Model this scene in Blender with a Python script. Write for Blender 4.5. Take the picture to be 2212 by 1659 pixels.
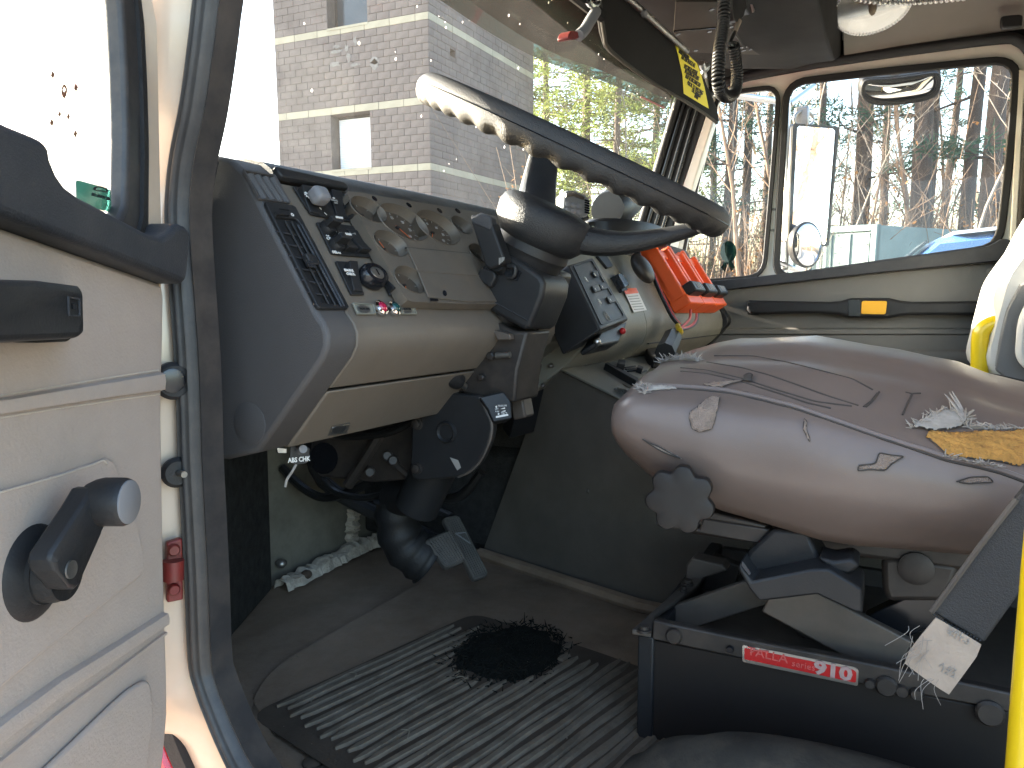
import bpy, bmesh, math, random
from math import radians, sin, cos, tan, pi, sqrt, atan2
from mathutils import Vector, Matrix, noise
from mathutils.bvhtree import BVHTree

for _o in list(bpy.data.objects):
    bpy.data.objects.remove(_o)
scene = bpy.context.scene
random.seed(7)

# ------------------------------------------------------------ camera
CAMZ = 1.65
def cam_axes(yaw, pitch, roll=0.0):
    a, p = radians(yaw), radians(pitch)
    f = Vector((cos(a)*cos(p), sin(a)*cos(p), -sin(p)))
    r = Vector((sin(a), -cos(a), 0))
    d = f.cross(r)
    if roll:
        q = Matrix.Rotation(radians(roll), 3, f)
        r, d = q @ r, q @ d
    return r, d, f
CR, CD, CF = cam_axes(27.0, 5.5)          # the camera against the leaning cab
WR, WD, WF = cam_axes(25.5, 8.4)          # the camera against the level world
CAM = Vector((0, 0, CAMZ))
FPX = 1598.0
def m3(r, d, f):
    return Matrix((r, -d, -f)).transposed()
R_cab, R_world = m3(CR, CD, CF), m3(WR, WD, WF)
TILT = (Matrix.Translation(CAM) @ (R_world @ R_cab.transposed()).to_4x4() @ Matrix.Translation(-CAM))

cam_data = bpy.data.cameras.new('camera')
cam_data.sensor_width = 36.0
cam_data.lens = 36.0*FPX/2212.0
cam_data.clip_start = 0.02
cam_data.clip_end = 5000
cam = bpy.data.objects.new('camera', cam_data)
scene.collection.objects.link(cam)
cam.matrix_world = Matrix.Translation(CAM) @ R_world.to_4x4()
scene.camera = cam

# ------------------------------------------------------------ sky, sun, exposure
SUN_AZ, SUN_EL = 1.5, 15.5
world = bpy.data.worlds.new('World')
scene.world = world
world.use_nodes = True
wn = world.node_tree.nodes
wl = world.node_tree.links
wn.clear()
w_out = wn.new('ShaderNodeOutputWorld')
w_bg = wn.new('ShaderNodeBackground')
w_sky = wn.new('ShaderNodeTexSky')
w_sky.sky_type = 'NISHITA'
w_sky.sun_disc = False
w_sky.sun_elevation = radians(SUN_EL)
w_sky.sun_rotation = radians(SUN_AZ)
w_sky.dust_density = 2.0
w_bg.inputs['Strength'].default_value = 0.15
wl.new(w_sky.outputs['Color'], w_bg.inputs['Color'])
wl.new(w_bg.outputs['Background'], w_out.inputs['Surface'])

sun_data = bpy.data.lights.new('sun', 'SUN')
sun_data.energy = 4.5
sun_data.angle = radians(0.53)
sun_data.color = (1.0, 0.90, 0.76)
sun = bpy.data.objects.new('sun', sun_data)
scene.collection.objects.link(sun)
_sd = Vector((sin(radians(SUN_AZ))*cos(radians(SUN_EL)), cos(radians(SUN_AZ))*cos(radians(SUN_EL)), sin(radians(SUN_EL))))
sun.rotation_euler = (-_sd).to_track_quat('-Z', 'Y').to_euler()
sun.location = _sd*60

scene.view_settings.view_transform = 'Standard'
scene.view_settings.look = 'None'
scene.view_settings.exposure = 3.15
scene.view_settings.gamma = 1.0
scene.view_settings.use_curve_mapping = False
scene.render.engine = 'CYCLES'
scene.cycles.max_bounces = 10
scene.cycles.diffuse_bounces = 5
scene.cycles.glossy_bounces = 4
scene.cycles.transparent_max_bounces = 24
scene.cycles.use_denoising = True
scene.cycles.caustics_reflective = False
scene.cycles.caustics_refractive = False
# ------------------------------------------------------------ materials
MATS = {}
def mat(name, col, rough=0.5, metal=0.0, var=0.25, vscale=9.0, col2=None, bump=0.0, bscale=250.0,
        coat=0.0, spec=0.5, rvar=0.12, stretch=None, dust=0.0, dustcol=(.30, .26, .21), bdist=0.002, trans=0.0):
    m = bpy.data.materials.new(name)
    m.use_nodes = True
    nt = m.node_tree
    N, L = nt.nodes, nt.links
    b = N['Principled BSDF']
    b.inputs['Metallic'].default_value = metal
    b.inputs['Specular IOR Level'].default_value = spec
    if coat:
        b.inputs['Coat Weight'].default_value = coat
        b.inputs['Coat Roughness'].default_value = 0.08
    if trans:
        b.inputs['Transmission Weight'].default_value = trans
    tc = N.new('ShaderNodeTexCoord')
    src = tc.outputs['Object']
    if stretch:
        mp = N.new('ShaderNodeMapping')
        mp.inputs['Scale'].default_value = stretch
        L.new(src, mp.inputs['Vector'])
        src = mp.outputs['Vector']
    n1 = N.new('ShaderNodeTexNoise')
    n1.inputs['Scale'].default_value = vscale
    n1.inputs['Detail'].default_value = 6.0
    n1.inputs['Roughness'].default_value = 0.62
    L.new(src, n1.inputs['Vector'])
    rp = N.new('ShaderNodeMapRange')
    rp.inputs['From Min'].default_value = 0.3
    rp.inputs['From Max'].default_value = 0.7
    L.new(n1.outputs['Fac'], rp.inputs['Value'])
    mx = N.new('ShaderNodeMix')
    mx.data_type = 'RGBA'
    c2 = col2 if col2 else tuple(c*(1-var) for c in col)
    mx.inputs['A'].default_value = (*col, 1)
    mx.inputs['B'].default_value = (*c2, 1)
    L.new(rp.outputs['Result'], mx.inputs['Factor'])
    cout = mx.outputs['Result']
    if dust:
        n3 = N.new('ShaderNodeTexNoise')
        n3.inputs['Scale'].default_value = 26.0
        n3.inputs['Detail'].default_value = 8.0
        n3.inputs['Roughness'].default_value = 0.7
        L.new(tc.outputs['Object'], n3.inputs['Vector'])
        r3 = N.new('ShaderNodeMapRange')
        r3.inputs['From Min'].default_value = 0.42
        r3.inputs['From Max'].default_value = 0.72
        r3.inputs['To Max'].default_value = dust
        L.new(n3.outputs['Fac'], r3.inputs['Value'])
        m3_ = N.new('ShaderNodeMix')
        m3_.data_type = 'RGBA'
        L.new(r3.outputs['Result'], m3_.inputs['Factor'])
        L.new(cout, m3_.inputs['A'])
        m3_.inputs['B'].default_value = (*dustcol, 1)
        cout = m3_.outputs['Result']
    L.new(cout, b.inputs['Base Color'])
    rr = N.new('ShaderNodeMapRange')
    rr.inputs['To Min'].default_value = max(0.02, rough-rvar)
    rr.inputs['To Max'].default_value = min(1.0, rough+rvar)
    L.new(n1.outputs['Fac'], rr.inputs['Value'])
    L.new(rr.outputs['Result'], b.inputs['Roughness'])
    if bump:
        n2 = N.new('ShaderNodeTexNoise')
        n2.inputs['Scale'].default_value = bscale
        n2.inputs['Detail'].default_value = 3.0
        L.new(src, n2.inputs['Vector'])
        bp = N.new('ShaderNodeBump')
        bp.inputs['Strength'].default_value = bump
        bp.inputs['Distance'].default_value = bdist
        L.new(n2.outputs['Fac'], bp.inputs['Height'])
        L.new(bp.outputs['Normal'], b.inputs['Normal'])
    MATS[name] = m
    return m

def glass_mat(name, tint, dustfac, speck=0.0, dustcol=(.8, .8, .78), refl=0.05, graze=0.40):
    m = bpy.data.materials.new(name)
    m.use_nodes = True
    nt = m.node_tree
    N, L = nt.nodes, nt.links
    N.clear()
    out = N.new('ShaderNodeOutputMaterial')
    tr = N.new('ShaderNodeBsdfTransparent')
    tr.inputs['Color'].default_value = (*tint, 1)
    gl = N.new('ShaderNodeBsdfGlossy')
    gl.inputs['Roughness'].default_value = 0.02
    lw = N.new('ShaderNodeLayerWeight')
    pw = N.new('ShaderNodeMath'); pw.operation = 'POWER'
    pw.inputs[1].default_value = 4.0
    L.new(lw.outputs['Facing'], pw.inputs[0])
    mr = N.new('ShaderNodeMapRange')
    mr.inputs['To Min'].default_value = refl
    mr.inputs['To Max'].default_value = graze
    L.new(pw.outputs[0], mr.inputs['Value'])
    m1 = N.new('ShaderNodeMixShader')
    L.new(mr.outputs['Result'], m1.inputs['Fac'])
    L.new(tr.outputs[0], m1.inputs[1])
    L.new(gl.outputs[0], m1.inputs[2])
    tl = N.new('ShaderNodeBsdfTranslucent')
    tl.inputs['Color'].default_value = (*dustcol, 1)
    tc = N.new('ShaderNodeTexCoord')
    n1 = N.new('ShaderNodeTexNoise')
    n1.inputs['Scale'].default_value = 5.0
    n1.inputs['Detail'].default_value = 7.0
    n1.inputs['Roughness'].default_value = 0.65
    L.new(tc.outputs['Object'], n1.inputs['Vector'])
    mr1 = N.new('ShaderNodeMapRange')
    mr1.inputs['From Min'].default_value = 0.3
    mr1.inputs['From Max'].default_value = 0.75
    mr1.inputs['To Min'].default_value = dustfac*0.5
    mr1.inputs['To Max'].default_value = dustfac*1.5
    L.new(n1.outputs['Fac'], mr1.inputs['Value'])
    fac = mr1.outputs['Result']
    if speck:
        vo = N.new('ShaderNodeTexVoronoi')
        vo.inputs['Scale'].default_value = 46.0
        L.new(tc.outputs['Object'], vo.inputs['Vector'])
        sz = N.new('ShaderNodeMapRange')
        sz.inputs['To Min'].default_value = -0.14
        sz.inputs['To Max'].default_value = 0.17
        L.new(vo.outputs['Color'], sz.inputs['Value'])
        lt = N.new('ShaderNodeMath'); lt.operation = 'LESS_THAN'
        L.new(vo.outputs['Distance'], lt.inputs[0])
        L.new(sz.outputs['Result'], lt.inputs[1])
        ml = N.new('ShaderNodeMath'); ml.operation = 'MULTIPLY'
        ml.inputs[1].default_value = speck
        L.new(lt.outputs[0], ml.inputs[0])
        ad = N.new('ShaderNodeMath'); ad.operation = 'ADD'
        ad.use_clamp = True
        L.new(fac, ad.inputs[0]); L.new(ml.outputs[0], ad.inputs[1])
        fac = ad.outputs[0]
    m2 = N.new('ShaderNodeMixShader')
    L.new(fac, m2.inputs['Fac'])
    L.new(m1.outputs[0], m2.inputs[1])
    L.new(tl.outputs[0], m2.inputs[2])
    L.new(m2.outputs[0], out.inputs['Surface'])
    MATS[name] = m
    return m

mat('door_vinyl', (.43, .365, .322), .55, var=.16, vscale=4, bump=.25, bscale=420, dust=.25, dustcol=(.30, .25, .20))
mat('cream_paint', (.58, .475, .37), .24, var=.10, vscale=6, coat=.5, dust=.22, dustcol=(.45, .33, .22))
mat('grey_cream', (.80, .77, .68), .4, var=.10, vscale=6)
mat('red_paint', (.50, .012, .018), .25, var=.15, coat=.8)
mat('red_hinge', (.20, .014, .014), .5, var=.4, vscale=60, dust=.4, dustcol=(.12, .06, .04))
mat('dark_trim', (.030, .033, .040), .55, var=.25, bump=.3, bscale=700, dust=.10, dustcol=(.16, .14, .12))
mat('black_plastic', (.021, .0215, .023), .46, var=.3, bump=.12, bscale=500, dust=.06, dustcol=(.10, .09, .08), spec=.32)
mat('black_gloss', (.010, .011, .014), .25, var=.2)
mat('seal_rubber', (.026, .026, .028), .48, var=.4, vscale=14, dust=.35, dustcol=(.11, .09, .075))
mat('black_rubber', (.012, .012, .013), .6, var=.4, bump=.3, bscale=300)
mat('end_cap_grey', (.078, .073, .072), .6, var=.2, vscale=5, bump=.35, bscale=900, dust=.06, dustcol=(.10, .09, .09))
mat('dash_top_grey', (.052, .053, .055), .5, var=.25, bump=.3, bscale=800, dust=.3, dustcol=(.17, .15, .13))
mat('dash_beige', (.155, .132, .107), .55, var=.16, vscale=7, bump=.2, bscale=800, dust=.3, dustcol=(.12, .09, .065))
mat('dash_green', (.225, .222, .185), .5, var=.12, vscale=6, bump=.2, bscale=800, dust=.22, dustcol=(.20, .17, .12))
mat('cluster_grey', (.125, .107, .087), .5, var=.2, vscale=9, bump=.2, bscale=900, dust=.35, dustcol=(.19, .15, .11))
mat('gauge_face', (.085, .066, .050), .45, var=.3, vscale=30, dust=.35, dustcol=(.13, .095, .07))
mat('gauge_needle', (.55, .12, .03), .6)
mat('carpet', (.046, .045, .042), .95, var=.45, vscale=60, bump=.8, bscale=500, bdist=.004, spec=.1)
mat('floor_rubber', (.250, .178, .120), .75, var=.4, vscale=8, bump=.4, bscale=260, dust=.55, dustcol=(.26, .205, .15), spec=.25)
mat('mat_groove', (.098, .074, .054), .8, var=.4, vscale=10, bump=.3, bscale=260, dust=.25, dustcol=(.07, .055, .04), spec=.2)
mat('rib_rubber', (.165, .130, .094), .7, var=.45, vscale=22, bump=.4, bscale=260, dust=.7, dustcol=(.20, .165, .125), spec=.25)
mat('worn_hole', (.014, .0145, .012), .95, var=.3, vscale=40, bump=.8, bscale=300, spec=.1)
mat('tunnel_grey', (.105, .093, .077), .75, var=.2, vscale=12, bump=.5, bscale=700, spec=.25)
mat('firewall_paint', (.20, .187, .148), .6, var=.35, vscale=14, dust=.5, dustcol=(.08, .07, .055))
mat('foam_strip', (.62, .55, .45), .85, var=.45, vscale=40, bump=.8, bscale=120, bdist=.006, dust=.5, dustcol=(.20, .14, .09))
mat('seat_vinyl', (.158, .122, .107), .33, var=.16, vscale=6, bump=.10, bscale=900, dust=.3, dustcol=(.135, .095, .072), rvar=.1, bdist=.001)
mat('seat_vinyl_new', (.62, .62, .60), .42, var=.08, bump=.2, bscale=400)
mat('seat_grey', (.17, .17, .17), .5, var=.15, bump=.2, bscale=400)
mat('seam_thread', (.045, .038, .034), .8)
mat('backing_cloth', (.30, .235, .195), .9, var=.35, vscale=120, bump=1.0, bscale=700, bdist=.003)
mat('frayed_white', (.36, .33, .30), .9, var=.35, vscale=90)
mat('foam_orange', (.46, .235, .055), .95, var=.45, vscale=40, bump=1.0, bscale=150, bdist=.006)
mat('seat_metal', (.026, .022, .020), .5, var=.4, vscale=14, dust=.35, dustcol=(.10, .08, .065))
mat('seat_metal_grey', (.085, .074, .064), .5, var=.3, vscale=20, dust=.4, dustcol=(.12, .09, .07))
mat('badge_red', (.45, .014, .016), .35, var=.1)
mat('silver', (.62, .62, .62), .3, metal=1.0, var=.1)
mat('chrome', (.75, .75, .76), .12, metal=1.0, var=.05)
mat('dull_steel', (.35, .34, .32), .42, metal=.9, var=.35, vscale=40)
mat('mirror', (.88, .86, .84), .015, metal=1.0, var=.02, rvar=.01)
mat('white_print', (.78, .77, .74), .6, var=.05)
mat('grey_print', (.30, .29, .27), .6, var=.05)
mat('black_print', (.02, .02, .02), .6, var=.05)
mat('tag_cloth', (.42, .35, .29), .85, var=.2, vscale=30, bump=.3, bscale=400, dust=.4, dustcol=(.32, .24, .17))
mat('belt_web', (.034, .034, .036), .6, var=.2, bump=.6, bscale=900)
mat('yellow_paint', (.86, .62, .012), .32, var=.08, coat=.3)
mat('yellow_tape', (.85, .44, .02), .5, var=.08)
mat('yellow_label', (.80, .70, .03), .55, var=.06)
mat('orange_plastic', (.90, .125, .022), .45, var=.1, bump=.1, bscale=500)
mat('wire_red', (.65, .05, .03), .45)
mat('wire_black', (.012, .012, .012), .4)
mat('wire_yellow', (.75, .5, .02), .5)
mat('switch_green', (.01, .16, .11), .35)
mat('lamp_red', (.42, .015, .06), .15, coat=.6)
mat('lamp_green', (.012, .07, .07), .15, coat=.6)
mat('knob_grey', (.20, .20, .21), .6, var=.15)
mat('pad_leather', (.026, .027, .029), .45, var=.25, bump=.6, bscale=650, bdist=.002)
mat('rim_urethane', (.030, .029, .029), .5, var=.3, bump=.7, bscale=900, bdist=.002)
mat('headliner', (.185, .174, .158), .85, var=.08, bump=.3, bscale=600)
mat('console_dark', (.016, .0155, .015), .75, var=.25, vscale=6, bump=.3, bscale=500, spec=.15)
mat('console_grey', (.065, .062, .054), .7, var=.15, vscale=6, spec=.2)
mat('pass_panel', (.175, .168, .152), .55, var=.10, vscale=4, bump=.25, bscale=420)
mat('decal_green', (.05, .22, .20), .4)
mat('decal_brown', (.22, .10, .06), .5)
glass_mat('lens_clear', (.93, .92, .88), .10, refl=.06)
mat('shield_matte', (.006, .0085, .009), .95, spec=.02, var=.3)
mat('pedal_rubber', (.085, .08, .074), .7, var=.35, vscale=40, dust=.4, dustcol=(.16, .13, .10))
mat('grime', (.09, .06, .04), .9, var=.4, vscale=60)
glass_mat('windshield_glass', (.92, .95, .93), .009, speck=.30, refl=.012, graze=.10)
glass_mat('side_glass', (.95, .96, .95), .012, speck=.06, refl=.012, graze=.12)
glass_mat('door_glass', (.94, .96, .95), .04, speck=.04, refl=.03)
glass_mat('visor_tint', (.24, .34, .31), .0, refl=.01)
glass_mat('decal_film', (.13, .25, .24), .10, dustcol=(.10, .22, .20))

# ------------------------------------------------------------ geometry helpers
def V3(a): return a if isinstance(a, Vector) else Vector(a)
def ray(px, py):
    return CF + CR*((px-1106.0)/FPX) + CD*((py-829.5)/FPX)
class Plane:
    """a real plane of the cab: point, normal towards the viewer, u and v inside it"""
    def __init__(s, o, n, u=None):
        s.o = V3(o); s.n = V3(n).normalized()
        if u is None:
            u = Vector((0, 0, 1)).cross(s.n)
        s.u = (V3(u) - s.n*V3(u).dot(s.n)).normalized()
        s.v = s.n.cross(s.u).normalized()
    def at(s, px, py, off=0.0):
        r = ray(px, py)
        t = ((s.o + s.n*off - CAM).dot(s.n))/r.dot(s.n)
        return CAM + r*t
    def pts(s, L, off=0.0): return [s.at(x, y, off) for x, y in L]
    def loc(s, p): q = p - s.o; return (q.dot(s.u), q.dot(s.v))
    def pos(s, a, b, off=0.0): return s.o + s.u*a + s.v*b + s.n*off
def XP(x): return Plane((x, 0, 1.65), (-1, 0, 0))
def YP(y): return Plane((0, y, 1.65), (0, -1, 0))
def ZP(z): return Plane((0, 0, z), (0, 0, 1), (1, 0, 0))

def rounded(pts, r, n=4):
    """round the corners of a 3-D planar polygon"""
    out = []
    k = len(pts)
    for i in range(k):
        p0, p1, p2 = pts[i-1], pts[i], pts[(i+1) % k]
        a, b = p0-p1, p2-p1
        la, lb = a.length, b.length
        rr = r[i] if isinstance(r, (list, tuple)) else r
        d = min(rr, la*.48, lb*.48)
        if d < 1e-5:
            out.append(p1.copy()); continue
        A, B_ = p1+a*(d/la), p1+b*(d/lb)
        for j in range(n+1):
            t = j/n
            out.append(A*(1-t)**2 + p1*(2*t*(1-t)) + B_*t*t)
    return out
def smooth_closed(pts, k=4):
    out = []; n = len(pts)
    for i in range(n):
        p0, p1, p2, p3 = pts[i-1], pts[i], pts[(i+1) % n], pts[(i+2) % n]
        for j in range(k):
            t = j/k
            out.append(((p1*2) + (p2-p0)*t + (p0*2-p1*5+p2*4-p3)*t*t + (p1*3-p0-p2*3+p3)*t**3)*.5)
    return out
def smooth_path(pts, k=6):
    pts = [V3(p) for p in pts]
    out = []; n = len(pts)
    for i in range(n-1):
        p0, p1, p2, p3 = pts[max(i-1, 0)], pts[i], pts[i+1], pts[min(i+2, n-1)]
        for j in range(k):
            t = j/k
            out.append(((p1*2) + (p2-p0)*t + (p0*2-p1*5+p2*4-p3)*t*t + (p1*3-p0-p2*3+p3)*t**3)*.5)
    out.append(pts[-1].copy())
    return out
def resample(pts, n):
    k = len(pts)
    L = [0.0]
    for i in range(k):
        L.append(L[-1] + (pts[(i+1) % k]-pts[i]).length)
    out = []; j = 0
    for i in range(n):
        s = L[-1]*i/n
        while L[j+1] < s: j += 1
        t = (s-L[j])/max(L[j+1]-L[j], 1e-9)
        out.append(pts[j].lerp(pts[(j+1) % k], t))
    return out

def J(*shapes):
    V, F = [], []
    for v, f in shapes:
        o = len(V)
        V += v
        F += [tuple(i+o for i in q) for q in f]
    return V, F
def prism(poly, vec):
    vec = V3(vec); n = len(poly)
    V = [V3(p).copy() for p in poly] + [V3(p)+vec for p in poly]
    F = [tuple(range(n))[::-1], tuple(range(n, 2*n))]
    F += [(i, (i+1) % n, n+(i+1) % n, n+i) for i in range(n)]
    return V, F
def ring(outer, inner, vec, n=96):
    vec = V3(vec)
    o = resample(outer, n)
    # start the inner loop near the outer's first point
    c = min(range(len(inner)), key=lambda i: (inner[i]-o[0]).length)
    inner = inner[c:] + inner[:c]
    i_ = resample(inner, n)
    V = o + i_ + [p+vec for p in o] + [p+vec for p in i_]
    F = []
    for k in range(n):
        m = (k+1) % n
        F += [(k, n+k, n+m, m), (2*n+k, 2*n+m, 3*n+m, 3*n+k), (k, m, 2*n+m, 2*n+k), (n+k, 3*n+k, 3*n+m, n+m)]
    return V, F
def basis(d):
    d = V3(d).normalized()
    a = Vector((0, 0, 1)) if abs(d.z) < .9 else Vector((1, 0, 0))
    u = d.cross(a).normalized()
    return u, d.cross(u).normalized(), d
def cyl(p0, p1, r0, r1=None, n=20, caps=True):
    p0, p1 = V3(p0), V3(p1)
    r1 = r0 if r1 is None else r1
    u, w, d = basis(p1-p0)
    V = [p0+(u*cos(2*pi*i/n)+w*sin(2*pi*i/n))*r0 for i in range(n)] + [p1+(u*cos(2*pi*i/n)+w*sin(2*pi*i/n))*r1 for i in range(n)]
    F = [(i, (i+1) % n, n+(i+1) % n, n+i) for i in range(n)]
    if caps: F += [tuple(range(n))[::-1], tuple(range(n, 2*n))]
    return V, F
def lathe(prof, o, d, n=28, caps=True):
    o = V3(o); u, w, d = basis(d)
    V, F = [], []
    for r, h in prof:
        V += [o + d*h + (u*cos(2*pi*i/n)+w*sin(2*pi*i/n))*r for i in range(n)]
    m = len(prof)
    for k in range(m-1):
        F += [(k*n+i, k*n+(i+1) % n, (k+1)*n+(i+1) % n, (k+1)*n+i) for i in range(n)]
    if caps: F += [tuple(range(n))[::-1], tuple(range((m-1)*n, m*n))]
    return V, F
def tube(path, r, n=8, closed=False):
    path = [V3(p) for p in path]
    k = len(path)
    rad = r if isinstance(r, (list, tuple)) else [r]*k
    V, F = [], []
    prev = None
    for i in range(k):
        if closed: t = path[(i+1) % k]-path[i-1]
        else: t = path[min(i+1, k-1)]-path[max(i-1, 0)]
        t = t.normalized() if t.length > 1e-9 else Vector((0, 0, 1))
        if prev is None: u = basis(t)[0]
        else:
            u = prev - t*prev.dot(t)
            u = u.normalized() if u.length > 1e-6 else basis(t)[0]
        prev = u
        w = t.cross(u)
        V += [path[i]+(u*cos(2*pi*j/n)+w*sin(2*pi*j/n))*rad[i] for j in range(n)]
    for i in range(k if closed else k-1):
        a, b = i*n, ((i+1) % k)*n
        F += [(a+j, a+(j+1) % n, b+(j+1) % n, b+j) for j in range(n)]
    if not closed: F += [tuple(range(n))[::-1], tuple(range((k-1)*n, k*n))]
    return V, F
def sweep(path, prof, side, nrm, caps=True):
    """prof: list of (a,b); side(i), nrm(i): unit vectors along the path"""
    V, F = [], []
    m = len(prof)
    for i, p in enumerate(path):
        s_, n_ = side(i), nrm(i)
        V += [V3(p)+s_*a+n_*b for a, b in prof]
    for i in range(len(path)-1):
        F += [(i*m+j, i*m+(j+1) % m, (i+1)*m+(j+1) % m, (i+1)*m+j) for j in range(m)]
    if caps: F += [tuple(range(m))[::-1], tuple(range((len(path)-1)*m, len(path)*m))]
    return V, F
def loft(loops, caps=True):
    m = len(loops[0]); V = [V3(p) for l in loops for p in l]; F = []
    for k in range(len(loops)-1):
        F += [(k*m+i, k*m+(i+1) % m, (k+1)*m+(i+1) % m, (k+1)*m+i) for i in range(m)]
    if caps: F += [tuple(range(m))[::-1], tuple(range((len(loops)-1)*m, len(loops)*m))]
    return V, F
def box(c, sx, sy, sz, ax=None):
    c = V3(c)
    X, Y, Z = ax if ax else (Vector((1, 0, 0)), Vector((0, 1, 0)), Vector((0, 0, 1)))
    V = [c+X*(sx/2*a)+Y*(sy/2*b)+Z*(sz/2*d) for a in (-1, 1) for b in (-1, 1) for d in (-1, 1)]
    return V, [(0, 1, 3, 2), (4, 6, 7, 5), (0, 4, 5, 1), (2, 3, 7, 6), (0, 2, 6, 4), (1, 5, 7, 3)]
def bx(x0, x1, y0, y1, z0, z1): return box(((x0+x1)/2, (y0+y1)/2, (z0+z1)/2), x1-x0, y1-y0, z1-z0)
def ellipsoid(c, rx, ry, rz, ax=None, nu=20, nv=12):
    c = V3(c); X, Y, Z = ax if ax else (Vector((1, 0, 0)), Vector((0, 1, 0)), Vector((0, 0, 1)))
    V, F = [], []
    for j in range(nv+1):
        th = pi*j/nv
        rr = max(sin(th), .002)
        V += [c+X*(rx*rr*cos(2*pi*i/nu))+Y*(ry*rr*sin(2*pi*i/nu))+Z*(rz*cos(th)) for i in range(nu)]
    for j in range(nv):
        F += [(j*nu+i, (j+1)*nu+i, (j+1)*nu+(i+1) % nu, j*nu+(i+1) % nu) for i in range(nu)]
    return V, F

from mathutils.geometry import delaunay_2d_cdt
def plate_holes(outer, holes, pl, d):
    pts, edges = [], []
    polys = []
    for L in [outer]+holes:
        o = len(pts)
        pts += [Vector(pl.loc(p)) for p in L]
        edges += [(o+i, o+(i+1) % len(L)) for i in range(len(L))]
        polys.append(list(range(o, o+len(L))))
    r = delaunay_2d_cdt(pts, edges, polys, 0, 1e-6)
    vs, fs = r[0], r[2]
    def inside(p, L):
        q = [pl.loc(x) for x in L]; c = False; n = len(q)
        for i in range(n):
            (x0, y0), (x1, y1) = q[i], q[(i+1) % n]
            if (y0 > p[1]) != (y1 > p[1]) and p[0] < (x1-x0)*(p[1]-y0)/(y1-y0)+x0: c = not c
        return c
    keep = []
    for f in fs:
        c = sum((Vector(vs[i]) for i in f), Vector((0, 0)))/len(f)
        if inside(c, outer) and not any(inside(c, h) for h in holes): keep.append(tuple(f))
    n = len(vs)
    V = [pl.pos(v[0], v[1]) for v in vs]+[pl.pos(v[0], v[1])+d for v in vs]
    F = keep+[tuple(n+i for i in f[::-1]) for f in keep]
    cnt = {}
    for f in keep:
        for i in range(len(f)):
            e = (f[i], f[(i+1) % len(f)]); cnt[tuple(sorted(e))] = cnt.get(tuple(sorted(e)), 0)+1
    for (a, b), c in cnt.items():
        if c == 1: F.append((a, b, n+b, n+a))
    return V, F

CABTOP = []     # top-level things of the truck: they lean with it
COL = scene.collection
def thing(name, label, cat, loc=(0, 0, 0), group=None, cab=True, kind=None):
    o = bpy.data.objects.new(name, None)
    COL.objects.link(o)
    o.location = loc
    o.empty_display_size = .05
    tag(o, label, cat, group, kind)
    if cab: CABTOP.append(o)
    return o
def tag(o, label=None, cat=None, group=None, kind=None):
    if label: o['label'] = label
    if cat: o['category'] = cat
    if group: o['group'] = group
    if kind: o['kind'] = kind
    return o
def ob(name, shape, m, parent=None, bevel=0.0, seg=2, ang=38, cab=True, label=None, kind=None, subsurf=0):
    V, F = shape
    me = bpy.data.meshes.new(name)
    me.from_pydata([tuple(v) for v in V], [], F)
    bm = bmesh.new(); bm.from_mesh(me)
    bmesh.ops.recalc_face_normals(bm, faces=bm.faces)
    bm.to_mesh(me); bm.free()
    me.materials.append(MATS[m] if isinstance(m, str) else m)
    for p in me.polygons: p.use_smooth = True
    me.set_sharp_from_angle(angle=radians(ang))
    o = bpy.data.objects.new(name, me)
    COL.objects.link(o)
    if subsurf:
        md = o.modifiers.new('subsurf', 'SUBSURF'); md.levels = subsurf; md.render_levels = subsurf
    if bevel:
        md = o.modifiers.new('bevel', 'BEVEL')
        md.width = bevel; md.segments = seg; md.limit_method = 'ANGLE'; md.angle_limit = radians(40)
        md.use_clamp_overlap = True
    if parent is not None:
        o.parent = parent
        root = parent
        while root.parent is not None: root = root.parent
        o.matrix_parent_inverse = Matrix.Translation(root.location).inverted() if parent is root else Matrix.Identity(4)
    elif cab:
        CABTOP.append(o)
    if label: o['label'] = label
    if kind: o['kind'] = kind
    return o
def text(name, s, pos, u, v, size, m, parent, depth=.0004, align='CENTER', bold=0.0, squash=1.0):
    """flat lettering: u = reading direction, v = up"""
    cu = bpy.data.curves.new(name, 'FONT')
    cu.body = s; cu.size = size; cu.align_x = align; cu.align_y = 'CENTER'
    cu.extrude = depth; cu.offset = bold; cu.resolution_u = 2
    to = bpy.data.objects.new(name, cu)
    COL.objects.link(to)
    dg = bpy.context.evaluated_depsgraph_get()
    me = bpy.data.meshes.new_from_object(to.evaluated_get(dg))
    bpy.data.objects.remove(to)
    u = V3(u).normalized(); v = V3(v); v = (v-u*v.dot(u)).normalized(); n = u.cross(v)
    pos = V3(pos)
    for w in me.vertices:
        c = w.co
        w.co = pos + u*(c.x*squash) + v*c.y + n*c.z
    me.materials.clear(); me.materials.append(MATS[m])
    o = bpy.data.objects.new(name, me)
    COL.objects.link(o)
    o.parent = parent
    root = parent
    while root.parent is not None: root = root.parent
    o.matrix_parent_inverse = Matrix.Translation(root.location).inverted() if parent is root else Matrix.Identity(4)
    return o
def copy_tree(o, parent=None):
    c = o.copy(); COL.objects.link(c)
    c.parent = parent
    if parent is None and o in CABTOP: CABTOP.append(c)
    for ch in [x for x in bpy.data.objects if x.parent == o]:
        copy_tree(ch, c)
    return c
def pp(name, pl, L, m, parent, d=.004, off=0.0, r=0.0, bevel=0.0, **k):
    """a panel piece: outline on plane pl, thickness d proud of it"""
    P_ = pl.pts(L, off)
    if r: P_ = rounded(P_, r)
    return ob(name, prism(P_, pl.n*d), m, parent, bevel=bevel, **k)
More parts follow.
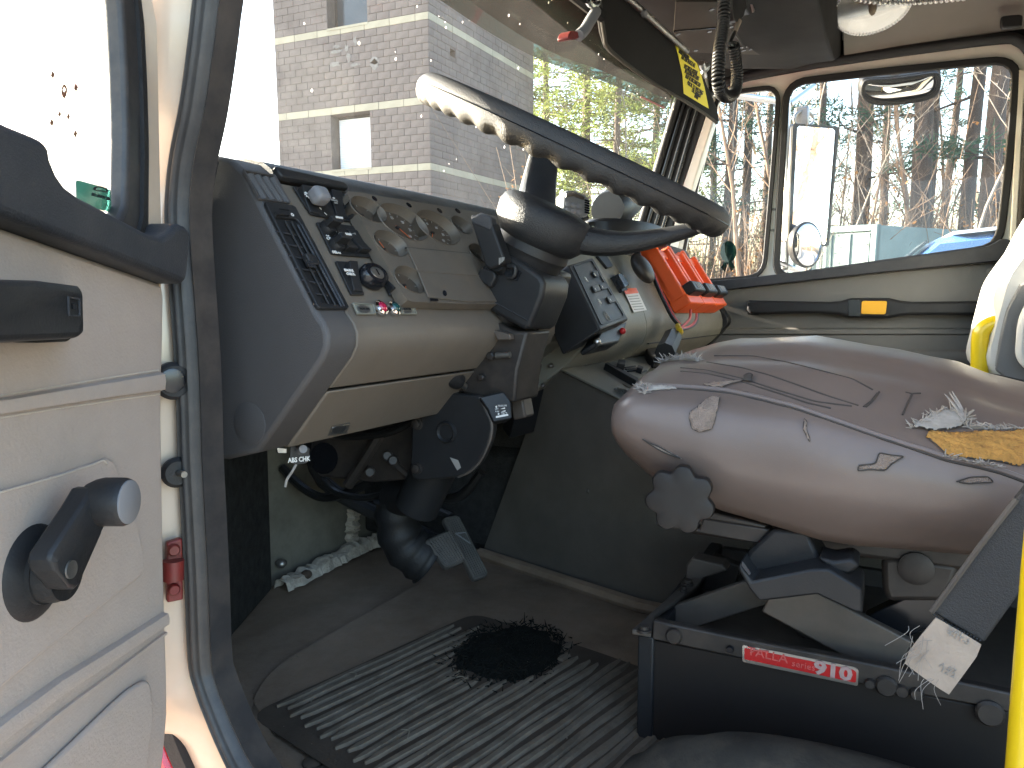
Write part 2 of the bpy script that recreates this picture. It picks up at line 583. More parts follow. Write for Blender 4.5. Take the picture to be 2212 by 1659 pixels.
# ============================================================ the cab shell
FLOOR = 1.17
XO, XW, XC = .46, 2.50, 1.48          # door opening, passenger wall, centre line
cab = thing('truck_cab', 'cream and red truck cab shell around the seats, with grey rubber door seal and windshield', 'truck cab', (1.48, .2, FLOOR))
PO = XP(XO)
seal_px = [(545, -420), (505, -200), (474, 0), (464, 82), (453, 165), (440, 248), (420, 344), (411, 420), (410, 494), (418, 620), (428, 762), (433, 880), (436, 985),
           (443, 1120), (449, 1239), (456, 1414), (468, 1470), (488, 1524), (516, 1590), (553, 1659)]
seal_path = smooth_path([Vector((XO, -.60, 2.36)), Vector((XO, -.2, 2.37)), Vector((XO, .12, 2.36)), Vector((XO, .30, 2.30)), Vector((XO, .385, 2.20))] + PO.pts(seal_px) + [Vector((XO, .445, 1.198)), Vector((XO, .37, 1.172)), Vector((XO, .2, 1.165)), Vector((XO, -.2, 1.165)), Vector((XO, -.60, 1.165))], 5)
def _tan(path, i):
    return (path[min(i+1, len(path)-1)]-path[max(i-1, 0)]).normalized()
NX = Vector((-1, 0, 0))
def seal_out(i):                       # away from the opening, inside the plane x = const
    t = _tan(seal_path, i)
    s_ = t.cross(NX)      # the path runs downwards, then back
    return s_.normalized()
sp = []
for k in range(25):
    a = -.0165 + .033*k/24
    b = .010 + .0035*cos(k/24*2*pi*3.5) + .006*(1-(a/.0165)**2)
    sp.append((a, b))
sp += [(.0165, -.01), (-.0165, -.01)]
ob('door_seal', sweep(seal_path, sp, seal_out, lambda i: NX), 'seal_rubber', cab, ang=60, label='ridged grey rubber seal round the driver door opening')
jp_mid = [(.013, .004), (.020, .012), (.030, .050), (.036, .062), (.050, .105), (.06, .112), (.24, .112), (.24, -.02), (.013, -.02)]
jp_up = [(.013, .004), (.019, .009), (.028, .018), (.036, .024), (.046, .031), (.056, .033), (.10, .030), (.10, -.02), (.013, -.02)]
jp_low = [(.013, .004), (.020, .008), (.030, .011), (.038, .012), (.048, .013), (.060, .012), (.24, .008), (.24, -.02), (.013, -.02)]
def sstep(a_, b_, x): t = min(1, max(0, (x-a_)/(b_-a_))); return t*t*(3-2*t)
jl = []
for i, p in enumerate(seal_path):
    up = sstep(1.70, 1.775, p.z); lo = 1-sstep(1.27, 1.37, p.z)
    o_ = seal_out(i)
    jl.append([p+o_*(m[0]*(1-up-lo)+u_[0]*up+l_[0]*lo)+NX*(m[1]*(1-up-lo)+u_[1]*up+l_[1]*lo) for m, u_, l_ in zip(jp_mid, jp_up, jp_low)])
ob('pillar', loft(jl), 'cream_paint', cab, ang=50, label='cream door jamb with smudges')
# inner face of the A pillar that carries the seal
ip = [(-.004, -.002), (.012, -.002), (.06, -.05), (.05, -.05)]
ob('pillar_trim', sweep(seal_path[:87], ip, seal_out, lambda i: NX), 'dark_trim', cab, ang=50)
fil = [p for p in seal_path if p.y > .37 and p.z > 1.50]
ob('pillar_light_stop', loft([[Vector((.468, p.y+.010, p.z)), Vector((.531 if p.z < 1.80 else .512, p.y+.055, p.z)), Vector((.531 if p.z < 1.80 else .512, .86-.30*(p.z-1.6), p.z)), Vector((.485, .88-.30*(p.z-1.6), p.z)), Vector((.468, p.y+.05, p.z))] for p in fil]), 'dark_trim', cab, ang=50)  # hidden filler, added to stop sun leaking past the pillar onto the end cap
# outside skin that shows past the jamb
iu = [i for i, p in enumerate(seal_path) if p.z > 1.80]; il = [i for i, p in enumerate(seal_path) if p.z < 1.30]
ob('outer_panel', sweep([seal_path[i] for i in iu], [(.0605, .031), (.115, .031), (.115, .045), (.0605, .040)], lambda k: seal_out(iu[k]), lambda k: NX), 'red_paint', cab, ang=50, label='red outer edge of the windshield pillar')
ob('rocker_panel', sweep([seal_path[i] for i in il], [(.070, .010), (.24, .014), (.24, .032), (.078, .026)], lambda k: seal_out(il[k]), lambda k: NX), 'red_paint', cab, ang=50, label='red rocker panel under the door opening')
ob('body_gasket', sweep([seal_path[i] for i in il], [(.058, .008), (.0695, .008), (.0695, .024), (.058, .020)], lambda k: seal_out(il[k]), lambda k: NX), 'black_rubber', cab)

PJ = Plane(Vector((.424, .568, 1.5)), Vector((-.42, -.9, 0)))
def disc(name, pl, px, r, d, m, parent, off=0.0, n=28, rim=.003):
    c = pl.at(*px, off)
    return ob(name, lathe([(r, 0), (r, d-rim), (r-rim, d)], c, pl.n, n), m, parent)
bump_ = disc('rubber_bumper', PJ, (372, 822), .0165, .010, 'black_rubber', cab)
ob('bumper_hollow', lathe([(.0105, .0), (.0105, .0022), (.009, .0026)], PJ.at(372, 822, .010), PJ.n), 'black_gloss', bump_)
sw_ = disc('door_switch', PJ, (381, 1020), .0135, .006, 'black_rubber', cab)
ob('plunger', cyl(PJ.at(386, 1021, .006), PJ.at(386, 1021, .006)+Vector((-.3, -1, 0)).normalized()*.012, .0028), 'dull_steel', sw_)
hg = pp('hinge', PJ, [(356, 1168), (389, 1158), (391, 1290), (357, 1297)], 'red_hinge', cab, .008, bevel=.0015)
ob('hinge_bolt', lathe([(.0055, 0), (.0055, .003), (.004, .005)], PJ.at(374, 1187, .008), PJ.n, 12), 'red_hinge', hg)
ob('hinge_bolt', lathe([(.0055, 0), (.0055, .003), (.004, .005)], PJ.at(374, 1272, .008), PJ.n, 12), 'red_hinge', hg)
ob('hinge_knuckle', cyl(PJ.at(374, 1210, .012), PJ.at(374, 1252, .012), .009), 'red_hinge', hg)

# floor, sill, firewall, rear and side walls
ob('floor_pan', bx(.49, XW-.02, -1.15, .95, FLOOR-.05, FLOOR), 'floor_rubber', cab)
ob('door_sill', bx(.40, .489, -.62, .40, FLOOR-.12, FLOOR-.02), 'cream_paint', cab, bevel=.01)
ob('firewall', bx(.47, XW, .952, .985, FLOOR-.05, 1.80), 'firewall_paint', cab)
ob('rear_wall', bx(.44, XW+.04, -1.20, -1.16, FLOOR-.1, 2.56), 'console_dark', cab)
ob('rear_side_wall', bx(.42, .47, -1.16, -.70, FLOOR-.1, 2.50), 'grey_cream', cab)
ob('rear_side_wall', bx(2.47, 2.52, -1.16, -.46, FLOOR-.1, 2.50), 'grey_cream', cab)
# roof and headliner
hl = []
for yy in (-1.16, -.6, -.2, .0, .155):
    prof_h = [(.47, 2.36), (.52, 2.42), (.62, 2.485), (.80, 2.515), (1.48, 2.53), (2.10, 2.522), (2.26, 2.505), (2.36, 2.47), (2.42, 2.44), (2.465, 2.41)]
    dz = -.012*((yy+.4)/.55)**2
    hl.append([Vector((x, yy, z+dz)) for x, z in prof_h] + [Vector((x, yy, z+.03+dz)) for x, z in reversed(prof_h)])
ob('headliner', loft(hl), 'headliner', cab, ang=60, label='grey beige headliner over the passenger side')
ob('roof_panel', bx(.40, 2.56, -1.22, .62, 2.57, 2.60), 'red_paint', cab, bevel=.02)
ob('roof_rail', bx(.40, .47, -.70, .60, 2.40, 2.57), 'cream_paint', cab, bevel=.01)
ob('roof_rail', bx(2.46, 2.56, -1.16, .60, 2.455, 2.57), 'grey_cream', cab, bevel=.01)
# driver kick panel: dark carpet from the door seal to the firewall
kick = [Vector((.475, .60, 0)), Vector((.62, .735, 0)), Vector((.755, .85, 0)), Vector((.92, .935, 0)), Vector((.92, .95, 0)), Vector((.47, .95, 0))]
ob('kick_panel', prism([p+Vector((0, 0, FLOOR+.002)) for p in kick], (0, 0, .42)), 'carpet', cab, bevel=.006, label='dark carpet kick panel left of the pedals')
PF = YP(.951); PFl = ZP(FLOOR+.001)
def rough_strip(pts, w, h, seed, up):
    rnd = random.Random(seed); V, F = [], []
    pts = smooth_path(pts, 10); m = len(pts)
    for i, p in enumerate(pts):
        ww, hh = w*(.8+.5*rnd.random()), h*(.7+.6*rnd.random())
        t = _tan(pts, i); s_ = t.cross(up).normalized()
        V += [p-s_*ww/2, p-s_*ww*.35+up*hh, p+up*hh*1.1, p+s_*ww*.35+up*hh*.9, p+s_*ww/2]
    for i in range(m-1):
        for j in range(4): F.append((i*5+j, i*5+j+1, (i+1)*5+j+1, (i+1)*5+j))
    return V, F
fs = [PFl.at(596, 1278), PFl.at(660, 1245), PFl.at(720, 1215), PFl.at(765, 1192), PFl.at(805, 1178)]
ob('insulation_strip', rough_strip([p+Vector((0, -.012, .004)) for p in fs], .034, .016, 3, Vector((0, 0, 1))), 'foam_strip', cab, label='crumbling pale foam strip along the foot of the firewall')
ob('insulation_strip', rough_strip(PF.pts([(760, 1186), (757, 1160), (758, 1130), (762, 1100)], .004), .030, .014, 5, Vector((0, -1, 0))), 'foam_strip', cab, label='crumbling pale foam strip running up the firewall')
for px in ((662, 1241), (608, 1217)):
    ob('screw', ellipsoid(PF.at(px[0], px[1], .012) if px[0] < 640 else PFl.at(*px, .016), .010, .010, .008), 'grime' if px[0] > 640 else 'dull_steel', cab)

# perforated step strip along the sill
stp = [(478, 1392), (489, 1400), (520, 1470), (570, 1560), (640, 1690), (560, 1690), (500, 1540)]
ob('step_strip', prism(rounded(ZP(FLOOR+.003).pts(stp), .01), (0, 0, .004)), 'floor_rubber', cab, label='dusty strip of pimpled rubber beside the door sill')

# windshield, its frame and the pillars
WS0, WS1 = Vector((0, .795, 1.79)), Vector((0, .565, 2.56))
PW = Plane(WS0, Vector((0, -(WS1-WS0).z, (WS1-WS0).y)), (1, 0, 0))
def wsp(x, t): return WS0.lerp(WS1, t)+Vector((x, 0.03*(1-((x-XC)/1.02)**2), 0))
wv, wf = [], []
nx = 16
for i in range(nx+1):
    x = .515 + (2.425-.515)*i/nx
    for t in (0, .5, 1): wv.append(wsp(x, t))
for i in range(nx):
    for j in range(2): wf.append((i*3+j, i*3+j+1, (i+1)*3+j+1, (i+1)*3+j))
wsg = ob('windshield', (wv, wf), 'windshield_glass', cab, ang=80, label='dusty windshield with white specks and scratches')
PX = XP(2.43)
ob('pillar', prism(PX.pts([(1458, 165), (1505, 165), (1527, 243), (1470, 416), (1436, 560), (1368, 560), (1398, 457), (1418, 394), (1470, 219)]), (.05, .0, 0)), 'black_rubber', cab, bevel=.004, label='black rubber windshield pillar on the passenger side')
for a, b in (((1481, 215), (1382, 540)), ((1497, 215), (1400, 540)), ((1512, 220), (1418, 540))):
    ob('pillar_ridge', tube([PX.at(*a, .004), PX.at(*b, .004)], .0075, 10), 'black_gloss', cab)
ob('pillar', prism(PX.pts([(1522, 160), (1541, 262), (1488, 430), (1452, 610), (1432, 610), (1470, 416), (1527, 243)], -.001), (.05, 0, 0)), 'grey_cream', cab, bevel=.004)
ob('windshield_gasket', tube([wsp(.515, 0), wsp(.515, .5), wsp(.515, 1)], .016, 10), 'black_rubber', cab)
ob('windshield_gasket', tube([wsp(2.425, 0), wsp(2.425, .5), wsp(2.425, 1)], .014, 10), 'black_rubber', cab)
# header above the windshield and the dark sun shield outside
ob('header', bx(.47, 2.47, .52, .60, 2.47, 2.57), 'console_dark', cab, bevel=.01)
edge = [(.50, .72, 2.33), (.62, .84, 2.355), (.85, .93, 2.365), (1.20, .955, 2.366), (1.50, .955, 2.366), (1.78, .955, 2.372), (2.05, .94, 2.386), (2.26, .87, 2.388), (2.40, .775, 2.360), (2.47, .69, 2.32)]
ev = smooth_path([Vector(e) for e in edge], 5)
back = [Vector((p.x, .545, 2.585)) for p in ev]
def slab(a, b, th, up=Vector((0, 0, 1))):
    n = len(a)
    V = list(a)+list(b)+[p+up*th for p in a]+[p+up*th for p in b]
    F = []
    for i in range(n-1):
        F += [(i, i+1, n+i+1, n+i), (2*n+i, 3*n+i, 3*n+i+1, 2*n+i+1), (i, 2*n+i, 2*n+i+1, i+1), (n+i, n+i+1, 3*n+i+1, 3*n+i)]
    F += [(0, n, 3*n, 2*n), (n-1, 3*n-1, 4*n-1, 2*n-1)]
    return V, F
lipb = [p.lerp(q, .085) for p, q in zip(ev, back)]
ss = ob('sun_shield', slab(lipb, back, .012), 'shield_matte', cab, ang=60, label='dark outside sun shield over the top of the windshield')
ob('tinted_lip', slab(ev, [p.lerp(q, .083) for p, q in zip(ev, back)], .005), 'visor_tint', ss, ang=60)
ob('shield_edge', tube([p+Vector((0, .004, .003)) for p in ev[-5:]], .004, 6), 'red_hinge', ss)
# bonnet and front wings outside
bl = []
for yy, w, zt in ((.99, .82, 1.70), (1.5, .80, 1.66), (2.1, .74, 1.55), (2.45, .66, 1.40), (2.52, .60, 1.2)):
    L = [(-w, .85), (-w, zt-.16), (-w+.06, zt-.05), (-w+.2, zt), (w-.2, zt), (w-.06, zt-.05), (w, zt-.16), (w, .85)]
    bl.append([Vector((XC+a, yy, b)) for a, b in L])
ob('bonnet', loft(bl), 'red_paint', cab, ang=50)
# ============================================================ the open driver door
PD = Plane(Vector((.41, .53, 1.65)), Vector((.454, -.891, 0)))
door = thing('driver_door', 'open driver door with beige vinyl panel, black ledge, window crank and pull handle', 'truck door', PD.pos(-.4, -.6))
def dl(px, py): return PD.loc(PD.at(px, py))
def dpos(L, off=0.0): return [PD.pos(a, b, off) for a, b in L]
lu0, lv0 = dl(0, 490); lu1, lv1 = dl(350, 613)
slope = (lv1-lv0)/(lu1-lu0)
def ledge_v(u): return lv0+(u-lu0)*slope
front = [dl(*p) for p in ((350, 613), (355, 640), (354, 720), (351, 820), (350, 900), (352, 1050), (355, 1200), (358, 1340), (362, 1460), (363, 1540), (358, 1600), (352, 1659))]
fb = front[-1]
panel = [(-.95, ledge_v(-.95))] + front + [(fb[0]-.02, fb[1]-.10), (fb[0]-.06, fb[1]-.18), (-.95, fb[1]-.20)]
pan = ob('door_panel', prism(dpos(panel, -.02), PD.n*.02), 'door_vinyl', door, bevel=.004, seg=3)
# shell behind the panel
shell_ = [(-.96, .78), (-.16, .78), (-.055, .45), dl(350, 60), dl(354, 300), dl(358, 480), dl(361, 560), dl(357, 640), dl(353, 820), dl(353, 900), dl(359, 1340), dl(366, 1480), dl(367, 1560), dl(356, 1670), (fb[0]-.02, fb[1]-.13), (-.96, fb[1]-.22)]
def win_poly(g):      # window opening, grown by g
    b = [dl(258, 494), dl(278, 445), dl(281, 300), dl(277, 150), dl(269, 0)]
    L = [(u_+g, v_) for u_, v_ in b]
    L[0] = (L[0][0], L[0][1]-g*.7); L[1] = (L[1][0], L[1][1]-g*.3)
    u0, v0 = dl(100, 425)
    L = [(-.80, ledge_v(-.80)+.05-g), (u0-.2, ledge_v(u0-.2)+.05-g), (u0, v0-g)] + L + [(-.075+g, .42), (-.17+g, .66+g), (-.80, .70+g)]
    L[0] = (-.80-g, L[0][1]); L[-1] = (-.80-g, L[-1][1])
    return L
PDb = Plane(PD.pos(0, 0, -.020), PD.n)
ob('window_frame', plate_holes(resample(dpos(shell_, -.020), 160), [resample(dpos(win_poly(.034), -.020), 120)], PDb, PD.n*.016), 'cream_paint', door, ang=50)
low_ = [(-.96, ledge_v(-.96)+.02), dl(120, 480), dl(350, 560)] + [p for p in shell_[7:]]
ob('door_shell', prism(dpos(low_, -.075), PD.n*.054), 'cream_paint', door, ang=50, bevel=.003)
ob('outer_skin', prism(dpos([(a-.004 if a > -.3 else a, b) for a, b in low_], -.085), PD.n*.009), 'red_paint', door)
ch = ob('window_channel', ring(dpos(win_poly(.037), -.018), dpos(win_poly(.0), -.018), PD.n*.016, 160), 'seal_rubber', door, ang=50, bevel=.004, label='dull grey rubber channel round the driver window')
ob('channel_groove', ring(dpos(win_poly(.026), -.002), dpos(win_poly(.020), -.002), PD.n*.003, 160), 'black_rubber', ch)
gl = ob('window_glass', prism(dpos(win_poly(.005), -.014), PD.n*.001), 'door_glass', door)
PG = Plane(PD.pos(0, 0, -.0125), PD.n)
pp('window_sticker', PG, [(163, 388), (238, 409), (240, 459), (165, 440)], 'decal_film', gl, .0004, r=.003, label='square green sticker in the corner of the driver window')
ob('sticker_logo', ring(smooth_closed(PG.pts([(202, 405), (215, 402), (232, 409), (231, 416), (216, 413), (203, 411)], .0006)), smooth_closed(PG.pts([(207, 407), (216, 405), (228, 409), (228, 413), (216, 411), (207, 410)], .0006)), PG.n*.0003, 40), 'black_print', gl)
text('sticker_lettering', 'AS 5 70 DOT 284', PG.at(218, 425, .0006), PG.u, PG.v, .0032, 'black_print', gl)
for k, (x, y) in enumerate(((113, 162), (163, 190), (111, 265), (162, 289), (128, 247), (147, 252))):
    s_ = 1.0 if k < 4 else .8
    pp('decal_diamond', PG, [(x, y-9*s_), (x+4.5*s_, y-1), (x+1, y+8*s_), (x-4*s_, y+1)], 'decal_brown', gl, .0003)
ob('decal_crest', ring(smooth_closed(PG.pts([(138, 182), (144, 190), (143, 204), (138, 213), (133, 203), (133, 190)])), smooth_closed(PG.pts([(138, 188), (141, 193), (140, 197), (138, 199), (136, 197), (135, 193)])), PG.n*.0003, 40), 'decal_brown', gl)
ob('window_post', prism(dpos([dl(-14, -200), dl(13, -200), dl(10, 330), dl(-14, 330)], -.04), PD.n*.02), 'seal_rubber', door, bevel=.004)
# black ledge under the window
lt = [dl(*p) for p in ((-60, 270), (0, 293), (26, 304), (35, 322), (39, 345), (52, 375), (72, 402), (105, 425), (180, 462), (262, 503), (292, 512), (314, 500), (324, 487), (338, 483), (352, 489), (361, 503), (360, 530), (355, 580), (351, 610), (344, 613))]
ledge = [(-.95, ledge_v(-.95)), (-.95, lt[0][1]+.06)] + lt + [(lu0-.1, ledge_v(lu0-.1))]
ob('window_ledge', prism(dpos(ledge, -.018), PD.n*.038), 'dark_trim', door, bevel=.009, seg=3, ang=50, label='black moulded ledge under the driver window')
# pull handle
hp = [(-140, 610), (0, 604), (75, 606), (168, 618), (178, 627), (180, 715), (170, 730), (0, 738), (-140, 740)]
hb = PD.pts(hp, .052); hs = PD.pts([(x-24 if x > 0 else x, y+3) for x, y in hp], .0)
pull = ob('pull_handle', loft([hs, PD.pts([(x-6 if x > 100 else x, y) for x, y in hp], .03), hb]), 'black_plastic', door, bevel=.007, seg=3, label='black pull handle with square insert at its end')
ob('handle_insert', ring(PD.pts([(145, 640), (171, 645), (172, 684), (146, 682)], .0523), PD.pts([(147.5, 643.5), (169, 648), (170, 681), (148.5, 679.5)], .0523), PD.n*.0008, 40), 'dark_trim', pull)
ob('insert_hole', prism(PD.pts([(154, 655), (162, 656), (163, 667), (155, 667)], .0525), PD.n*.0007), 'black_gloss', pull)
ob('grip_lip', prism(rounded(PD.pts([(16, 730), (122, 728), (112, 738), (40, 741), (15, 738)], .002), .003), PD.n*.010), 'black_plastic', pull, bevel=.002)
# raised bands, recess and stitching of the panel
def band(name, top, bot, h, par=None):
    n = len(top)
    o_ = PD
    a = [o_.at(x, y, .0004) for x, y in top]; b = [o_.at(x, y, .0004) for x, y in bot]
    loops = []
    for p, q in zip(a, b):
        loops.append([p, p.lerp(q, .12)+o_.n*h, p.lerp(q, .5)+o_.n*h*1.15, p.lerp(q, .88)+o_.n*h, q, q-o_.n*.006, p-o_.n*.006])
    return ob(name, loft(loops), 'door_vinyl', par or door, ang=60)
band('panel_band', [(-60, 866), (0, 860), (120, 840), (240, 820), (345, 803)], [(-60, 902), (0, 896), (120, 878), (240, 860), (345, 846)], .0045)
band('panel_band', [(-60, 1600), (0, 1552), (120, 1466), (240, 1393), (352, 1322)], [(-60, 1655), (0, 1602), (120, 1508), (240, 1428), (354, 1352)], .0045)
band('panel_band', [(-60, 1690), (0, 1640), (120, 1540), (240, 1452), (356, 1364)], [(-60, 1703), (0, 1652), (120, 1550), (240, 1460), (356, 1371)], .002)
rc = [(-80, 1085), (0, 1058), (120, 1024), (200, 998), (222, 988), (236, 996), (243, 1010), (262, 1062), (288, 1130), (303, 1195), (304, 1228), (296, 1246), (262, 1270), (160, 1350), (60, 1428), (0, 1478), (-80, 1545)]
ob('crank_recess', prism(PD.pts(rc, .0004), PD.n*.0032), 'door_vinyl', door, bevel=.0022, seg=3)
lr = [(-80, 1810), (0, 1740), (150, 1600), (250, 1505), (290, 1476), (306, 1471), (314, 1480), (318, 1510), (320, 1560), (312, 1610), (296, 1690), (200, 1850), (-80, 1900)]
ob('lower_pad', prism(smooth_closed(PD.pts(lr, .0004), 3), PD.n*.0045), 'door_vinyl', door, bevel=.003, seg=3)
def stitches(name, path, pl, n, m, parent, off=.001, w=.0012, gap=.45, h=.0006):
    pts = smooth_path(pl.pts(path, off), 12)
    L = [0]
    for i in range(len(pts)-1): L.append(L[-1]+(pts[i+1]-pts[i]).length)
    sh = []
    def pos(s):
        j = 0
        while j < len(L)-2 and L[j+1] < s: j += 1
        return pts[j].lerp(pts[j+1], (s-L[j])/max(L[j+1]-L[j], 1e-9))
    for k in range(n):
        a, b = pos(L[-1]*k/n), pos(L[-1]*(k+gap)/n)
        sh.append(tube([a, b], w*.5, 5))
    return ob(name, J(*sh), m, parent, kind='stuff')
mat('stitch_beige', (.52, .45, .38), .8)
stitches('stitching', [(-20, 858), (0, 855), (120, 835), (240, 815), (344, 799)], PD, 120, 'stitch_beige', door, .0008)
stitches('stitching', [(-20, 908), (0, 903), (120, 884), (240, 866), (345, 852)], PD, 120, 'stitch_beige', door, .0008)
stitches('stitching', [(0, 1064), (120, 1030), (200, 1004), (222, 995), (232, 1002)], PD, 90, 'stitch_beige', door, .0042)
# window crank
pc = PD.at(62, 1236)
crank = ob('window_crank', lathe([(.030, 0), (.030, .002), (.027, .005), (.0185, .009), (.0185, .012)], pc, PD.n, 40), 'black_plastic', door, label='black window crank with grey ended knob')
hub1 = pc+PD.n*.044
ob('crank_hub', lathe([(.0175, .0), (.0175, .008), (.0165, .011), (.0165, .013)], pc+PD.n*.010, PD.n, 32), 'black_rubber', crank)
k0 = PD.at(122, 1230, .028); k1 = PD.at(200, 1084, .030)
dirc = (k1-k0).normalized(); sidec = dirc.cross(PD.n).normalized()
arm = []
for t, w in ((-.14, .010), (-.08, .0160), (0, .0180), (.3, .0165), (.7, .0142), (1.0, .0138), (1.07, .011), (1.12, .007)):
    p = k0.lerp(k1, t); h = .0075
    arm.append([p-sidec*w-PD.n*h, p-sidec*w+PD.n*h*.6, p-sidec*w*.75+PD.n*h, p+sidec*w*.75+PD.n*h, p+sidec*w+PD.n*h*.6, p+sidec*w-PD.n*h])
ob('crank_arm', loft(arm), 'black_plastic', crank, ang=35, bevel=.0015)
ob('crank_screw', lathe([(.0052, 0), (.0052, .0012), (.003, .0008)], k0+PD.n*.0078, PD.n, 20), 'dull_steel', crank)
kn = ob('crank_knob', lathe([(.0115, -.004), (.0138, .001), (.0148, .005), (.0148, .0175), (.0138, .0200)], k1+PD.n*.002, PD.n, 32), 'black_plastic', crank)
ob('knob_cap', lathe([(.0134, 0), (.0134, .0008), (.0124, .0014)], k1+PD.n*.022, PD.n, 32), 'knob_grey', kn)
# ============================================================ dashboard
DO = Vector((.54, .561, 1.785)); DN_ = Vector((0, -.843, .538))
PDs = Plane(DO, DN_)                     # the sloping face of the instrument panel
dash = thing('dashboard', 'grey and beige truck dashboard with gauges, switches and louvred side vents', 'dashboard', (1.48, .62, 1.50))
# profile (y, z) from the windshield round the nose to the back
top_prof = [(.80, 1.788), (.66, 1.800), (.605, 1.806), (.580, 1.800), (.566, 1.790)]
def face_pt(s):                          # s metres down the face from its top edge
    return (.561-.538*s, 1.785-.843*s)
def nose(off=0.0):
    return [(.4735, 1.648), (.4665, 1.640), (.4625, 1.630), (.4632, 1.618), (.4695, 1.606), (.555, 1.512)]
def extr(prof, x0, x1): return prism([Vector((x0, y, z)) for y, z in prof], (x1-x0, 0, 0))
cap_prof = top_prof + [face_pt(0), face_pt(.154)] + nose() + [(.60, 1.500), (.80, 1.500)]
cap_ = ob('end_cap', extr(cap_prof, .532, .5765), 'end_cap_grey', dash, bevel=.005, seg=3, ang=45, label='dark grey end cap of the dashboard by the open door')
PE = XP(.532)
ob('cap_plug', lathe([(.021, 0), (.021, .0008), (.0195, .0012)], PE.at(540, 915), PE.n, 36), 'end_cap_grey', cap_)
ob('cap_hook', tube(smooth_path([PE.at(452, 900, .001), PE.at(466, 905, .006), PE.at(471, 920, .006), PE.at(462, 938, .001)]), .0028, 8), 'end_cap_grey', cap_)
# top pad over the whole width
def pad_loop(x, e): return [Vector((x, y, z)) for y, z in ((.80, 1.790+e*.6), (.70, 1.806+e), (.64, 1.812+e), (.603, 1.8095+e), (.583, 1.805+e*.8), (.570, 1.7965+e*.4), (.5655, 1.788), (.575, 1.780), (.80, 1.770))]
ob('top_pad', loft([pad_loop(x, e) for x, e in ((.5768, .0), (.7, .004), (.88, .010), (1.2, .016), (1.7, .020), (2.40, .026))]), 'dash_top_grey', dash, ang=50)
# beige driver panel: face, nose and knee part
shift = lambda L, d: [(y+d, z) for y, z in L]
face_b = [face_pt(.004), face_pt(.154)] + nose()[:5] + [(.4985, 1.5742), (.58, 1.580), (.60, 1.78)]
ob('driver_panel', extr(shift(face_b, .0015), .577, 1.06), 'dash_beige', dash, bevel=.002, ang=45, label='beige driver side instrument panel')
knee = [(.5022, 1.5712), (.557, 1.509), (.60, 1.510), (.58, 1.571)]
ob('knee_panel', extr(knee, .577, 1.02), 'dash_beige', dash, bevel=.003, ang=45, label='plain beige knee panel under the switches')
PK = Plane(Vector((.6, .5022, 1.5712)), Vector((0, -.0548, .0622)).cross(Vector((1, 0, 0))))
if PK.n.y > 0: PK = Plane(PK.o, -PK.n)
kl = pp('maker_plate', PK, [(716, 921), (755, 913), (747, 934), (708, 939)], 'dull_steel', dash, .002, bevel=.0005)
ob('plate_oval', prism([PK.at(731+15*cos(a*pi/12), 927+8*sin(a*pi/12)-3*cos(a*pi/12), .0021) for a in range(24)], PK.n*.0006), 'silver', kl)
def z4(*L): return [(411.5+.2976*x, 301.7+.2976*y) for x, y in L]
def zA(*L): return [(526.7+.1488*x, 351.1+.1488*y) for x, y in L]
# upper louvre
uv = ob('side_louvre', ring(PDs.pts(zA((-25, 115), (440, 195), (660, 612), (205, 545)), .0005), PDs.pts(zA((0, 140), (420, 215), (630, 590), (212, 527)), .0005), PDs.n*.0025, 60), 'end_cap_grey', dash)
ob('louvre_back', prism(PDs.pts(zA((0, 140), (420, 215), (630, 590), (212, 527)), .0007), PDs.n*.0004), 'black_rubber', uv)
for a, b in (((45, 165), (262, 532)), ((150, 185), (385, 552)), ((265, 210), (500, 572)), ((375, 222), (600, 588))):
    ob('slat', prism(PDs.pts(zA(a, (a[0]+30, a[1]+5), (b[0]+30, b[1]+5), b), .001), PDs.n*.003+Vector((.003, 0, 0))), 'end_cap_grey', uv)
# big louvre with its grille
bvp = z4((520, 460), (740, 492), (1140, 1240), (912, 1240))
bv = ob('side_vent', ring(rounded(PDs.pts(bvp, .0005), .003), rounded(PDs.pts(z4((590, 575), (760, 590), (1085, 1215), (925, 1200)), .0005), .004), PDs.n*.004, 90), 'black_plastic', dash, bevel=.0008, label='tall black vent with grille and sliding tab')
ob('vent_back', prism(PDs.pts(z4((600, 575), (765, 590), (1090, 1215), (915, 1200)), .0006), PDs.n*.0004), 'black_rubber', bv)
for a, b in (((688, 590), (1005, 1195)), ((735, 600), (1055, 1205))):
    ob('grille_bar', tube(PDs.pts(z4(a, b), .004), .0011, 6), 'black_plastic', bv)
for k in range(7):
    y = 665+k*88; x = 600+k*46
    ob('grille_bar', tube(PDs.pts(z4((x+18, y), (x+165, y+28)), .003), .0008, 6), 'dark_trim', bv)
ob('vent_rib', tube(PDs.pts(z4((780, 620), (1098, 1212)), .005), .0012, 6), 'dark_trim', bv)
ob('vent_rib', tube(PDs.pts(z4((805, 615), (1118, 1208)), .005), .0010, 6), 'dark_trim', bv)
ob('vent_tab', prism(rounded(PDs.pts(z4((800, 850), (870, 860), (912, 930), (845, 935)), .004), .002), PDs.n*.007), 'black_plastic', bv, bevel=.0012)
for k in range(4):
    ob('tab_ridge', tube(PDs.pts(z4((838+k*9, 878+k*14), (886+k*9, 884+k*14)), .0115), .0007, 5), 'dark_trim', bv)
ob('vent_slide', prism(rounded(PDs.pts(z4((600, 530), (700, 538), (716, 560), (620, 556)), .0045), .001), PDs.n*.003), 'black_rubber', bv)
ob('vent_slide', prism(rounded(PDs.pts(z4((640, 500), (712, 510), (716, 516), (646, 506)), .0045), .001), PDs.n*.001), 'black_rubber', bv)
oc = PDs.at(*z4((739, 545))[0], .0048)
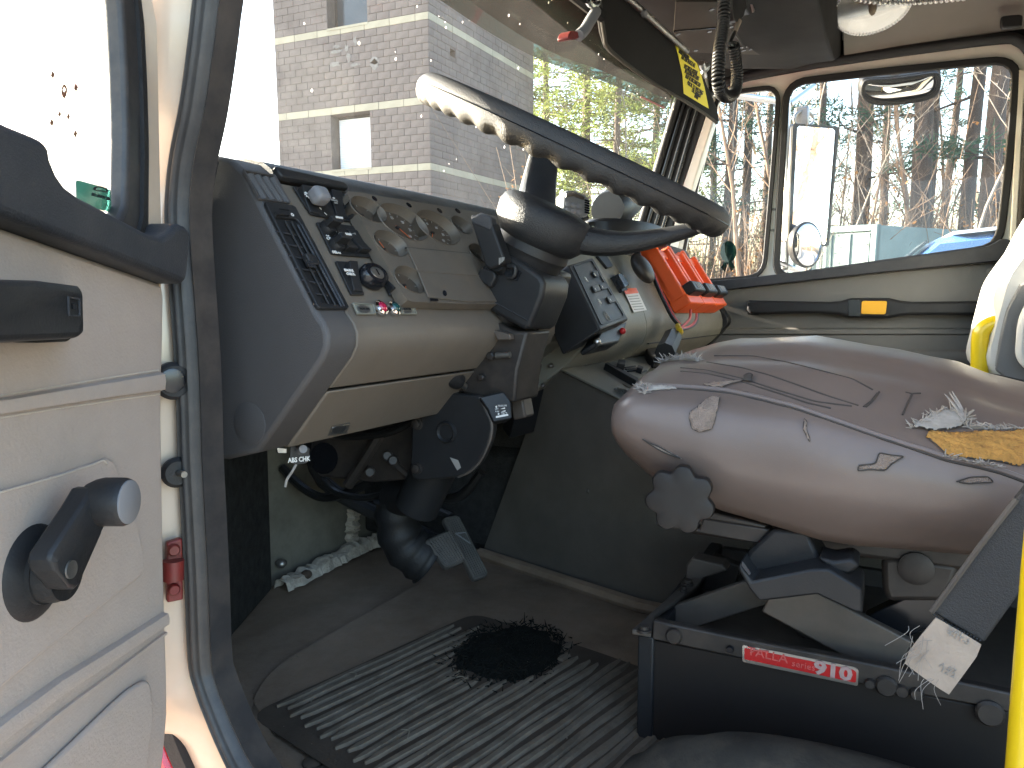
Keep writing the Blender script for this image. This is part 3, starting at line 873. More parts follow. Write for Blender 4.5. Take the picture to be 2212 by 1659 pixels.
ob('vent_mark', ring([oc+PDs.u*.0019*cos(a)+PDs.v*.0019*sin(a) for a in [k*pi/12 for k in range(24)]], [oc+PDs.u*.0011*cos(a)+PDs.v*.0011*sin(a) for a in [k*pi/12 for k in range(24)]], PDs.n*.0003, 24), 'white_print', bv)
# black hood lip over the switches
ob('switch_hood', prism(PDs.pts(z4((582, 222), (1080, 330), (1108, 352), (1122, 380), (1050, 372), (640, 300), (610, 268)), .001), PDs.n*.006+Vector((0, -.001, .001))), 'black_plastic', dash, bevel=.002, seg=3)
# switch rows
def oval(c, ru, rv, k=1.0, h=0.0, n=48): return [c+PDs.u*ru*k*cos(2*pi*i/n)+PDs.v*rv*k*sin(2*pi*i/n)+PDs.n*h for i in range(n)]
def rocker(quad, parent, tip='low', name='rocker_switch'):
    P_ = PDs.pts(z4(*quad), .0022)
    tl, tr, br, bl_ = P_
    n = PDs.n
    hi, lo = (.0085, .002) if tip == 'high' else (.002, .0085)
    mid = .0035
    ml, mr = tl.lerp(bl_, .52), tr.lerp(br, .52)
    V = [tl, tr, mr, br, bl_, ml, tl+n*hi, tr+n*hi, mr+n*mid, br+n*lo, bl_+n*lo, ml+n*mid]
    F = [(6, 7, 8, 11), (11, 8, 9, 10), (0, 1, 7, 6), (1, 2, 8, 7), (2, 3, 9, 8), (3, 4, 10, 9), (4, 5, 11, 10), (5, 0, 6, 11)]
    return ob(name, (V, F), 'black_plastic', parent, bevel=.0007, ang=25)
row1 = pp('switch_plate', PDs, z4((735, 345), (1165, 408), (1240, 612), (1060, 590), (865, 548)), 'black_plastic', dash, .0022, off=.0, r=.002, bevel=.0006)
rocker(((775, 360), (868, 378), (932, 548), (862, 530)), row1, 'high')
rocker(((992, 392), (1064, 406), (1128, 576), (1058, 562)), row1, 'high')
rocker(((1072, 416), (1138, 428), (1218, 584), (1150, 578)), row1, 'low')
ob('lever_slot', prism(PDs.pts(z4((905, 440), (960, 450), (1035, 560), (985, 560)), .0023), PDs.n*.0006), 'black_rubber', row1)
lk = PDs.at(*z4((935, 408))[0], .016)
ob('lever_knob', box(lk, .0205, .0175, .017, (PDs.u, PDs.v, PDs.n)), 'knob_grey', row1, bevel=.0055, seg=4, label='worn grey knob of the headlamp lever')
ob('lever_stem', cyl(PDs.at(*z4((940, 455))[0], .002), lk, .004, .005), 'knob_grey', row1)
def glyph(name, px, pts, s, parent, m='white_print', off=.0115, w=.00045):
    c = PDs.at(*z4(px)[0], off)
    sh = [tube([c+PDs.u*(x*s)+PDs.v*(y*s) for x, y in L], w, 4) for L in pts]
    return ob(name, J(*sh), m, parent)
circ = lambda r, x=0, y=0, a0=0, a1=360, n=14: [(x+r*cos(radians(a0+(a1-a0)*k/n)), y+r*sin(radians(a0+(a1-a0)*k/n))) for k in range(n+1)]
glyph('lamp_symbol', (848, 402), [circ(.45), [(-.25, .5), (-.25, .85), (.25, .85), (.25, .5)]] + [[(.65*cos(a), .65*sin(a)), (.95*cos(a), .95*sin(a))] for a in (0, -.7, -1.57, -2.44, 3.14, .6, 2.5)], .0042, row1, off=.0095)
def lab(s, px, size, parent, m='white_print', off=.0088, pl=PDs, squash=.9):
    return text('lettering', s, pl.at(*z4(px)[0], off), pl.u, pl.v, size, m, parent, squash=squash)
lab('SET\nRESUME', (1132, 455), .0044, row1, off=.0046)
lab('CRUISE\nOFF', (1050, 450), .0036, row1, 'grey_print', off=.0092)
glyph('pilot_mark', (1040, 424), [[(-.5, 0), (.5, 0)]], .003, row1, off=.0108, w=.0007)
glyph('lever_marks', (945, 500), [[(-1.2, 1.6), (-.6, .9)], [(-.2, .2), (.1, -.2)], [(.4, -.8), (.8, -1.3)]], .006, row1, off=.003, w=.0005)
row2 = pp('switch_plate', PDs, z4((905, 605), (1030, 612), (1310, 655), (1390, 868), (1112, 846), (1020, 836)), 'black_plastic', dash, .0022, off=0, r=.002, bevel=.0006)
rocker(((1045, 645), (1112, 655), (1186, 822), (1112, 812)), row2)
rocker(((1130, 655), (1202, 662), (1280, 832), (1210, 824)), row2)
rocker(((1226, 662), (1300, 668), (1366, 848), (1308, 842)), row2, 'high')
for c, t in (((985, 650), 'ON/OFF'), ((1050, 770), 'WASH')):
    b = PDs.at(*z4(c)[0], .002)
    k_ = ob('rotary_knob', lathe([(.0085, 0), (.0085, .006), (.0075, .0075)], b, PDs.n, 24), 'black_plastic', row2)
    ob('knob_fin', prism(rounded([b+PDs.u*x*.001+PDs.v*y*.001+PDs.n*.006 for x, y in ((-8.5, -3), (6, -3.6), (11, 0), (11, 3.5), (6, 5.2), (-8, 3))], .001), PDs.n*.012), 'black_plastic', k_, bevel=.001)
    text('lettering', t, b+PDs.u*.004+PDs.v*.0018+PDs.n*.0185, PDs.u, PDs.v, .0037, 'white_print', k_, squash=.85)
lab('DELAY', (1062, 818), .0048, row2, off=.0026)
glyph('wiper_symbol', (1008, 722), [circ(1.0, 0, -.4, 35, 145, 8), circ(.45, 0, -.4, 35, 145, 6), [(.82, .17), (.37, -.14)], [(-.82, .17), (-.37, -.14)], [(0, -.4), (.3, .5)], [(-.5, .9), (-.3, 1.15), (-.1, .9)], [(.1, .9), (.3, 1.15), (.5, .9)]], .0045, row2, off=.003)
for px in ((1090, 690), (1190, 695)):
    glyph('lamp_symbol', px, [circ(.7), [(-1.1, .8), (-1.6, 1.0)], [(-.9, -.9), (-1.2, -1.1), (.6, -1.1)], [(.6, .9), (.9, .9), (.9, .4)]], .0038, row2, 'grey_print', off=.0046)
glyph('mirror_symbol', (1290, 715), [[(-.7, -1), (.5, -1), (.6, 1), (-.6, 1), (-.7, -1)], [(.6, .4), (1.1, .4), (1.1, -.4)], [(-.3, -.6), (.3, .6)], [(.3, -.4), (-.3, .5)]], .0042, row2, off=.0085)
glyph('pilot_mark', (1282, 683), [[(-.5, 0), (.5, 0)]], .003, row2, off=.0105, w=.0007)
ec = pp('switch_plate', PDs, z4((1045, 888), (1142, 893), (1256, 1132), (1160, 1132)), 'black_plastic', dash, .0022, r=.0015, bevel=.0006)
rocker(((1118, 908), (1176, 912), (1246, 1108), (1180, 1100)), ec, 'high')
lab('ENGINE\nCHECK', (1157, 962), .0044, ec, off=.0088)
ic = pp('switch_plate', PDs, z4((1328, 908), (1420, 920), (1524, 1138), (1440, 1138)), 'black_plastic', dash, .0022, r=.0015, bevel=.0006)
rocker(((1368, 925), (1432, 930), (1502, 1112), (1436, 1108)), ic)
lab('IDLE\nINC/\nDEC', (1418, 972), .0046, ic, off=.0046)
# ignition
igc = PDs.at(*z4((1300, 1012))[0], .001)
ign = ob('ignition_switch', loft([oval(igc, .0200, .0142, 1, 0), oval(igc, .0200, .0142, 1, .009), oval(igc, .0200, .0142, .86, .0125), oval(igc, .0200, .0142, .57, .0130), oval(igc, .0200, .0142, .55, .0112)]), 'black_gloss', dash, ang=40, label='round ignition lock with silver key slot')
ob('lock_ring', loft([oval(igc, .0105, .0076, 1, .0114), oval(igc, .0105, .0076, 1, .0124), oval(igc, .0105, .0076, .92, .0130)]), 'dull_steel', ign)
ob('key_slot', prism([igc+PDs.n*.0131+PDs.u*x*.001+PDs.v*y*.001 for x, y in ((-.9, -3.6), (.9, -3.6), (1.1, 0), (1.0, 3.8), (-1.0, 3.8), (-1.1, 0))], PDs.n*.0002), 'black_gloss', ign)
# pilot lamps with their name plates
PN = Plane(Vector((.6, .478, 1.655)), Vector((0, -.90, .43)))
for px, m in (((1372, 1232), 'lamp_red'), ((1468, 1234), 'lamp_green')):
    c = PDs.at(*z4(px)[0], .001)
    lamp = ob('pilot_lamp', lathe([(.0088, 0), (.0094, .0015), (.0088, .0045), (.0066, .006), (.0062, .005)], c, PDs.n, 30), 'chrome', dash, label=('chrome pilot lamp with red lens' if m == 'lamp_red' else 'chrome pilot lamp with dark green lens'))
    ob('lamp_lens', ellipsoid(c+PDs.n*.0045, .0062, .0062, .0042, (PDs.u, PDs.v, PDs.n), 18, 10), m, lamp)
for q, t, oc_ in ((((1170, 1190), (1322, 1200), (1342, 1272), (1206, 1272)), 'ENGINE RUN', (1258, 1232)), (((1500, 1197), (1608, 1200), (1640, 1272), (1528, 1270)), 'ATC ENGAGED', (1568, 1234))):
    fr = ob('name_plate', ring(PDs.pts(z4(*q), .0008), PDs.pts(z4(*[(x*.9+sum(a for a, b in q)/4*.1, y*.84+sum(b for a, b in q)/4*.16) for x, y in q]), .0008), PDs.n*.0022, 48), 'dash_green', dash, bevel=.0004)
    ob('plate_back', prism(PDs.pts(z4(*q), .0006), PDs.n*.0008), 'dash_green', fr)
    cc = PDs.at(*z4(oc_)[0], .0016); rx = .0098 if 'RUN' in t else .0086
    ob('plate_oval', prism([cc+PDs.u*rx*cos(a*pi/14)+PDs.v*.0049*sin(a*pi/14) for a in range(28)], PDs.n*.0009), 'dull_steel', fr)
    text('lettering', t, cc+PDs.n*.0012, PDs.u, PDs.v, .0036, 'black_print', fr, squash=.72 if 'RUN' in t else .55)
# gauge cluster
cl_o = z4((1128, 372), (1240, 385), (1640, 452), (1965, 505), (2250, 560), (2330, 740), (2260, 1195), (2000, 1192), (1605, 1176), (1562, 1158), (1500, 1046), (1396, 860), (1247, 600), (1150, 420))
CO = .0145
clp = rounded(PDs.pts(cl_o, CO), .006)
PCl = Plane(PDs.o+PDs.n*CO, PDs.n)
# centre, half width along the dash, half height up the slope, needle angle
gauges = [((1292, 508), .0300, .0170, 200), ((1548, 600), .0475, .0262, 300), ((1800, 640), .0470, .0262, 240), ((1968, 620), .0250, .0145, 90), ((1455, 755), .0290, .0172, 100), ((1602, 1018), .0290, .0180, 260), ((2100, 825), .0270, .0150, 120)]
clu = ob('gauge_cluster', plate_holes(resample(clp, 140), [oval(PDs.at(*z4(px)[0], CO), ru, rv) for px, ru, rv, na in gauges], PCl, PDs.n*-(CO-.0015)), 'cluster_grey', dash, label='grey brown gauge cluster with dusty round dials')
for gi, (px, ru, rv, na) in enumerate(gauges):
    c = PDs.at(*z4(px)[0], CO)-PDs.n*(CO-.002)
    top = CO-.002
    gg = ob('gauge', loft([oval(c, ru, rv, 1.03, top+.0002), oval(c, ru, rv, 1.015, top+.0012), oval(c, ru, rv, .99, top), oval(c, ru, rv, .92, .001), oval(c, ru, rv, .90, .0006)], False), 'cluster_grey', clu, ang=50)
    ob('dial', loft([oval(c, ru, rv, .93, 0), oval(c, ru, rv, .93, .0007)]), 'gauge_face', gg)
    a = radians(na)
    nd = PDs.u*(cos(a)*ru)+PDs.v*(sin(a)*rv)
    ob('needle', tube([c+PDs.n*.0022-nd*.1, c+PDs.n*.0022+nd*.62], .0005, 5), 'gauge_needle', gg)
    ob('needle_cap', loft([oval(c, ru, rv, .09, .0006, 14), oval(c, ru, rv, .08, .0028, 14)]), 'black_plastic', gg)
    tk = []
    big = ru > .04
    for k in range(13 if big else 7):
        a = radians(225-270*k/(12 if big else 6))
        dv = PDs.u*(cos(a)*ru)+PDs.v*(sin(a)*rv)
        tk.append(tube([c+PDs.n*.0012+dv*.72, c+PDs.n*.0012+dv*.84], .0004, 4))
    ob('tick_marks', J(*tk), 'grey_print', gg)
    if big:
        for k in range(0, 7):
            a = radians(225-270*k/6)
            text('numeral', str(k*5) if gi == 1 else str(k*15), c+PDs.n*.0012+(PDs.u*(cos(a)*ru)+PDs.v*(sin(a)*rv))*.56, PDs.u, PDs.v, .0058, 'grey_print', gg)
bp_ = pp('blank_panel', PDs, z4((1562, 788), (2030, 832), (2120, 965), (2250, 1180), (2010, 1182), (1720, 1150), (1640, 955)), 'cluster_grey', clu, .0022, off=CO+.0002, r=.002, bevel=.0008)
ob('panel_step', tube(PDs.pts(z4((1645, 955), (2110, 988)), CO+.0024), .0009, 6), 'cluster_grey', bp_)
ob('panel_gap', tube(PDs.pts(z4((1560, 786), (2030, 830), (2100, 940)), CO+.0006), .0013, 6), 'black_rubber', bp_)
ob('blank_hole', prism([PDs.at(*z4((1845+15*cos(a*pi/9), 1115+20*sin(a*pi/9)+6*cos(a*pi/9)))[0], CO+.0025) for a in range(18)], PDs.n*.0003), 'black_gloss', bp_)
ob('release_slot', prism(PDs.pts(z4((1738, 1153), (1795, 1156), (1800, 1172), (1742, 1170)), CO+.0024), PDs.n*.0004), 'black_gloss', bp_)
for px in ((1335, 428), (1585, 475), (1808, 515), (1940, 518)):
    ob('warning_lamp', prism([PDs.at(*z4((px[0]+20*cos(a*pi/8), px[1]+13*sin(a*pi/8)+13*cos(a*pi/8)))[0], CO+.0001) for a in range(16)], PDs.n*.0004), 'black_gloss', clu)
# centre and passenger part of the dash
face_c = [(.60, 1.795), (.566, 1.788)] + [face_pt(.004), face_pt(.120)]
bulge = [(.4835, 1.668), (.474, 1.650), (.468, 1.628), (.468, 1.606), (.476, 1.585), (.50, 1.560), (.535, 1.535), (.56, 1.51), (.62, 1.50)]
cpan = ob('centre_panel', extr(face_c+bulge, 1.20, 1.56), 'dash_green', dash, bevel=.004, ang=45, label='grey green centre panel of the dashboard')
ppan = ob('passenger_panel', extr([(y+.002, z) for y, z in face_c+bulge], 1.563, 2.385), 'dash_green', dash, bevel=.004, ang=45, label='grey green passenger side of the dashboard')
ob('glove_seam', tube([Vector((x, .4745+.002, 1.582)) for x in (1.6, 2.0, 2.37)], .0014, 6), 'black_rubber', ppan)
ob('dash_end', extr([(y-.01, z) for y, z in cap_prof], 2.387, 2.43), 'black_plastic', dash, bevel=.004)
ob('column_shroud', extr([(.56, 1.78), face_pt(.01), face_pt(.11), (.50, 1.66), (.505, 1.60), (.56, 1.56)], 1.062, 1.198), 'dash_green', dash, bevel=.004)
ob('dash_back', bx(.54, 2.42, .62, .78, 1.52, 1.765), 'black_rubber', dash)
# ============================================================ steering wheel
WC = Vector((.92, .378, 1.853)); wa = radians(27)
WN = Vector((0, -sin(wa), cos(wa))); WFw = Vector((0, cos(wa), sin(wa))); WX = Vector((1, 0, 0))
wheel = thing('steering_wheel', 'black two spoke steering wheel with finger grips under its rim', 'steering wheel', WC-WN*.12)
def wdir(deg): a = radians(deg); return WX*cos(a)+WFw*sin(a)
R_ = .2015
loops = []
NW = 260
for i in range(NW):
    d = wdir(360*i/NW)
    L = []
    g = .5+.5*cos(2*pi*i/NW*40)
    for j in range(18):
        ph = 2*pi*j/18
        rr = .0172
        a, b = cos(ph), sin(ph)
        if b < -.15: rr -= .0038*g*min(1, (-b-.15)*1.6)
        if b > 0: rr *= 1.02
        L.append(WC+d*(R_+rr*a)+WN*(rr*1.12*b))
    loops.append(L)
V, F = [], []
for L in loops: V += L
for i in range(NW):
    k = (i+1) % NW
    F += [(i*18+j, i*18+(j+1) % 18, k*18+(j+1) % 18, k*18+j) for j in range(18)]
rim = ob('rim', (V, F), 'rim_urethane', wheel, ang=70)
ob('rim_seam', tube([WC+wdir(5*i)*(R_+.0174)+WN*.0035 for i in range(72)], .0006, 5, True), 'black_gloss', rim)
HC = WC-WN*.087
hub_l = []
for h, rx, rf in ((-.038, .040, .040), (-.034, .050, .054), (-.018, .058, .068), (.000, .060, .070), (.010, .057, .067), (.017, .048, .058), (.020, .034, .040)):
    hub_l.append([HC+WN*h+WX*(rx*cos(t)*(1+.06*cos(2*t)))+WFw*(rf*sin(t)) for t in [2*pi*k/40 for k in range(40)]])
hub = ob('hub_pad', loft(hub_l), 'pad_leather', wheel, ang=50, label='grained black hub pad')
def spoke(deg, w0, w1, name='spoke'):
    d = wdir(deg); s_ = WN.cross(d)
    L = []
    for t, h, w, th in ((.030, -.006, w0, .028), (.062, -.002, w0*.98, .028), (.10, .010, w0*.92, .026), (.14, .036, w1*1.1, .022), (.175, .064, w1, .018), (.198, .082, w1, .014)):
        p = HC+d*t+WN*h
        nn = WN
        L.append([p+s_*(w*a)+nn*(th*b) for a, b in ((-.95, -.55), (-1, 0), (-.85, .45), (-.4, .62), (.4, .62), (.85, .45), (1, 0), (.95, -.55), (.4, -.8), (-.4, -.8))])
    return ob(name, loft(L), 'pad_leather', wheel, ang=50, subsurf=1)
sp1 = spoke(-72, .036, .026); sp2 = spoke(38, .033, .025)
d = wdir(-72)
ob('horn_seam', tube([HC+d*.062+WN.cross(d)*(.031*t)+WN*(.0165-.012*t*t) for t in [-1+2*k/12 for k in range(13)]], .0018, 6), 'black_gloss', sp1)
ob('spoke_screw', box(HC+d*.182+WN*.082, .03, .018, .004, (d, WN.cross(d), WN)), 'black_gloss', sp1)

# ============================================================ steering column
CXN = .868                                   # near side of the column
PC = XP(CXN)
col_ = thing('steering_column', 'black tilting steering column with turn signal lever, bracket and tilt label', 'steering column', (.92, .72, FLOOR))
AX0 = HC-WN*.034
axd = -WN
ob('column_collar', lathe([(.050, 0), (.052, .012), (.047, .020), (.047, .050), (.040, .060)], AX0, axd, 36), 'black_plastic', col_)
sh_px = [(1042, 573), (1060, 562), (1097, 550), (1130, 568), (1168, 596), (1176, 612), (1172, 640), (1146, 705), (1132, 714), (1060, 672), (1012, 642), (1018, 622)]
shr = ob('column_shroud', prism(PC.pts(sh_px), (.085, 0, 0)), 'black_plastic', col_, bevel=.006, seg=3, ang=50)
ob('shroud_back', prism(XP(.955).pts([(1130, 560), (1208, 588), (1206, 600), (1165, 712), (1125, 712)]), (.05, 0, 0)), 'black_plastic', col_, bevel=.005)
ob('shroud_seam', tube(PC.pts([(1028, 640), (1060, 648), (1140, 692)], .001), .0009, 5), 'dark_trim', shr)
ob('shroud_tab', prism(rounded(PC.pts([(1046, 580), (1075, 588), (1078, 600), (1067, 622), (1036, 602)], .001), .003), (-.010, 0, 0)), 'black_plastic', shr, bevel=.002)
ob('shroud_slot', prism(PC.pts([(1090, 570), (1128, 588), (1118, 608), (1082, 590)], .0004), (-.0012, 0, 0)), 'black_gloss', shr)
ob('slot_hook', tube(smooth_path(PC.pts([(1096, 574), (1112, 578), (1110, 596), (1096, 600)], .006)), .003, 6), 'black_plastic', shr)
# turn signal paddle
PL_ = XP(.845)
lv = ob('signal_lever', prism(PL_.pts([(1014, 470), (1020, 462), (1060, 478), (1066, 492), (1090, 560), (1086, 570), (1058, 582), (1048, 574)]), (.022, 0, 0)), 'black_plastic', col_, bevel=.003, seg=3, label='black paddle of the turn signal lever')
ob('lever_end', prism(PL_.pts([(1014, 470), (1036, 459), (1060, 466), (1062, 488), (1058, 500), (1018, 484)], .001), (.016, 0, 0)), 'dark_trim', lv, bevel=.003)
for k in range(4):
    ob('lever_mark', prism(PL_.pts([(1078+k*3.4, 557-k*0.6), (1080+k*3.4, 557-k*.6), (1080+k*3.0, 572-k*3), (1078+k*3.0, 572-k*3)], .0005), (-.0006, 0, 0)), 'grey_print', lv)
ob('lever_stalk', tube([PL_.at(1075, 572, -.012), XP(.90).at(1100, 600)], .009, 10), 'black_plastic', lv)
# lower column, tilt bracket
ob('column_tube', cyl(AX0+axd*.05, AX0+axd*.44, .036, .034, 24), 'black_plastic', col_)
PB = XP(.874)
br_px = [(1062, 690), (1112, 716), (1140, 716), (1118, 800), (1112, 870), (1052, 862), (1000, 850), (958, 838), (968, 800), (985, 752), (1020, 700)]
brk = ob('tilt_bracket', prism(PB.pts(br_px), (.075, 0, 0)), 'seat_metal', col_, bevel=.004)
ob('bracket_cover', prism(PB.pts([(1000, 748), (1030, 712), (1064, 728), (1068, 735), (1028, 778), (1018, 776), (978, 762)], .006), (-.020, 0, 0)), 'seat_metal_grey', brk, bevel=.003)
ob('bracket_plate', prism(PB.pts([(1072, 710), (1110, 722), (1112, 733), (1084, 734)], .002), (-.012, 0, 0)), 'seat_metal_grey', brk, bevel=.001)
ringc = PB.at(1022, 698, .022)
ob('clamp_ring', J(lathe([(.0150, 0), (.0155, .004), (.0125, .006), (.0115, .001)], ringc, Vector((-.8, -.35, .3)), 24)), 'knob_grey', brk)
ob('clamp_screw', ellipsoid(PB.at(1034, 704, .026), .010, .011, .012), 'seat_metal', brk)
for px, r in (((1063, 769), .006), ((1043, 815), .0045)):
    ob('bolt', lathe([(r, 0), (r, .006), (r*.7, .0075)], PB.at(*px, .0), PB.n, 6 if r > .005 else 16), 'seat_metal', brk)
ob('pivot_pin', cyl(PB.at(1072, 768, .006), PB.at(1102, 766, .006), .0042), 'dull_steel', brk)
kc = PB.at(1000, 834, .010)
ob('tilt_lever', cyl(PB.at(1004, 835, .004), PB.at(985, 822, .030), .0045), 'dull_steel', brk)
ob('lever_knob', lathe([(.0115, 0), (.0125, .006), (.0125, .024), (.0110, .027)], PB.at(990, 824, .022), (PB.at(955, 802, .055)-PB.at(990, 824, .022)), 28), 'black_rubber', brk)
PT = XP(.862)
tp_px = [(938, 850), (1000, 852), (1036, 858), (1050, 885), (1062, 912), (1061, 940), (1052, 968), (1036, 998), (1015, 1018), (990, 1030), (940, 1036), (890, 1032), (888, 960), (892, 905), (918, 880)]
tpl = ob('side_plate', prism(smooth_closed(PT.pts(tp_px), 3), (.016, 0, 0)), 'black_plastic', col_, bevel=.003, ang=50, label='broad black side plate at the foot of the column')
ob('plate_rim', tube(smooth_path(PT.pts([(1036, 858), (1050, 885), (1062, 912), (1061, 940), (1052, 968), (1036, 998), (1015, 1018), (990, 1030)], -.002)), .0022, 6), 'seat_metal_grey', tpl)
for px, r in (((966, 933), .0155),):
    ob('plate_boss', lathe([(r, 0), (r, .002), (r*.86, .0055), (r*.74, .0035), (r*.7, .002)], PT.at(*px), PT.n, 32), 'black_plastic', tpl)
for px in ((903, 915), (902, 1011)):
    ob('bolt', lathe([(.0085, 0), (.0085, .002), (.0064, .0024), (.0064, .0075), (.004, .0085)], PT.at(*px), PT.n, 20), 'seat_metal', tpl)
ob('scuff', prism(PT.pts([(972, 988), (990, 994), (996, 1010), (988, 1016), (982, 1006)], .0002), (-.0003, 0, 0)), 'grey_print', tpl)
# block with the tilt label
PBk = Plane(PT.at(1080, 890), Vector((-.75, -.55, .25)))
blk = ob('label_block', prism(rounded(PBk.pts([(1036, 858), (1088, 846), (1104, 868), (1106, 904), (1066, 912), (1054, 884)]), .003), -PBk.n*.04), 'black_plastic', col_, bevel=.003)
tl_ = pp('tilt_label', PBk, [(1067, 875), (1092, 871), (1098, 897), (1071, 902)], 'black_print', blk, .0006, label='small black and white tilt and telescope label')
pp('label_base', PBk, [(1071, 899), (1097, 894), (1098, 898), (1071, 903)], 'white_print', tl_, .0009)
for t, px, s_ in (('TELESCOPE', (1085, 876.5), .0030), ('LIFT', (1073, 883.5), .0032), ('PUSH', (1074, 889), .0026), ('TILT', (1089, 894), .0052)):
    text('lettering', t, PBk.at(*px, .0009), PBk.u, PBk.v, s_, 'white_print', tl_, squash=.8)
for px, fl in (((1072, 879), 1), ((1077, 894), -1)):
    c = PBk.at(*px, .0008)
    ob('arrow', prism([c+PBk.u*x*.0009+PBk.v*y*.0009*fl for x, y in ((-.8, -1.5), (.8, -1.5), (.8, 0), (1.8, 0), (0, 2), (-1.8, 0), (-.8, 0))], PBk.n*.0003), 'white_print', tl_)
for px in ((1086, 882), (1087, 888)):
    c = PBk.at(*px, .0008)
    ob('wedge', prism([c+PBk.u*x*.001+PBk.v*y*.001 for x, y in ((-3, -.8), (3, -.8), (3, 1.2))], PBk.n*.0003), 'white_print', tl_)
ob('end_bracket', prism(XP(.93).pts([(1104, 838), (1128, 856), (1136, 902), (1108, 908), (1102, 870)]), (.03, 0, 0)), 'seat_metal_grey', col_, bevel=.003)
ob('column_cable', tube(smooth_path([XP(.96).at(*p) for p in ((1178, 650), (1180, 672), (1168, 700), (1148, 722), (1130, 735))]), .0028, 8), 'wire_black', col_)
# under-dash bracket in front of the column
PU = XP(.90)
ub = ob('dash_bracket', prism(XP(.905).pts([(672, 946), (760, 935), (896, 905), (898, 1036), (800, 1042), (690, 1030), (668, 1000)]), (.02, 0, 0)), 'seat_metal', col_, bevel=.004)
ob('bracket_rib', tube(XP(.905).pts([(822, 938), (752, 1048)], .004), .009, 8), 'seat_metal', ub)
ob('bracket_rib', tube(XP(.905).pts([(830, 985), (892, 1035)], .003), .006, 8), 'seat_metal', ub)
for px in ((838, 985), (800, 1020), (850, 995)):
    ob('bolt', lathe([(.0085, 0), (.0085, .009), (.006, .011)], XP(.905).at(*px, .002), Vector((-.8, -.5, .2)), 10), 'seat_metal', ub)
ob('bracket_hole', prism([XP(.905).at(700+30*cos(a*pi/10), 990+34*sin(a*pi/10), .001) for a in range(20)], (-.001, 0, 0)), 'black_gloss', ub)
ob('wiring_loom', tube(smooth_path([XP(.89).at(*p) for p in ((690, 935), (760, 942), (840, 934), (900, 905))]), .006, 8), 'wire_black', col_)
# shaft and floor boot
sb0, sb1, sb2, sb3 = AX0+axd*.42, XP(.95).at(852, 1075), XP(.96).at(868, 1165), XP(.985).at(925, 1212)
ob('steering_shaft', cyl(sb0, sb1, .030, .028, 20), 'black_rubber', col_)
spb = smooth_path([sb1, sb2, sb3], 8)
ob('floor_boot', tube(spb, [.031+.010*i/(len(spb)-1)+.0025*cos(i*1.9) for i in range(len(spb))], 24), 'black_rubber', col_, ang=70)

# check-engine socket under the dash: ABS lamp plate
ab = thing('warning_lamp_plate', 'small black plate lettered ABS CHK hanging under the dashboard', 'lamp plate', XP(.62).at(650, 1000))
PA = Plane(XP(.62).at(645, 985), Vector((-.55, -.83, 0)))
apl = pp('plate', PA, [(626, 962), (668, 966), (668, 992), (660, 1001), (632, 1003), (625, 998)], 'black_plastic', ab, .002, r=.002, bevel=.0005)
text('lettering', 'ABS CHK', PA.at(646, 993, .0026), PA.u, PA.v, .0075, 'white_print', ab, squash=.8, bold=.0002)
ob('lamp_socket', cyl(PA.at(648, 972, .001), PA.at(655, 970, .018), .0055, .0045), 'knob_grey', ab)
ob('lamp_bezel', prism(PA.pts([(594, 964), (618, 966), (618, 978), (597, 978)], .001), PA.n*.006), 'dull_steel', ab, bevel=.001)
ob('loose_wire', tube(smooth_path([PA.at(*p, .002) for p in ((640, 1003), (630, 1020), (620, 1035), (616, 1052))]), .0016, 6), 'frayed_white', ab)

# ============================================================ pedals
def pedal(name, label, quad, x, n, m='black_rubber', ribs=(7, 0)):
    cpx = (sum(q[0] for q in quad)/len(quad), sum(q[1] for q in quad)/len(quad))
    c = XP(x).at(*cpx)
    pl = Plane(c, n)
    t = thing(name, label, 'pedal', (c.x, c.y, FLOOR))
    P_ = pl.pts(quad)
    pad = ob('pedal_pad', prism(rounded(P_, .008), -pl.n*.014), 'pedal_rubber', t, bevel=.003)
    tl, tr, br, bl = P_
    sh = []
    for k in range(ribs[0]):
        a = (k+.5)/ribs[0]
        sh.append(tube([tl.lerp(tr, a).lerp(bl.lerp(br, a), .05)+pl.n*.0005, tl.lerp(tr, a).lerp(bl.lerp(br, a), .95)+pl.n*.0005], .0017, 5))
    for k in range(ribs[1]):
        a = (k+.5)/ribs[1]
        sh.append(tube([tl.lerp(bl, a).lerp(tr.lerp(br, a), .05)+pl.n*.0005, tl.lerp(bl, a).lerp(tr.lerp(br, a), .95)+pl.n*.0005], .0014, 5))
    ob('tread_ribs', J(*sh), 'pedal_rubber', pad, kind='stuff')
    return t, pl, c
ac, pla, cc = pedal('accelerator_pedal', 'long narrow ribbed accelerator pedal leaning against the engine cover', [(957, 1118), (989, 1110), (1057, 1243), (1026, 1254)], 1.06, (-.35, -.72, .6), ribs=(7, 0))
tri = ob('pedal_triangle', tube([pla.at(*p, .003) for p in ((984, 1152), (1006, 1150), (1016, 1174), (984, 1152))], .0014, 5), 'knob_grey', ac)
ob('pedal_arm', tube([pla.at(975, 1118, -.015), pla.at(975, 1118, -.015)+Vector((.02, .12, .02))], .009, 8), 'black_plastic', ac)
bk, plb, cb = pedal('brake_pedal', 'broad crosshatched brake pedal beside the accelerator', [(917, 1167), (971, 1143), (1008, 1211), (966, 1228)], .985, (-.35, -.72, .6), ribs=(9, 7))
ob('pedal_arm', tube(smooth_path([plb.at(960, 1185, -.014), plb.at(940, 1165, -.05), Vector((.97, .86, 1.36)), Vector((.97, .88, 1.50))]), .012, 8), 'black_plastic', bk)
ob('pedal_box', bx(1.19, 1.259, .87, .95, 1.20, 1.52), 'carpet', bk, bevel=.01)
for px in ((865, 1102), (884, 1102)):
    ob('box_screw', ellipsoid(YP(.885).at(*px, .002), .0055, .0055, .0055), 'dull_steel', bk)

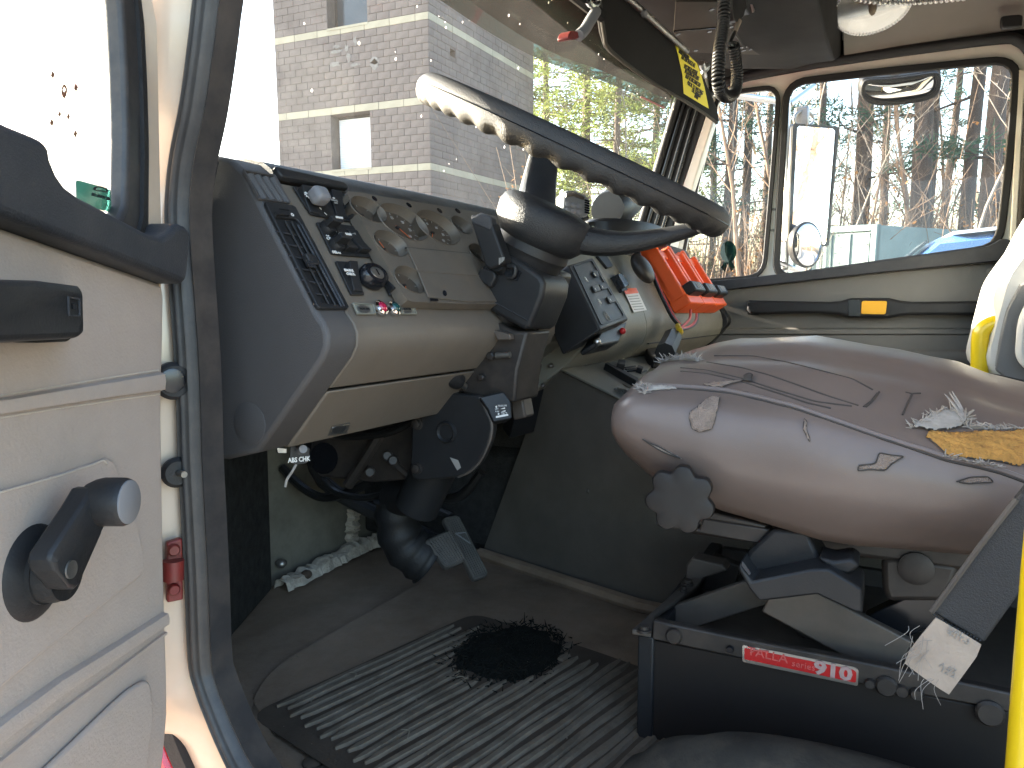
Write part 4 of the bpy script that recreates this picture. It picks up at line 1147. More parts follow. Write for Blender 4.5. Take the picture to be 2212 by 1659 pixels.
# ============================================================ rubber floor mat
fm = thing('floor_mat', 'dirty ribbed rubber floor mat with a worn black hole by the pedals', 'floor mat', (.85, .5, FLOOR))
PM = ZP(FLOOR+.004)
ribd = Vector((1, -.235, 0)).normalized(); ribn = Vector((.235, 1, 0)).normalized()
def rp_(s, q): return Vector((.615, .640, FLOOR+.0062))-ribn*q+ribd*s
base = [(.60, .66, 0), (.66, .70, 0), (.72, .72, 0), (1.08, .72, 0), (1.16, .62, 0), (1.09, .30, 0), (1.02, .12, 0), (.60, .12, 0), (.575, .40, 0)]
mb = ob('mat_base', prism(rounded([Vector((x, y, FLOOR+.003)) for x, y, z in base], .03), (0, 0, .004)), 'floor_rubber', fm, bevel=.002)
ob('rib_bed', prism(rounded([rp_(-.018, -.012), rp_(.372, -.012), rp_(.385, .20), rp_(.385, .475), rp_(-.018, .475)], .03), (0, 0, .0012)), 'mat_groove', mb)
def rp(s, q): return Vector((.615, .640, FLOOR+.0072))-ribn*q+ribd*s
def rib(q, s0, s1, w=.0058, h=.0038):
    L = []
    n = 14
    for k in range(n+1):
        s = s0+(s1-s0)*k/n
        e = min(1, min(k, n-k)/1.2+.25)
        p = rp(s, q+.0012*sin(s*37+q*90))
        ww = w*e*(.9+.2*noise.noise(Vector((s*20, q*50, 1))))
        L.append([p-ribn*ww, p-ribn*ww*.6+Vector((0, 0, h)), p+ribn*ww*.6+Vector((0, 0, h)), p+ribn*ww])
    return loft(L)
hole_c = PM.at(*[(411.5+.4712*1460, 1206.9+.4712*440)][0]); hole_r = (.088, .072)
k = 0
for i in range(15):
    for half in (0, .0135):
        q = i*.0315+half
        s0 = .012*abs(i-7)/7+(.0 if half == 0 else .006)+max(0, (3-i))*.0
        s1 = .365+.02*sin(i*1.7)-(.05 if i < 2 else 0)
        segs = [(s0, s1)]
        # interrupted where the rubber is worn through
        ins = [s for s in [s0+(s1-s0)*t/40 for t in range(41)] if ((rp(s, q).x-hole_c.x)/hole_r[0])**2+((rp(s, q).y-hole_c.y)/hole_r[1])**2 < 1.05]
        if ins: segs = [(s0, ins[0]-.004), (ins[-1]+.004, s1)]
        for a, b in segs:
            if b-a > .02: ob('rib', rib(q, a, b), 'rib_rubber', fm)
hp_ = []
rnd = random.Random(11)
for k in range(46):
    a = 2*pi*k/46
    rr = .90+.16*noise.noise(Vector((cos(a)*2.2, sin(a)*2.2, 3)))+.07*rnd.random()
    hp_.append(Vector((hole_c.x+hole_r[0]*cos(a)*rr, hole_c.y+hole_r[1]*sin(a)*rr, FLOOR+.0072)))
ob('worn_patch', prism(hp_, (0, 0, .0016)), 'worn_hole', fm, label='black hole worn through the mat')
fz = []
for k in range(620):
    a = rnd.random()*2*pi; q = sqrt(rnd.random())*1.0 if k < 380 else .95+abs(rnd.gauss(0, .16))
    p = Vector((hole_c.x+hole_r[0]*cos(a)*q, hole_c.y+hole_r[1]*sin(a)*q, FLOOR+.008))
    t = Vector((rnd.uniform(-1, 1), rnd.uniform(-1, 1), .35)).normalized()*rnd.uniform(.006, .015)
    fz.append(tube([p, p+t], [.0011, .0003], 4))
ob('worn_fuzz', J(*fz), 'worn_hole', fm, kind='stuff')
for zx, zy in ((560, 938), (645, 925), (715, 955), (600, 985), (690, 990)):
    ob('mat_stud', lathe([(.011, 0), (.011, .002), (.008, .0035)], ZP(FLOOR+.001).at(411.5+.4712*zx, 1206.9+.4712*zy), (0, 0, 1), 18), 'mat_groove', fm)
rnd2 = random.Random(5)
cr = []
for k in range(150):
    p = Vector((rnd2.uniform(.58, 1.12), rnd2.uniform(.2, .85), FLOOR+.0085))
    r = rnd2.uniform(.0004, .0012)
    cr.append(ellipsoid(p, r*1.5, r, r*.8, None, 5, 3))
for px in ((765, 1480), (880, 1610), (1010, 1485)):
    p = PM.at(*px); a = rnd2.random()*3
    cr.append(tube(smooth_path([p+Vector((0, 0, .008)), p+Vector((.012*cos(a), .012*sin(a), .010)), p+Vector((.02*cos(a+.5), .02*sin(a+.5), .008))]), .0007, 5))
mat('litter', (.22, .18, .13), .9)
lg = ob('floor_litter', J(*cr), 'litter')
tag(lg, 'scattered crumbs and dry grass bits on the floor mat', 'litter', kind='stuff')
# ============================================================ engine cover between the seats
ec_ = thing('engine_cover', 'grey engine cover beside the driver footwell with sloping green grey top plate', 'engine cover', (1.4, .3, FLOOR))
A = [(1.247, .703, 1.172), (1.14, .347, 1.172), (1.12, -.36, 1.172)]
Bt = [(1.222, .545, 1.553), (1.142, .36, 1.498), (1.122, -.36, 1.40)]
Vt = [Vector(p) for p in A+Bt] + [Vector((1.30, .72, 1.172)), Vector((1.30, .56, 1.555))]
Fs = [(0, 1, 4, 3), (1, 2, 5, 4), (6, 0, 3, 7)]
V2 = Vt + [p+Vector((.02, 0, 0)) for p in Vt]
ob('side_panel', (V2, Fs + [tuple(i+8 for i in f) for f in Fs]), 'tunnel_grey', ec_, ang=30, label='plain dark grey side panel of the engine cover')
ob('tunnel_body', bx(1.26, 1.84, -.36, .95, FLOOR, 1.39), 'carpet', ec_, bevel=.02)
ob('tunnel_front', bx(1.262, 1.82, .56, .95, 1.39, 1.54), 'carpet', ec_)
TPn = Vector((0, -.30, 1)).normalized()
PTop = Plane(Vector((1.22, .545, 1.556)), TPn, (1, 0, 0))
tpv = [Vector((1.216, .548, 0)), Vector((1.136, .36, 0)), Vector((1.114, -.36, 0)), Vector((1.95, -.36, 0)), Vector((1.87, .36, 0)), Vector((1.80, .575, 0)), Vector((1.25, .575, 0))]
for p in tpv: p.z = 1.556+.30*(p.y-.545) if p.y > .3 else (1.5005+.137*(p.y-.36))
tplate = ob('top_plate', J(prism([tpv[0], tpv[1], tpv[4], tpv[5], tpv[6]], (0, 0, .004)), prism([tpv[1], tpv[2], tpv[3], tpv[4]], (0, 0, .004))), 'dash_green', ec_, bevel=.0012, label='worn green grey plate on the engine cover')
for px in ((1296, 770), (1369, 761), (1262, 788), (1190, 790)):
    ob('plate_screw', ellipsoid(PTop.at(*px, .005), .006, .006, .004), 'dull_steel', tplate)
for px in ((1080+192, 1060), (1358, 1114)):
    pl = XP(1.17)
    ob('rivet', ellipsoid(pl.at(*px, -.003), .004, .005, .005), 'dull_steel', ec_)
ob('floor_gasket', tube([Vector((1.235, .70, FLOOR+.008)), Vector((1.125, .345, FLOOR+.008)), Vector((1.105, 0, FLOOR+.008))], .012, 8), 'floor_rubber', ec_)
# heater control on the plate
hc_ = thing('heater_control', 'flat sliding heater control with two knobs on the engine cover', 'control panel', PTop.at(1355, 810))
hb_ = pp('control_base', PTop, [(1305, 798), (1346, 786), (1404, 797), (1372, 833)], 'dash_green', hc_, .008, off=.004, bevel=.001)
pp('base_edge', PTop, [(1303, 799), (1308, 797), (1375, 832), (1370, 838)], 'black_plastic', hb_, .014, off=.003, bevel=.001)
for a, b in (((1350, 795), (1372, 791)), ((1352, 799), (1380, 795)), ((1356, 803), (1384, 799)), ((1366, 812), (1396, 801))):
    ob('slot', tube([PTop.at(*a, .0125), PTop.at(*b, .0125)], .0022, 6), 'black_plastic', hb_)
pp('control_inset', PTop, [(1352, 815), (1372, 807), (1390, 813), (1372, 825)], 'dash_green', hb_, .003, off=.012, bevel=.0008)
for q in ([(1329, 800), (1332, 790), (1347, 793), (1346, 803)], [(1372, 808), (1374, 802), (1386, 807), (1383, 813)]):
    pp('slider_knob', PTop, q, 'black_plastic', hb_, .014, off=.010, bevel=.001)
lt_ = thing('plate_latch', 'small worn metal latch at the edge of the engine cover', 'latch', PTop.at(1345, 846))
pp('latch_base', PTop, [(1325, 843), (1333, 838), (1364, 850), (1362, 858), (1350, 852)], 'dull_steel', lt_, .004, off=.005, bevel=.0005)
ob('latch_arm', tube(smooth_path([PTop.at(*p, .011) for p in ((1334, 840), (1348, 843), (1360, 852))]), .003, 6), 'silver', lt_)
pp('rust_spot', PTop, [(1344, 829), (1350, 832), (1362, 839), (1352, 836)], 'grime', tplate, .0006, off=.0042)
cp = thing('console_holder', 'black plastic holder with open slot on the engine cover', 'holder', PTop.at(1420, 780))
pp('holder_body', PTop, [(1391, 772), (1396, 765), (1412, 759), (1432, 762), (1462, 782), (1440, 800), (1408, 796), (1398, 786)], 'black_plastic', cp, .022, off=.004, bevel=.003)
pp('holder_slot', PTop, [(1406, 768), (1424, 764), (1444, 776), (1430, 783)], 'dash_green', cp, .001, off=.0265)
pp('slot_hole', PTop, [(1412, 770), (1422, 767), (1436, 776), (1428, 779)], 'black_gloss', cp, .0006, off=.0275)
# black switch box with a green rocker under the dash
sb = thing('switch_box', 'black box with a green rocker switch beside the steering column', 'switch box', (1.2, .57, 1.42))
PS = Plane(Vector((1.20, .57, 1.563)), Vector((-.1, -.25, 1)), (1, 0, 0))
ob('box_body', prism(PS.pts([(1126, 773), (1151, 768), (1197, 783), (1144, 791)]), (-.01, .035, -.13)), 'black_plastic', sb, bevel=.002)
pp('green_rocker', PS, [(1130, 774), (1149, 771), (1160, 779), (1141, 783)], 'switch_green', sb, .006, off=.0005, bevel=.001, label='green rocker switch')
pp('red_mark', PS, [(1168, 775), (1176, 774), (1180, 778), (1172, 779)], 'wire_red', sb, .001, off=.0005)
pp('white_mark', PS, [(1172, 780), (1190, 782), (1188, 785), (1176, 784)], 'white_print', sb, .001, off=.0005)
PSx = XP(1.19)
ob('box_lug', prism(rounded(PSx.pts([(1106, 818), (1116, 822), (1126, 836), (1124, 848), (1108, 842)]), .004), (-.004, 0, 0)), 'dull_steel', sb, bevel=.001)
ob('box_flap', prism(PSx.pts([(1132, 852), (1154, 848), (1147, 866), (1128, 878)]), (-.002, 0, 0)), 'seat_metal_grey', sb)
for px in ((1127, 841), (1173, 833)): ob('box_screw', ellipsoid(PSx.at(*px, .003), .004, .004, .004), 'dull_steel', sb)

# ============================================================ push button gear selector
gs = thing('gear_selector', 'black push button gear selector lettered R N D on the dash centre', 'gear selector', (1.33, .46, 1.62))
GO = .05
gx0, gx1 = 1.105, 1.262
def gq(L, off=GO): return PDs.pts(L, off)
gb = ob('selector_body', prism(gq([(1228, 572), (1280, 556), (1358, 690), (1297, 713)]), -PDs.n*.075), 'black_plastic', gs, bevel=.003, seg=2)
ob('selector_bezel', ring(gq([(1237, 574), (1278, 561), (1350, 684), (1298, 703)], GO+.0003), gq([(1240, 576), (1277, 564), (1346, 682), (1299, 699)], GO+.0003), PDs.n*.0014, 60), 'dark_trim', gs)
ob('selector_foot', prism(gq([(1299, 716), (1356, 694), (1350, 712), (1338, 738), (1290, 748), (1284, 740)], GO-.022), -PDs.n*.03), 'black_plastic', gs, bevel=.003)
ob('foot_screw', ellipsoid(gq([(1290, 738)], GO-.018)[0], .006, .006, .006), 'silver', gs)
ob('foot_knob', ellipsoid(gq([(1345, 715)], GO-.018)[0], .006, .006, .006), 'badge_red', gs)
for q, t in (([(1262, 592), (1275, 588), (1281, 600), (1268, 604)], None), ([(1277, 588), (1287, 586), (1293, 598), (1284, 601)], ''), ([(1276, 620), (1289, 616), (1296, 629), (1283, 633)], 'lt'), ([(1291, 616), (1304, 611), (1311, 624), (1298, 628)], 'up'), ([(1303, 645), (1316, 640), (1323, 653), (1310, 657)], None), ([(1308, 643), (1322, 638), (1329, 652), (1315, 657)], 'dn')):
    if t is None: continue
    b_ = ob('button', prism(rounded(gq(q, GO+.0005), .002), PDs.n*.003), 'black_plastic', gs, bevel=.0006)
    c = sum(gq(q, GO+.0038), Vector())/4
    if t == '':
        text('lettering', 'N', c, PDs.u, PDs.v, .008, 'white_print', b_); continue
    rot = {'up': 0, 'dn': pi, 'lt': pi/2}[t]
    pts_ = [(0, 3.2), (2.6, 0), (0, -3.2), (-2.6, 0)]
    ob('arrow', prism([c+PDs.u*(x*cos(rot)-y*sin(rot))*.0009+PDs.v*(x*sin(rot)+y*cos(rot))*.0009 for x, y in pts_], PDs.n*.0003), 'white_print', b_)
text('lettering', 'R', gq([(1267, 604)], GO+.0006)[0], PDs.u, PDs.v, .013, 'white_print', gs, bold=.0003)
text('lettering', 'D', gq([(1296, 652)], GO+.0006)[0], PDs.u, PDs.v, .013, 'white_print', gs, bold=.0003)
lc = gq([(1311, 683)], GO+.0006)[0]
for r in (.0095, .0075):
    ob('emblem_ring', tube([lc+PDs.u*r*cos(a*pi/16)+PDs.v*r*sin(a*pi/16) for a in range(32)], .0005, 4, True), 'grey_print', gs)
ob('emblem_mark', tube([lc+PDs.u*x*.001+PDs.v*y*.001 for x, y in ((-4, -4), (-4, 4), (0, 0), (4, 4), (4, -4))], .0006, 4), 'grey_print', gs)
# plates and switches beside it
PCn = Plane(PDs.o+PDs.n*.001, PDs.n)
op = pp('outlet_plate', PDs, [(1286, 556), (1300, 546), (1320, 578), (1308, 582)], 'black_plastic', dash, .006, off=.0, bevel=.001)
sw2 = pp('switch_plate', PDs, [(1318, 601), (1330, 597), (1350, 630), (1338, 634)], 'black_plastic', dash, .008, off=.0, bevel=.001)
pp('rocker_switch', PDs, [(1324, 598), (1334, 596), (1350, 622), (1340, 628)], 'black_gloss', sw2, .012, off=.006, bevel=.002)
ws_ = pp('warning_sticker', PDs, [(1346, 624), (1374, 622), (1397, 670), (1369, 675)], 'white_print', dash, .0006, off=.0045, label='white sticker with orange heading on the dash')
pp('sticker_head', PDs, [(1346, 624), (1374, 622), (1379, 633), (1352, 636)], 'orange_plastic', ws_, .0004, off=.0051)
for k in range(6):
    y0 = 640+k*5.6; x0 = 1356+k*2.55
    pp('sticker_line', PDs, [(x0, y0), (x0+22, y0-1.8), (x0+22.6, y0-.4), (x0+.7, y0+1.4)], 'grey_print', ws_, .0003, off=.0051)
em = pp('small_plate', PDs, [(1338, 606), (1349, 605), (1354, 616), (1344, 618)], 'dull_steel', dash, .001, off=.0004)

# ============================================================ orange chargers on the passenger dash
def charger(i, label):
    x0 = 1.80+i*.150; w = .148
    t = thing('lamp_charger', label, 'charger', (x0+w/2, .50, 1.67), 'orange chargers side by side on the dash')
    s0, s1 = -.018, .138
    def q(x, s, o): return Vector((x, 0, 0))+Vector((0, *face_pt(s)))+PDs.n*o
    def bar(xa, xb, sa, sb, oa, ob_): 
        return loft([[q(xa, sa, oa), q(xb, sa, oa), q(xb, sa, ob_), q(xa, sa, ob_)], [q(xa, sb, oa), q(xb, sb, oa), q(xb, sb, ob_), q(xa, sb, ob_)]])
    ob('charger_back', bar(x0, x0+w, s0+.01, s1, .006, .022), 'orange_plastic', t, bevel=.002)
    ob('side_rail', bar(x0, x0+.022, s0, s1, .006, .048), 'orange_plastic', t, bevel=.003)
    ob('side_rail', bar(x0+w-.022, x0+w, s0+.008, s1, .006, .046), 'orange_plastic', t, bevel=.003)
    ob('top_block', bar(x0+.022, x0+w-.022, s0+.012, s0+.035, .02, .036), 'orange_plastic', t, bevel=.003)
    ob('foot_block', bar(x0, x0+w, s1-.002, s1+.026, .002, .050), 'orange_plastic', t, bevel=.004)
    c_ = ob('clip', bar(x0+.018, x0+w-.018, s1-.026, s1+.004, .040, .074), 'black_plastic', t, bevel=.005)
    ob('clip_mark', J(*[bar(x0+.05+k*.018, x0+.060+k*.018, s1-.020, s1-.004, .0742, .0752) for k in range(3)]), 'grey_print', c_)
    ob('latch_tab', bar(x0+.035, x0+w-.035, s0-.010, s0+.014, .014, .030), 'orange_plastic', t, bevel=.002)
    return t
charger(0, 'orange lamp charger closest to the gear selector')
charger(1, 'middle one of three orange lamp chargers')
charger(2, 'orange lamp charger closest to the passenger door')
wr = thing('charger_wiring', 'red and black wires tied with yellow running from the orange chargers', 'wires', (1.75, .42, 1.52))
def wire(L, m, r=.0035, off=.03, name='wire'):
    return ob(name, tube(smooth_path([PDs.at(x, y, o) for x, y, o in L]), r, 8), m, wr)
wire([(1411, 590, .02), (1425, 625, .02), (1440, 655, .018), (1455, 685, .02), (1469, 702, .03), (1474, 706, .03)], 'wire_red', .0042)
wire([(1409, 592, .024), (1422, 625, .024), (1437, 657, .022), (1452, 686, .024), (1468, 704, .034), (1474, 708, .034)], 'wire_black', .0042)
wire([(1492, 670, .035), (1490, 688, .04), (1480, 700, .04), (1468, 710, .036)], 'wire_red', .003)
wire([(1505, 678, .035), (1503, 692, .04), (1492, 704, .04), (1468, 712, .036)], 'wire_red', .003)
wire([(1508, 678, .032), (1505, 696, .038), (1490, 708, .038), (1466, 713, .036)], 'wire_black', .003)
wire([(1474, 706, .034), (1464, 714, .036), (1456, 726, .034), (1449, 740, .03), (1444, 756, .03)], 'wire_red', .005)
wire([(1472, 708, .030), (1460, 716, .03), (1452, 730, .03)], 'wire_black', .009)
wire([(1452, 729, .03), (1445, 745, .03), (1436, 762, .03)], 'wire_black', .020, name='plug_sleeve')
ob('wire_tie', tube(smooth_path([PDs.at(1464, 704, .045), PDs.at(1468, 712, .052), PDs.at(1471, 717, .045)]), .006, 8), 'wire_yellow', wr)
ms = thing('mouse_plug', 'dark grey oval plug hanging on the dash beside the orange chargers', 'plug', PDs.at(1385, 590))
ob('plug_body', ellipsoid(PDs.at(1388, 580, .035), .040, .038, .018, (PDs.u, PDs.v, PDs.n), 20, 12), 'seat_metal', ms)
ob('plug_cord', tube([PDs.at(1377, 548, .03), PDs.at(1379, 562, .035)], .008, 8), 'wire_black', ms)

# things standing on top of the dash
PY6 = YP(.60)
tr_ = thing('dash_tray', 'flat black round tray on top of the dash centre', 'tray', (1.80, .60, 1.81))
ob('tray_body', loft([[Vector((1.74+.20*cos(a*pi/16)*k, .58+.085*sin(a*pi/16)*k, z)) for a in range(32)] for k, z in ((.9, 1.812), (1.0, 1.818), (1.0, 1.848), (.94, 1.856), (.9, 1.85))]), 'black_plastic', tr_, ang=50)
hm = thing('handset', 'grey radio handset with keypad standing on the dash behind the steering wheel', 'radio handset', (1.44, .62, 1.81))
PH = Plane(Vector((1.50, .60, 1.87)), Vector((-.55, -.8, .18)))
hbx = ob('handset_body', prism(rounded(PH.pts([(1221, 412), (1235, 409), (1266, 420), (1276, 432), (1274, 462), (1262, 474), (1222, 462), (1217, 452)]), .012), -PH.n*.05), 'seat_grey', hm, bevel=.006, seg=3)
ob('handset_band', prism(PH.pts([(1222, 418), (1236, 414), (1262, 427), (1260, 433), (1238, 424), (1221, 426)], .0005), PH.n*.002), 'chrome', hm)
for i in range(3):
    for j in range(2):
        ob('key', ellipsoid(PH.at(1227+i*12, 441+j*13+i*2.2, .001), .0075, .0065, .003, (PH.u, PH.v, PH.n), 10, 6), 'knob_grey', hm)
for k in range(6): ob('grille_slot', tube([PH.at(1263, 432+k*5.2, .001), PH.at(1273, 435+k*5.2, .001)], .002, 5), 'black_gloss', hm)
ob('handset_stand', cyl(Vector((1.56, .63, 1.80)), PH.at(1250, 465, -.03), .014), 'black_plastic', hm)
ob('handset_cord', tube(smooth_path([PH.at(1268, 470, -.01), PH.at(1255, 480, -.01), Vector((1.60, .60, 1.81))]), .006, 8), 'wire_black', hm)
dl_ = thing('map_lamp', 'black funnel shaped lamp on a thin stem on the dash', 'lamp', (1.86, .60, 1.81))
c0 = PY6.at(1312, 452); c1 = PY6.at(1378, 436)
ob('lamp_hood', loft([[c0.lerp(c1, t)+(Vector((0, 1, 0))*cos(a*pi/12)+Vector((0, 0, 1))*sin(a*pi/12))*r for a in range(24)] for t, r in ((0, .040), (.1, .046), (.5, .040), (.9, .024), (1.0, .018))]), 'black_plastic', dl_, ang=50)
ob('lamp_stem', tube(smooth_path([PY6.at(1360, 455), PY6.at(1362, 478), Vector((1.93, .60, 1.81))]), .007, 8), 'black_plastic', dl_)
bl_ = thing('dash_block', 'pale grey moulded block at the passenger end of the dash', 'cover', (2.2, .60, 1.81))
ob('block_body', loft([[Vector((x, y, 1.805)) for x, y in ((2.0, .57), (2.40, .57), (2.40, .74), (2.0, .74))], [Vector((x, y, 1.85)) for x, y in ((2.05, .585), (2.37, .585), (2.37, .72), (2.05, .72))]]), 'console_grey', bl_, bevel=.012, seg=3)
# loose wiring under the dash
uw = thing('under_dash_wiring', 'tangle of black cables hanging under the dashboard above the pedals', 'wires', (.85, .75, 1.45))
for k, L in enumerate(([(700, 1040), (730, 1065), (790, 1075), (850, 1060)], [(610, 1010), (650, 1050), (700, 1075), (760, 1060), (800, 1040)], [(860, 1045), (890, 1090), (880, 1140), (860, 1170)], [(930, 1045), (960, 1075), (1000, 1068), (1040, 1020)])):
    ob('cable', tube(smooth_path([XP(.94+.02*k).at(*p) for p in L]), .006+.002*(k % 2), 8), 'wire_black', uw)
ob('relay_box', prism(rounded(YP(.93).pts([(1000, 1075), (1060, 1075), (1062, 1130), (1002, 1132)]), .006), (0, -.04, 0)), 'black_plastic', uw, bevel=.003)
# ============================================================ driver seat
seat = thing('driver_seat', 'torn grey vinyl driver seat on a black steel base with red badge', 'seat', (.95, 0, FLOOR))
def interp(tab, y):
    tab = sorted(tab)
    if y <= tab[0][0]: return tab[0][1]
    for (a, va), (b, vb) in zip(tab, tab[1:]):
        if y <= b:
            t = (y-a)/(b-a); t = t*t*(3-2*t)*.5+t*.5
            return va+(vb-va)*t
    return tab[-1][1]
ZE = [(.245, 1.556), (.225, 1.566), (.15, 1.563), (.08, 1.556), (0, 1.543), (-.07, 1.527), (-.15, 1.516), (-.42, 1.512)]
ZC = [(.252, 1.585), (.234, 1.600), (.165, 1.617), (.08, 1.622), (.01, 1.613), (-.06, 1.597), (-.13, 1.573), (-.25, 1.556), (-.42, 1.55)]
ZB = [(.245, 1.50), (.225, 1.492), (.194, 1.473), (.134, 1.455), (.036, 1.438), (-.065, 1.444), (-.42, 1.45)]
def section(y, inset=0.0):
    ze, zc, zb = interp(ZE, y), interp(ZC, y), interp(ZB, y)
    xa, xb = .700+inset, 1.205-inset
    L = []
    n = 34
    for k in range(n+1):                       # over the top, near to far
        t = k/n; x = xa+(xb-xa)*t
        u = 2*t-1
        crown = (1-abs(u)**2.3)
        dip = -.006*math.exp(-((u+.52)/.10)**2)-.006*math.exp(-((u-.52)/.10)**2)
        L.append(Vector((x, y, ze+(zc-ze)*crown+dip*(1 if y < .2 else .3))))
    m = 10
    for k in range(1, m):                      # far side
        t = k/m; L.append(Vector((xb+.016*sin(pi*t)-.03*t*t, y, ze+(zb-ze)*t)))
    for k in range(0, 9):
        t = k/8; L.append(Vector((xb-.03+(xa-xb+.058)*t, y, zb)))
    for k in range(m-1, 0, -1):                # near side
        t = k/m; L.append(Vector((xa-.014*sin(pi*t)+.028*t*t, y, ze+(zb-ze)*t)))
    return L
ys = [.2515, .250, .246, .238, .226, .21, .19, .165, .14, .11, .08, .05, .02, -.01, -.04, -.07, -.10, -.14, -.18, -.24, -.30, -.36, -.42]
secs = []
for i, y in enumerate(ys):
    S = section(min(y, .245))
    c = sum(S, Vector())/len(S)
    k = {0: .55, 1: .74, 2: .87, 3: .945, 4: .98}.get(i, 1.0)
    secs.append([Vector((c.x+(p.x-c.x)*(k*.35+.65) if i < 5 else p.x, y, c.z+(p.z-c.z)*k)) for p in S])
for S in secs:
    for p in S:
        w = noise.noise(Vector((p.x*9, p.y*14, p.z*16)))*.0035+noise.noise(Vector((p.x*26, p.y*9+p.z*22, 5)))*.0016
        p += Vector((-w if p.x < .8 else 0, 0, w*.8))
cush = ob('seat_cushion', loft(secs), 'seat_vinyl', seat, ang=80, label='worn grey vinyl seat cushion with torn edge')
_V, _F = loft(secs)
BV = BVHTree.FromPolygons([tuple(v) for v in _V], _F)
def on_seat(px, py, off=.001):
    h = BV.ray_cast(CAM, ray(px, py).normalized())
    if h[0] is None: return None
    n = h[1] if h[1].dot(ray(px, py)) < 0 else -h[1]
    return h[0]+n*off
def seat_line(name, L, r, m, off=.0006, k=8, par=None):
    pts = []
    for i in range(len(L)-1):
        for j in range(k):
            t = j/k
            q = on_seat(L[i][0]+(L[i+1][0]-L[i][0])*t, L[i][1]+(L[i+1][1]-L[i][1])*t, off)
            if q is not None: pts.append(q)
    if len(pts) < 2: return None
    sm = pts[:]
    for i in range(1, len(pts)-1): sm[i] = (pts[i-1]+pts[i]*2+pts[i+1])/4
    return ob(name, tube(sm, r, 6), m, par or cush)
def patch(name, poly, m, off=.0012, step=7.0, par=None, rough=0.0, label=None, thick=.001, seed=1):
    rnd = random.Random(seed)
    B_ = []
    n = len(poly)
    for i in range(n):
        a, b = poly[i], poly[(i+1) % n]
        d = math.hypot(b[0]-a[0], b[1]-a[1]); q = max(1, int(d/4))
        for j in range(q):
            t = j/q
            B_.append((a[0]+(b[0]-a[0])*t+rnd.uniform(-rough, rough), a[1]+(b[1]-a[1])*t+rnd.uniform(-rough, rough)))
    pts = [Vector(p) for p in B_]
    edges = [(i, (i+1) % len(B_)) for i in range(len(B_))]
    xs = [p[0] for p in B_]; yy = [p[1] for p in B_]
    x = min(xs)+step/2
    while x < max(xs):
        y = min(yy)+step/2
        while y < max(yy):
            pts.append(Vector((x+rnd.uniform(-1, 1), y+rnd.uniform(-1, 1)))); y += step
        x += step
    r = delaunay_2d_cdt(pts, edges, [list(range(len(B_)))], 1, .01)
    V = []
    for p in r[0]:
        q = on_seat(p[0], p[1], off)
        V.append(q if q is not None else None)
    F = [tuple(f) for f in r[2] if all(V[i] is not None for i in f)]
    V = [v if v is not None else Vector((.7, 0, 1.5)) for v in V]
    used_ = sorted({i for f in F for i in f}); mp = {o: k for k, o in enumerate(used_)}
    V = [V[i] for i in used_]; F = [tuple(mp[i] for i in f) for f in F]
    o = ob(name, (V, F), m, par or cush, ang=60, label=label)
    md = o.modifiers.new('solid', 'SOLIDIFY'); md.thickness = thick; md.offset = 1
    return o
def s2(*L): return [(1316.6+.4047*x, 685.7+.4047*y) for x, y in L]       # from the enlarged seat view
# seams and piping
edge_seam = s2((160, 372), (300, 378), (480, 388), (620, 402), (800, 440), (1000, 492), (1200, 560), (1400, 630), (1600, 695), (1800, 765), (1960, 800), (2080, 830), (2160, 858), (2230, 885))
seat_line('edge_seam', edge_seam, .0011, 'seam_thread', .0002)
seat_line('edge_piping', [(x, y-7) for x, y in edge_seam], .0030, 'seat_vinyl', -.0012)
for L in ([(250, 360), (420, 362), (600, 385), (760, 405)], [(520, 240), (700, 268), (850, 308), (1000, 360), (1180, 425), (1350, 478)], [(380, 270), (520, 282), (700, 325), (900, 390), (1100, 450), (1320, 478)], [(380, 288), (520, 300), (700, 342), (900, 405), (1050, 455), (1200, 490)], [(1430, 405), (1395, 450), (1350, 482)], [(1440, 398), (1405, 445), (1362, 484)], [(560, 205), (760, 205), (950, 240), (1150, 290), (1300, 330), (1420, 395)], [(1580, 400), (1615, 408), (1665, 405)], [(1615, 410), (1590, 460), (1560, 530)]):
    seat_line('top_seam', s2(*L), .0010, 'seam_thread', .0000)
# tears
def torn(poly, m, label, seed, off=.0010, rough=1.2, rim=True):
    o = patch('tear', s2(*poly), m, off, par=cush, rough=rough, label=label, seed=seed)
    if rim: seat_line('tear_edge', s2(*(poly+[poly[0]])), .0006, 'seam_thread', off+.0004, 5, o)
    return o
torn([(470, 482), (535, 428), (590, 430), (572, 500), (560, 560), (545, 598), (480, 612), (440, 592), (428, 540), (432, 505)], 'backing_cloth', 'square patch of bare backing cloth on the seat side', 2)
torn([(1330, 790), (1420, 780), (1440, 722), (1500, 735), (1575, 742), (1510, 780), (1470, 818), (1390, 812), (1325, 820)], 'backing_cloth', 'jagged patch of bare cloth halfway along the seat side', 3)
torn([(500, 362), (580, 348), (720, 342), (640, 360), (600, 378), (540, 372)], 'backing_cloth', None, 4)
torn([(1040, 548), (1052, 560), (1050, 600), (1068, 640), (1070, 665), (1050, 625), (1036, 595)], 'backing_cloth', None, 5)
torn([(178, 648), (215, 668), (260, 685), (330, 722), (390, 752), (300, 722), (225, 680)], 'frayed_white', None, 6, rough=.6)
torn([(1850, 876), (1930, 852), (2020, 850), (2050, 880), (1960, 884), (1920, 888)], 'backing_cloth', None, 7)
fo = torn([(1690, 640), (1710, 612), (1850, 622), (2000, 612), (2120, 618), (2230, 598), (2240, 780), (2180, 795), (2080, 772), (1950, 760), (1800, 738), (1760, 700)], 'foam_orange', 'orange foam showing through the torn seat edge', 8, rough=2.0)
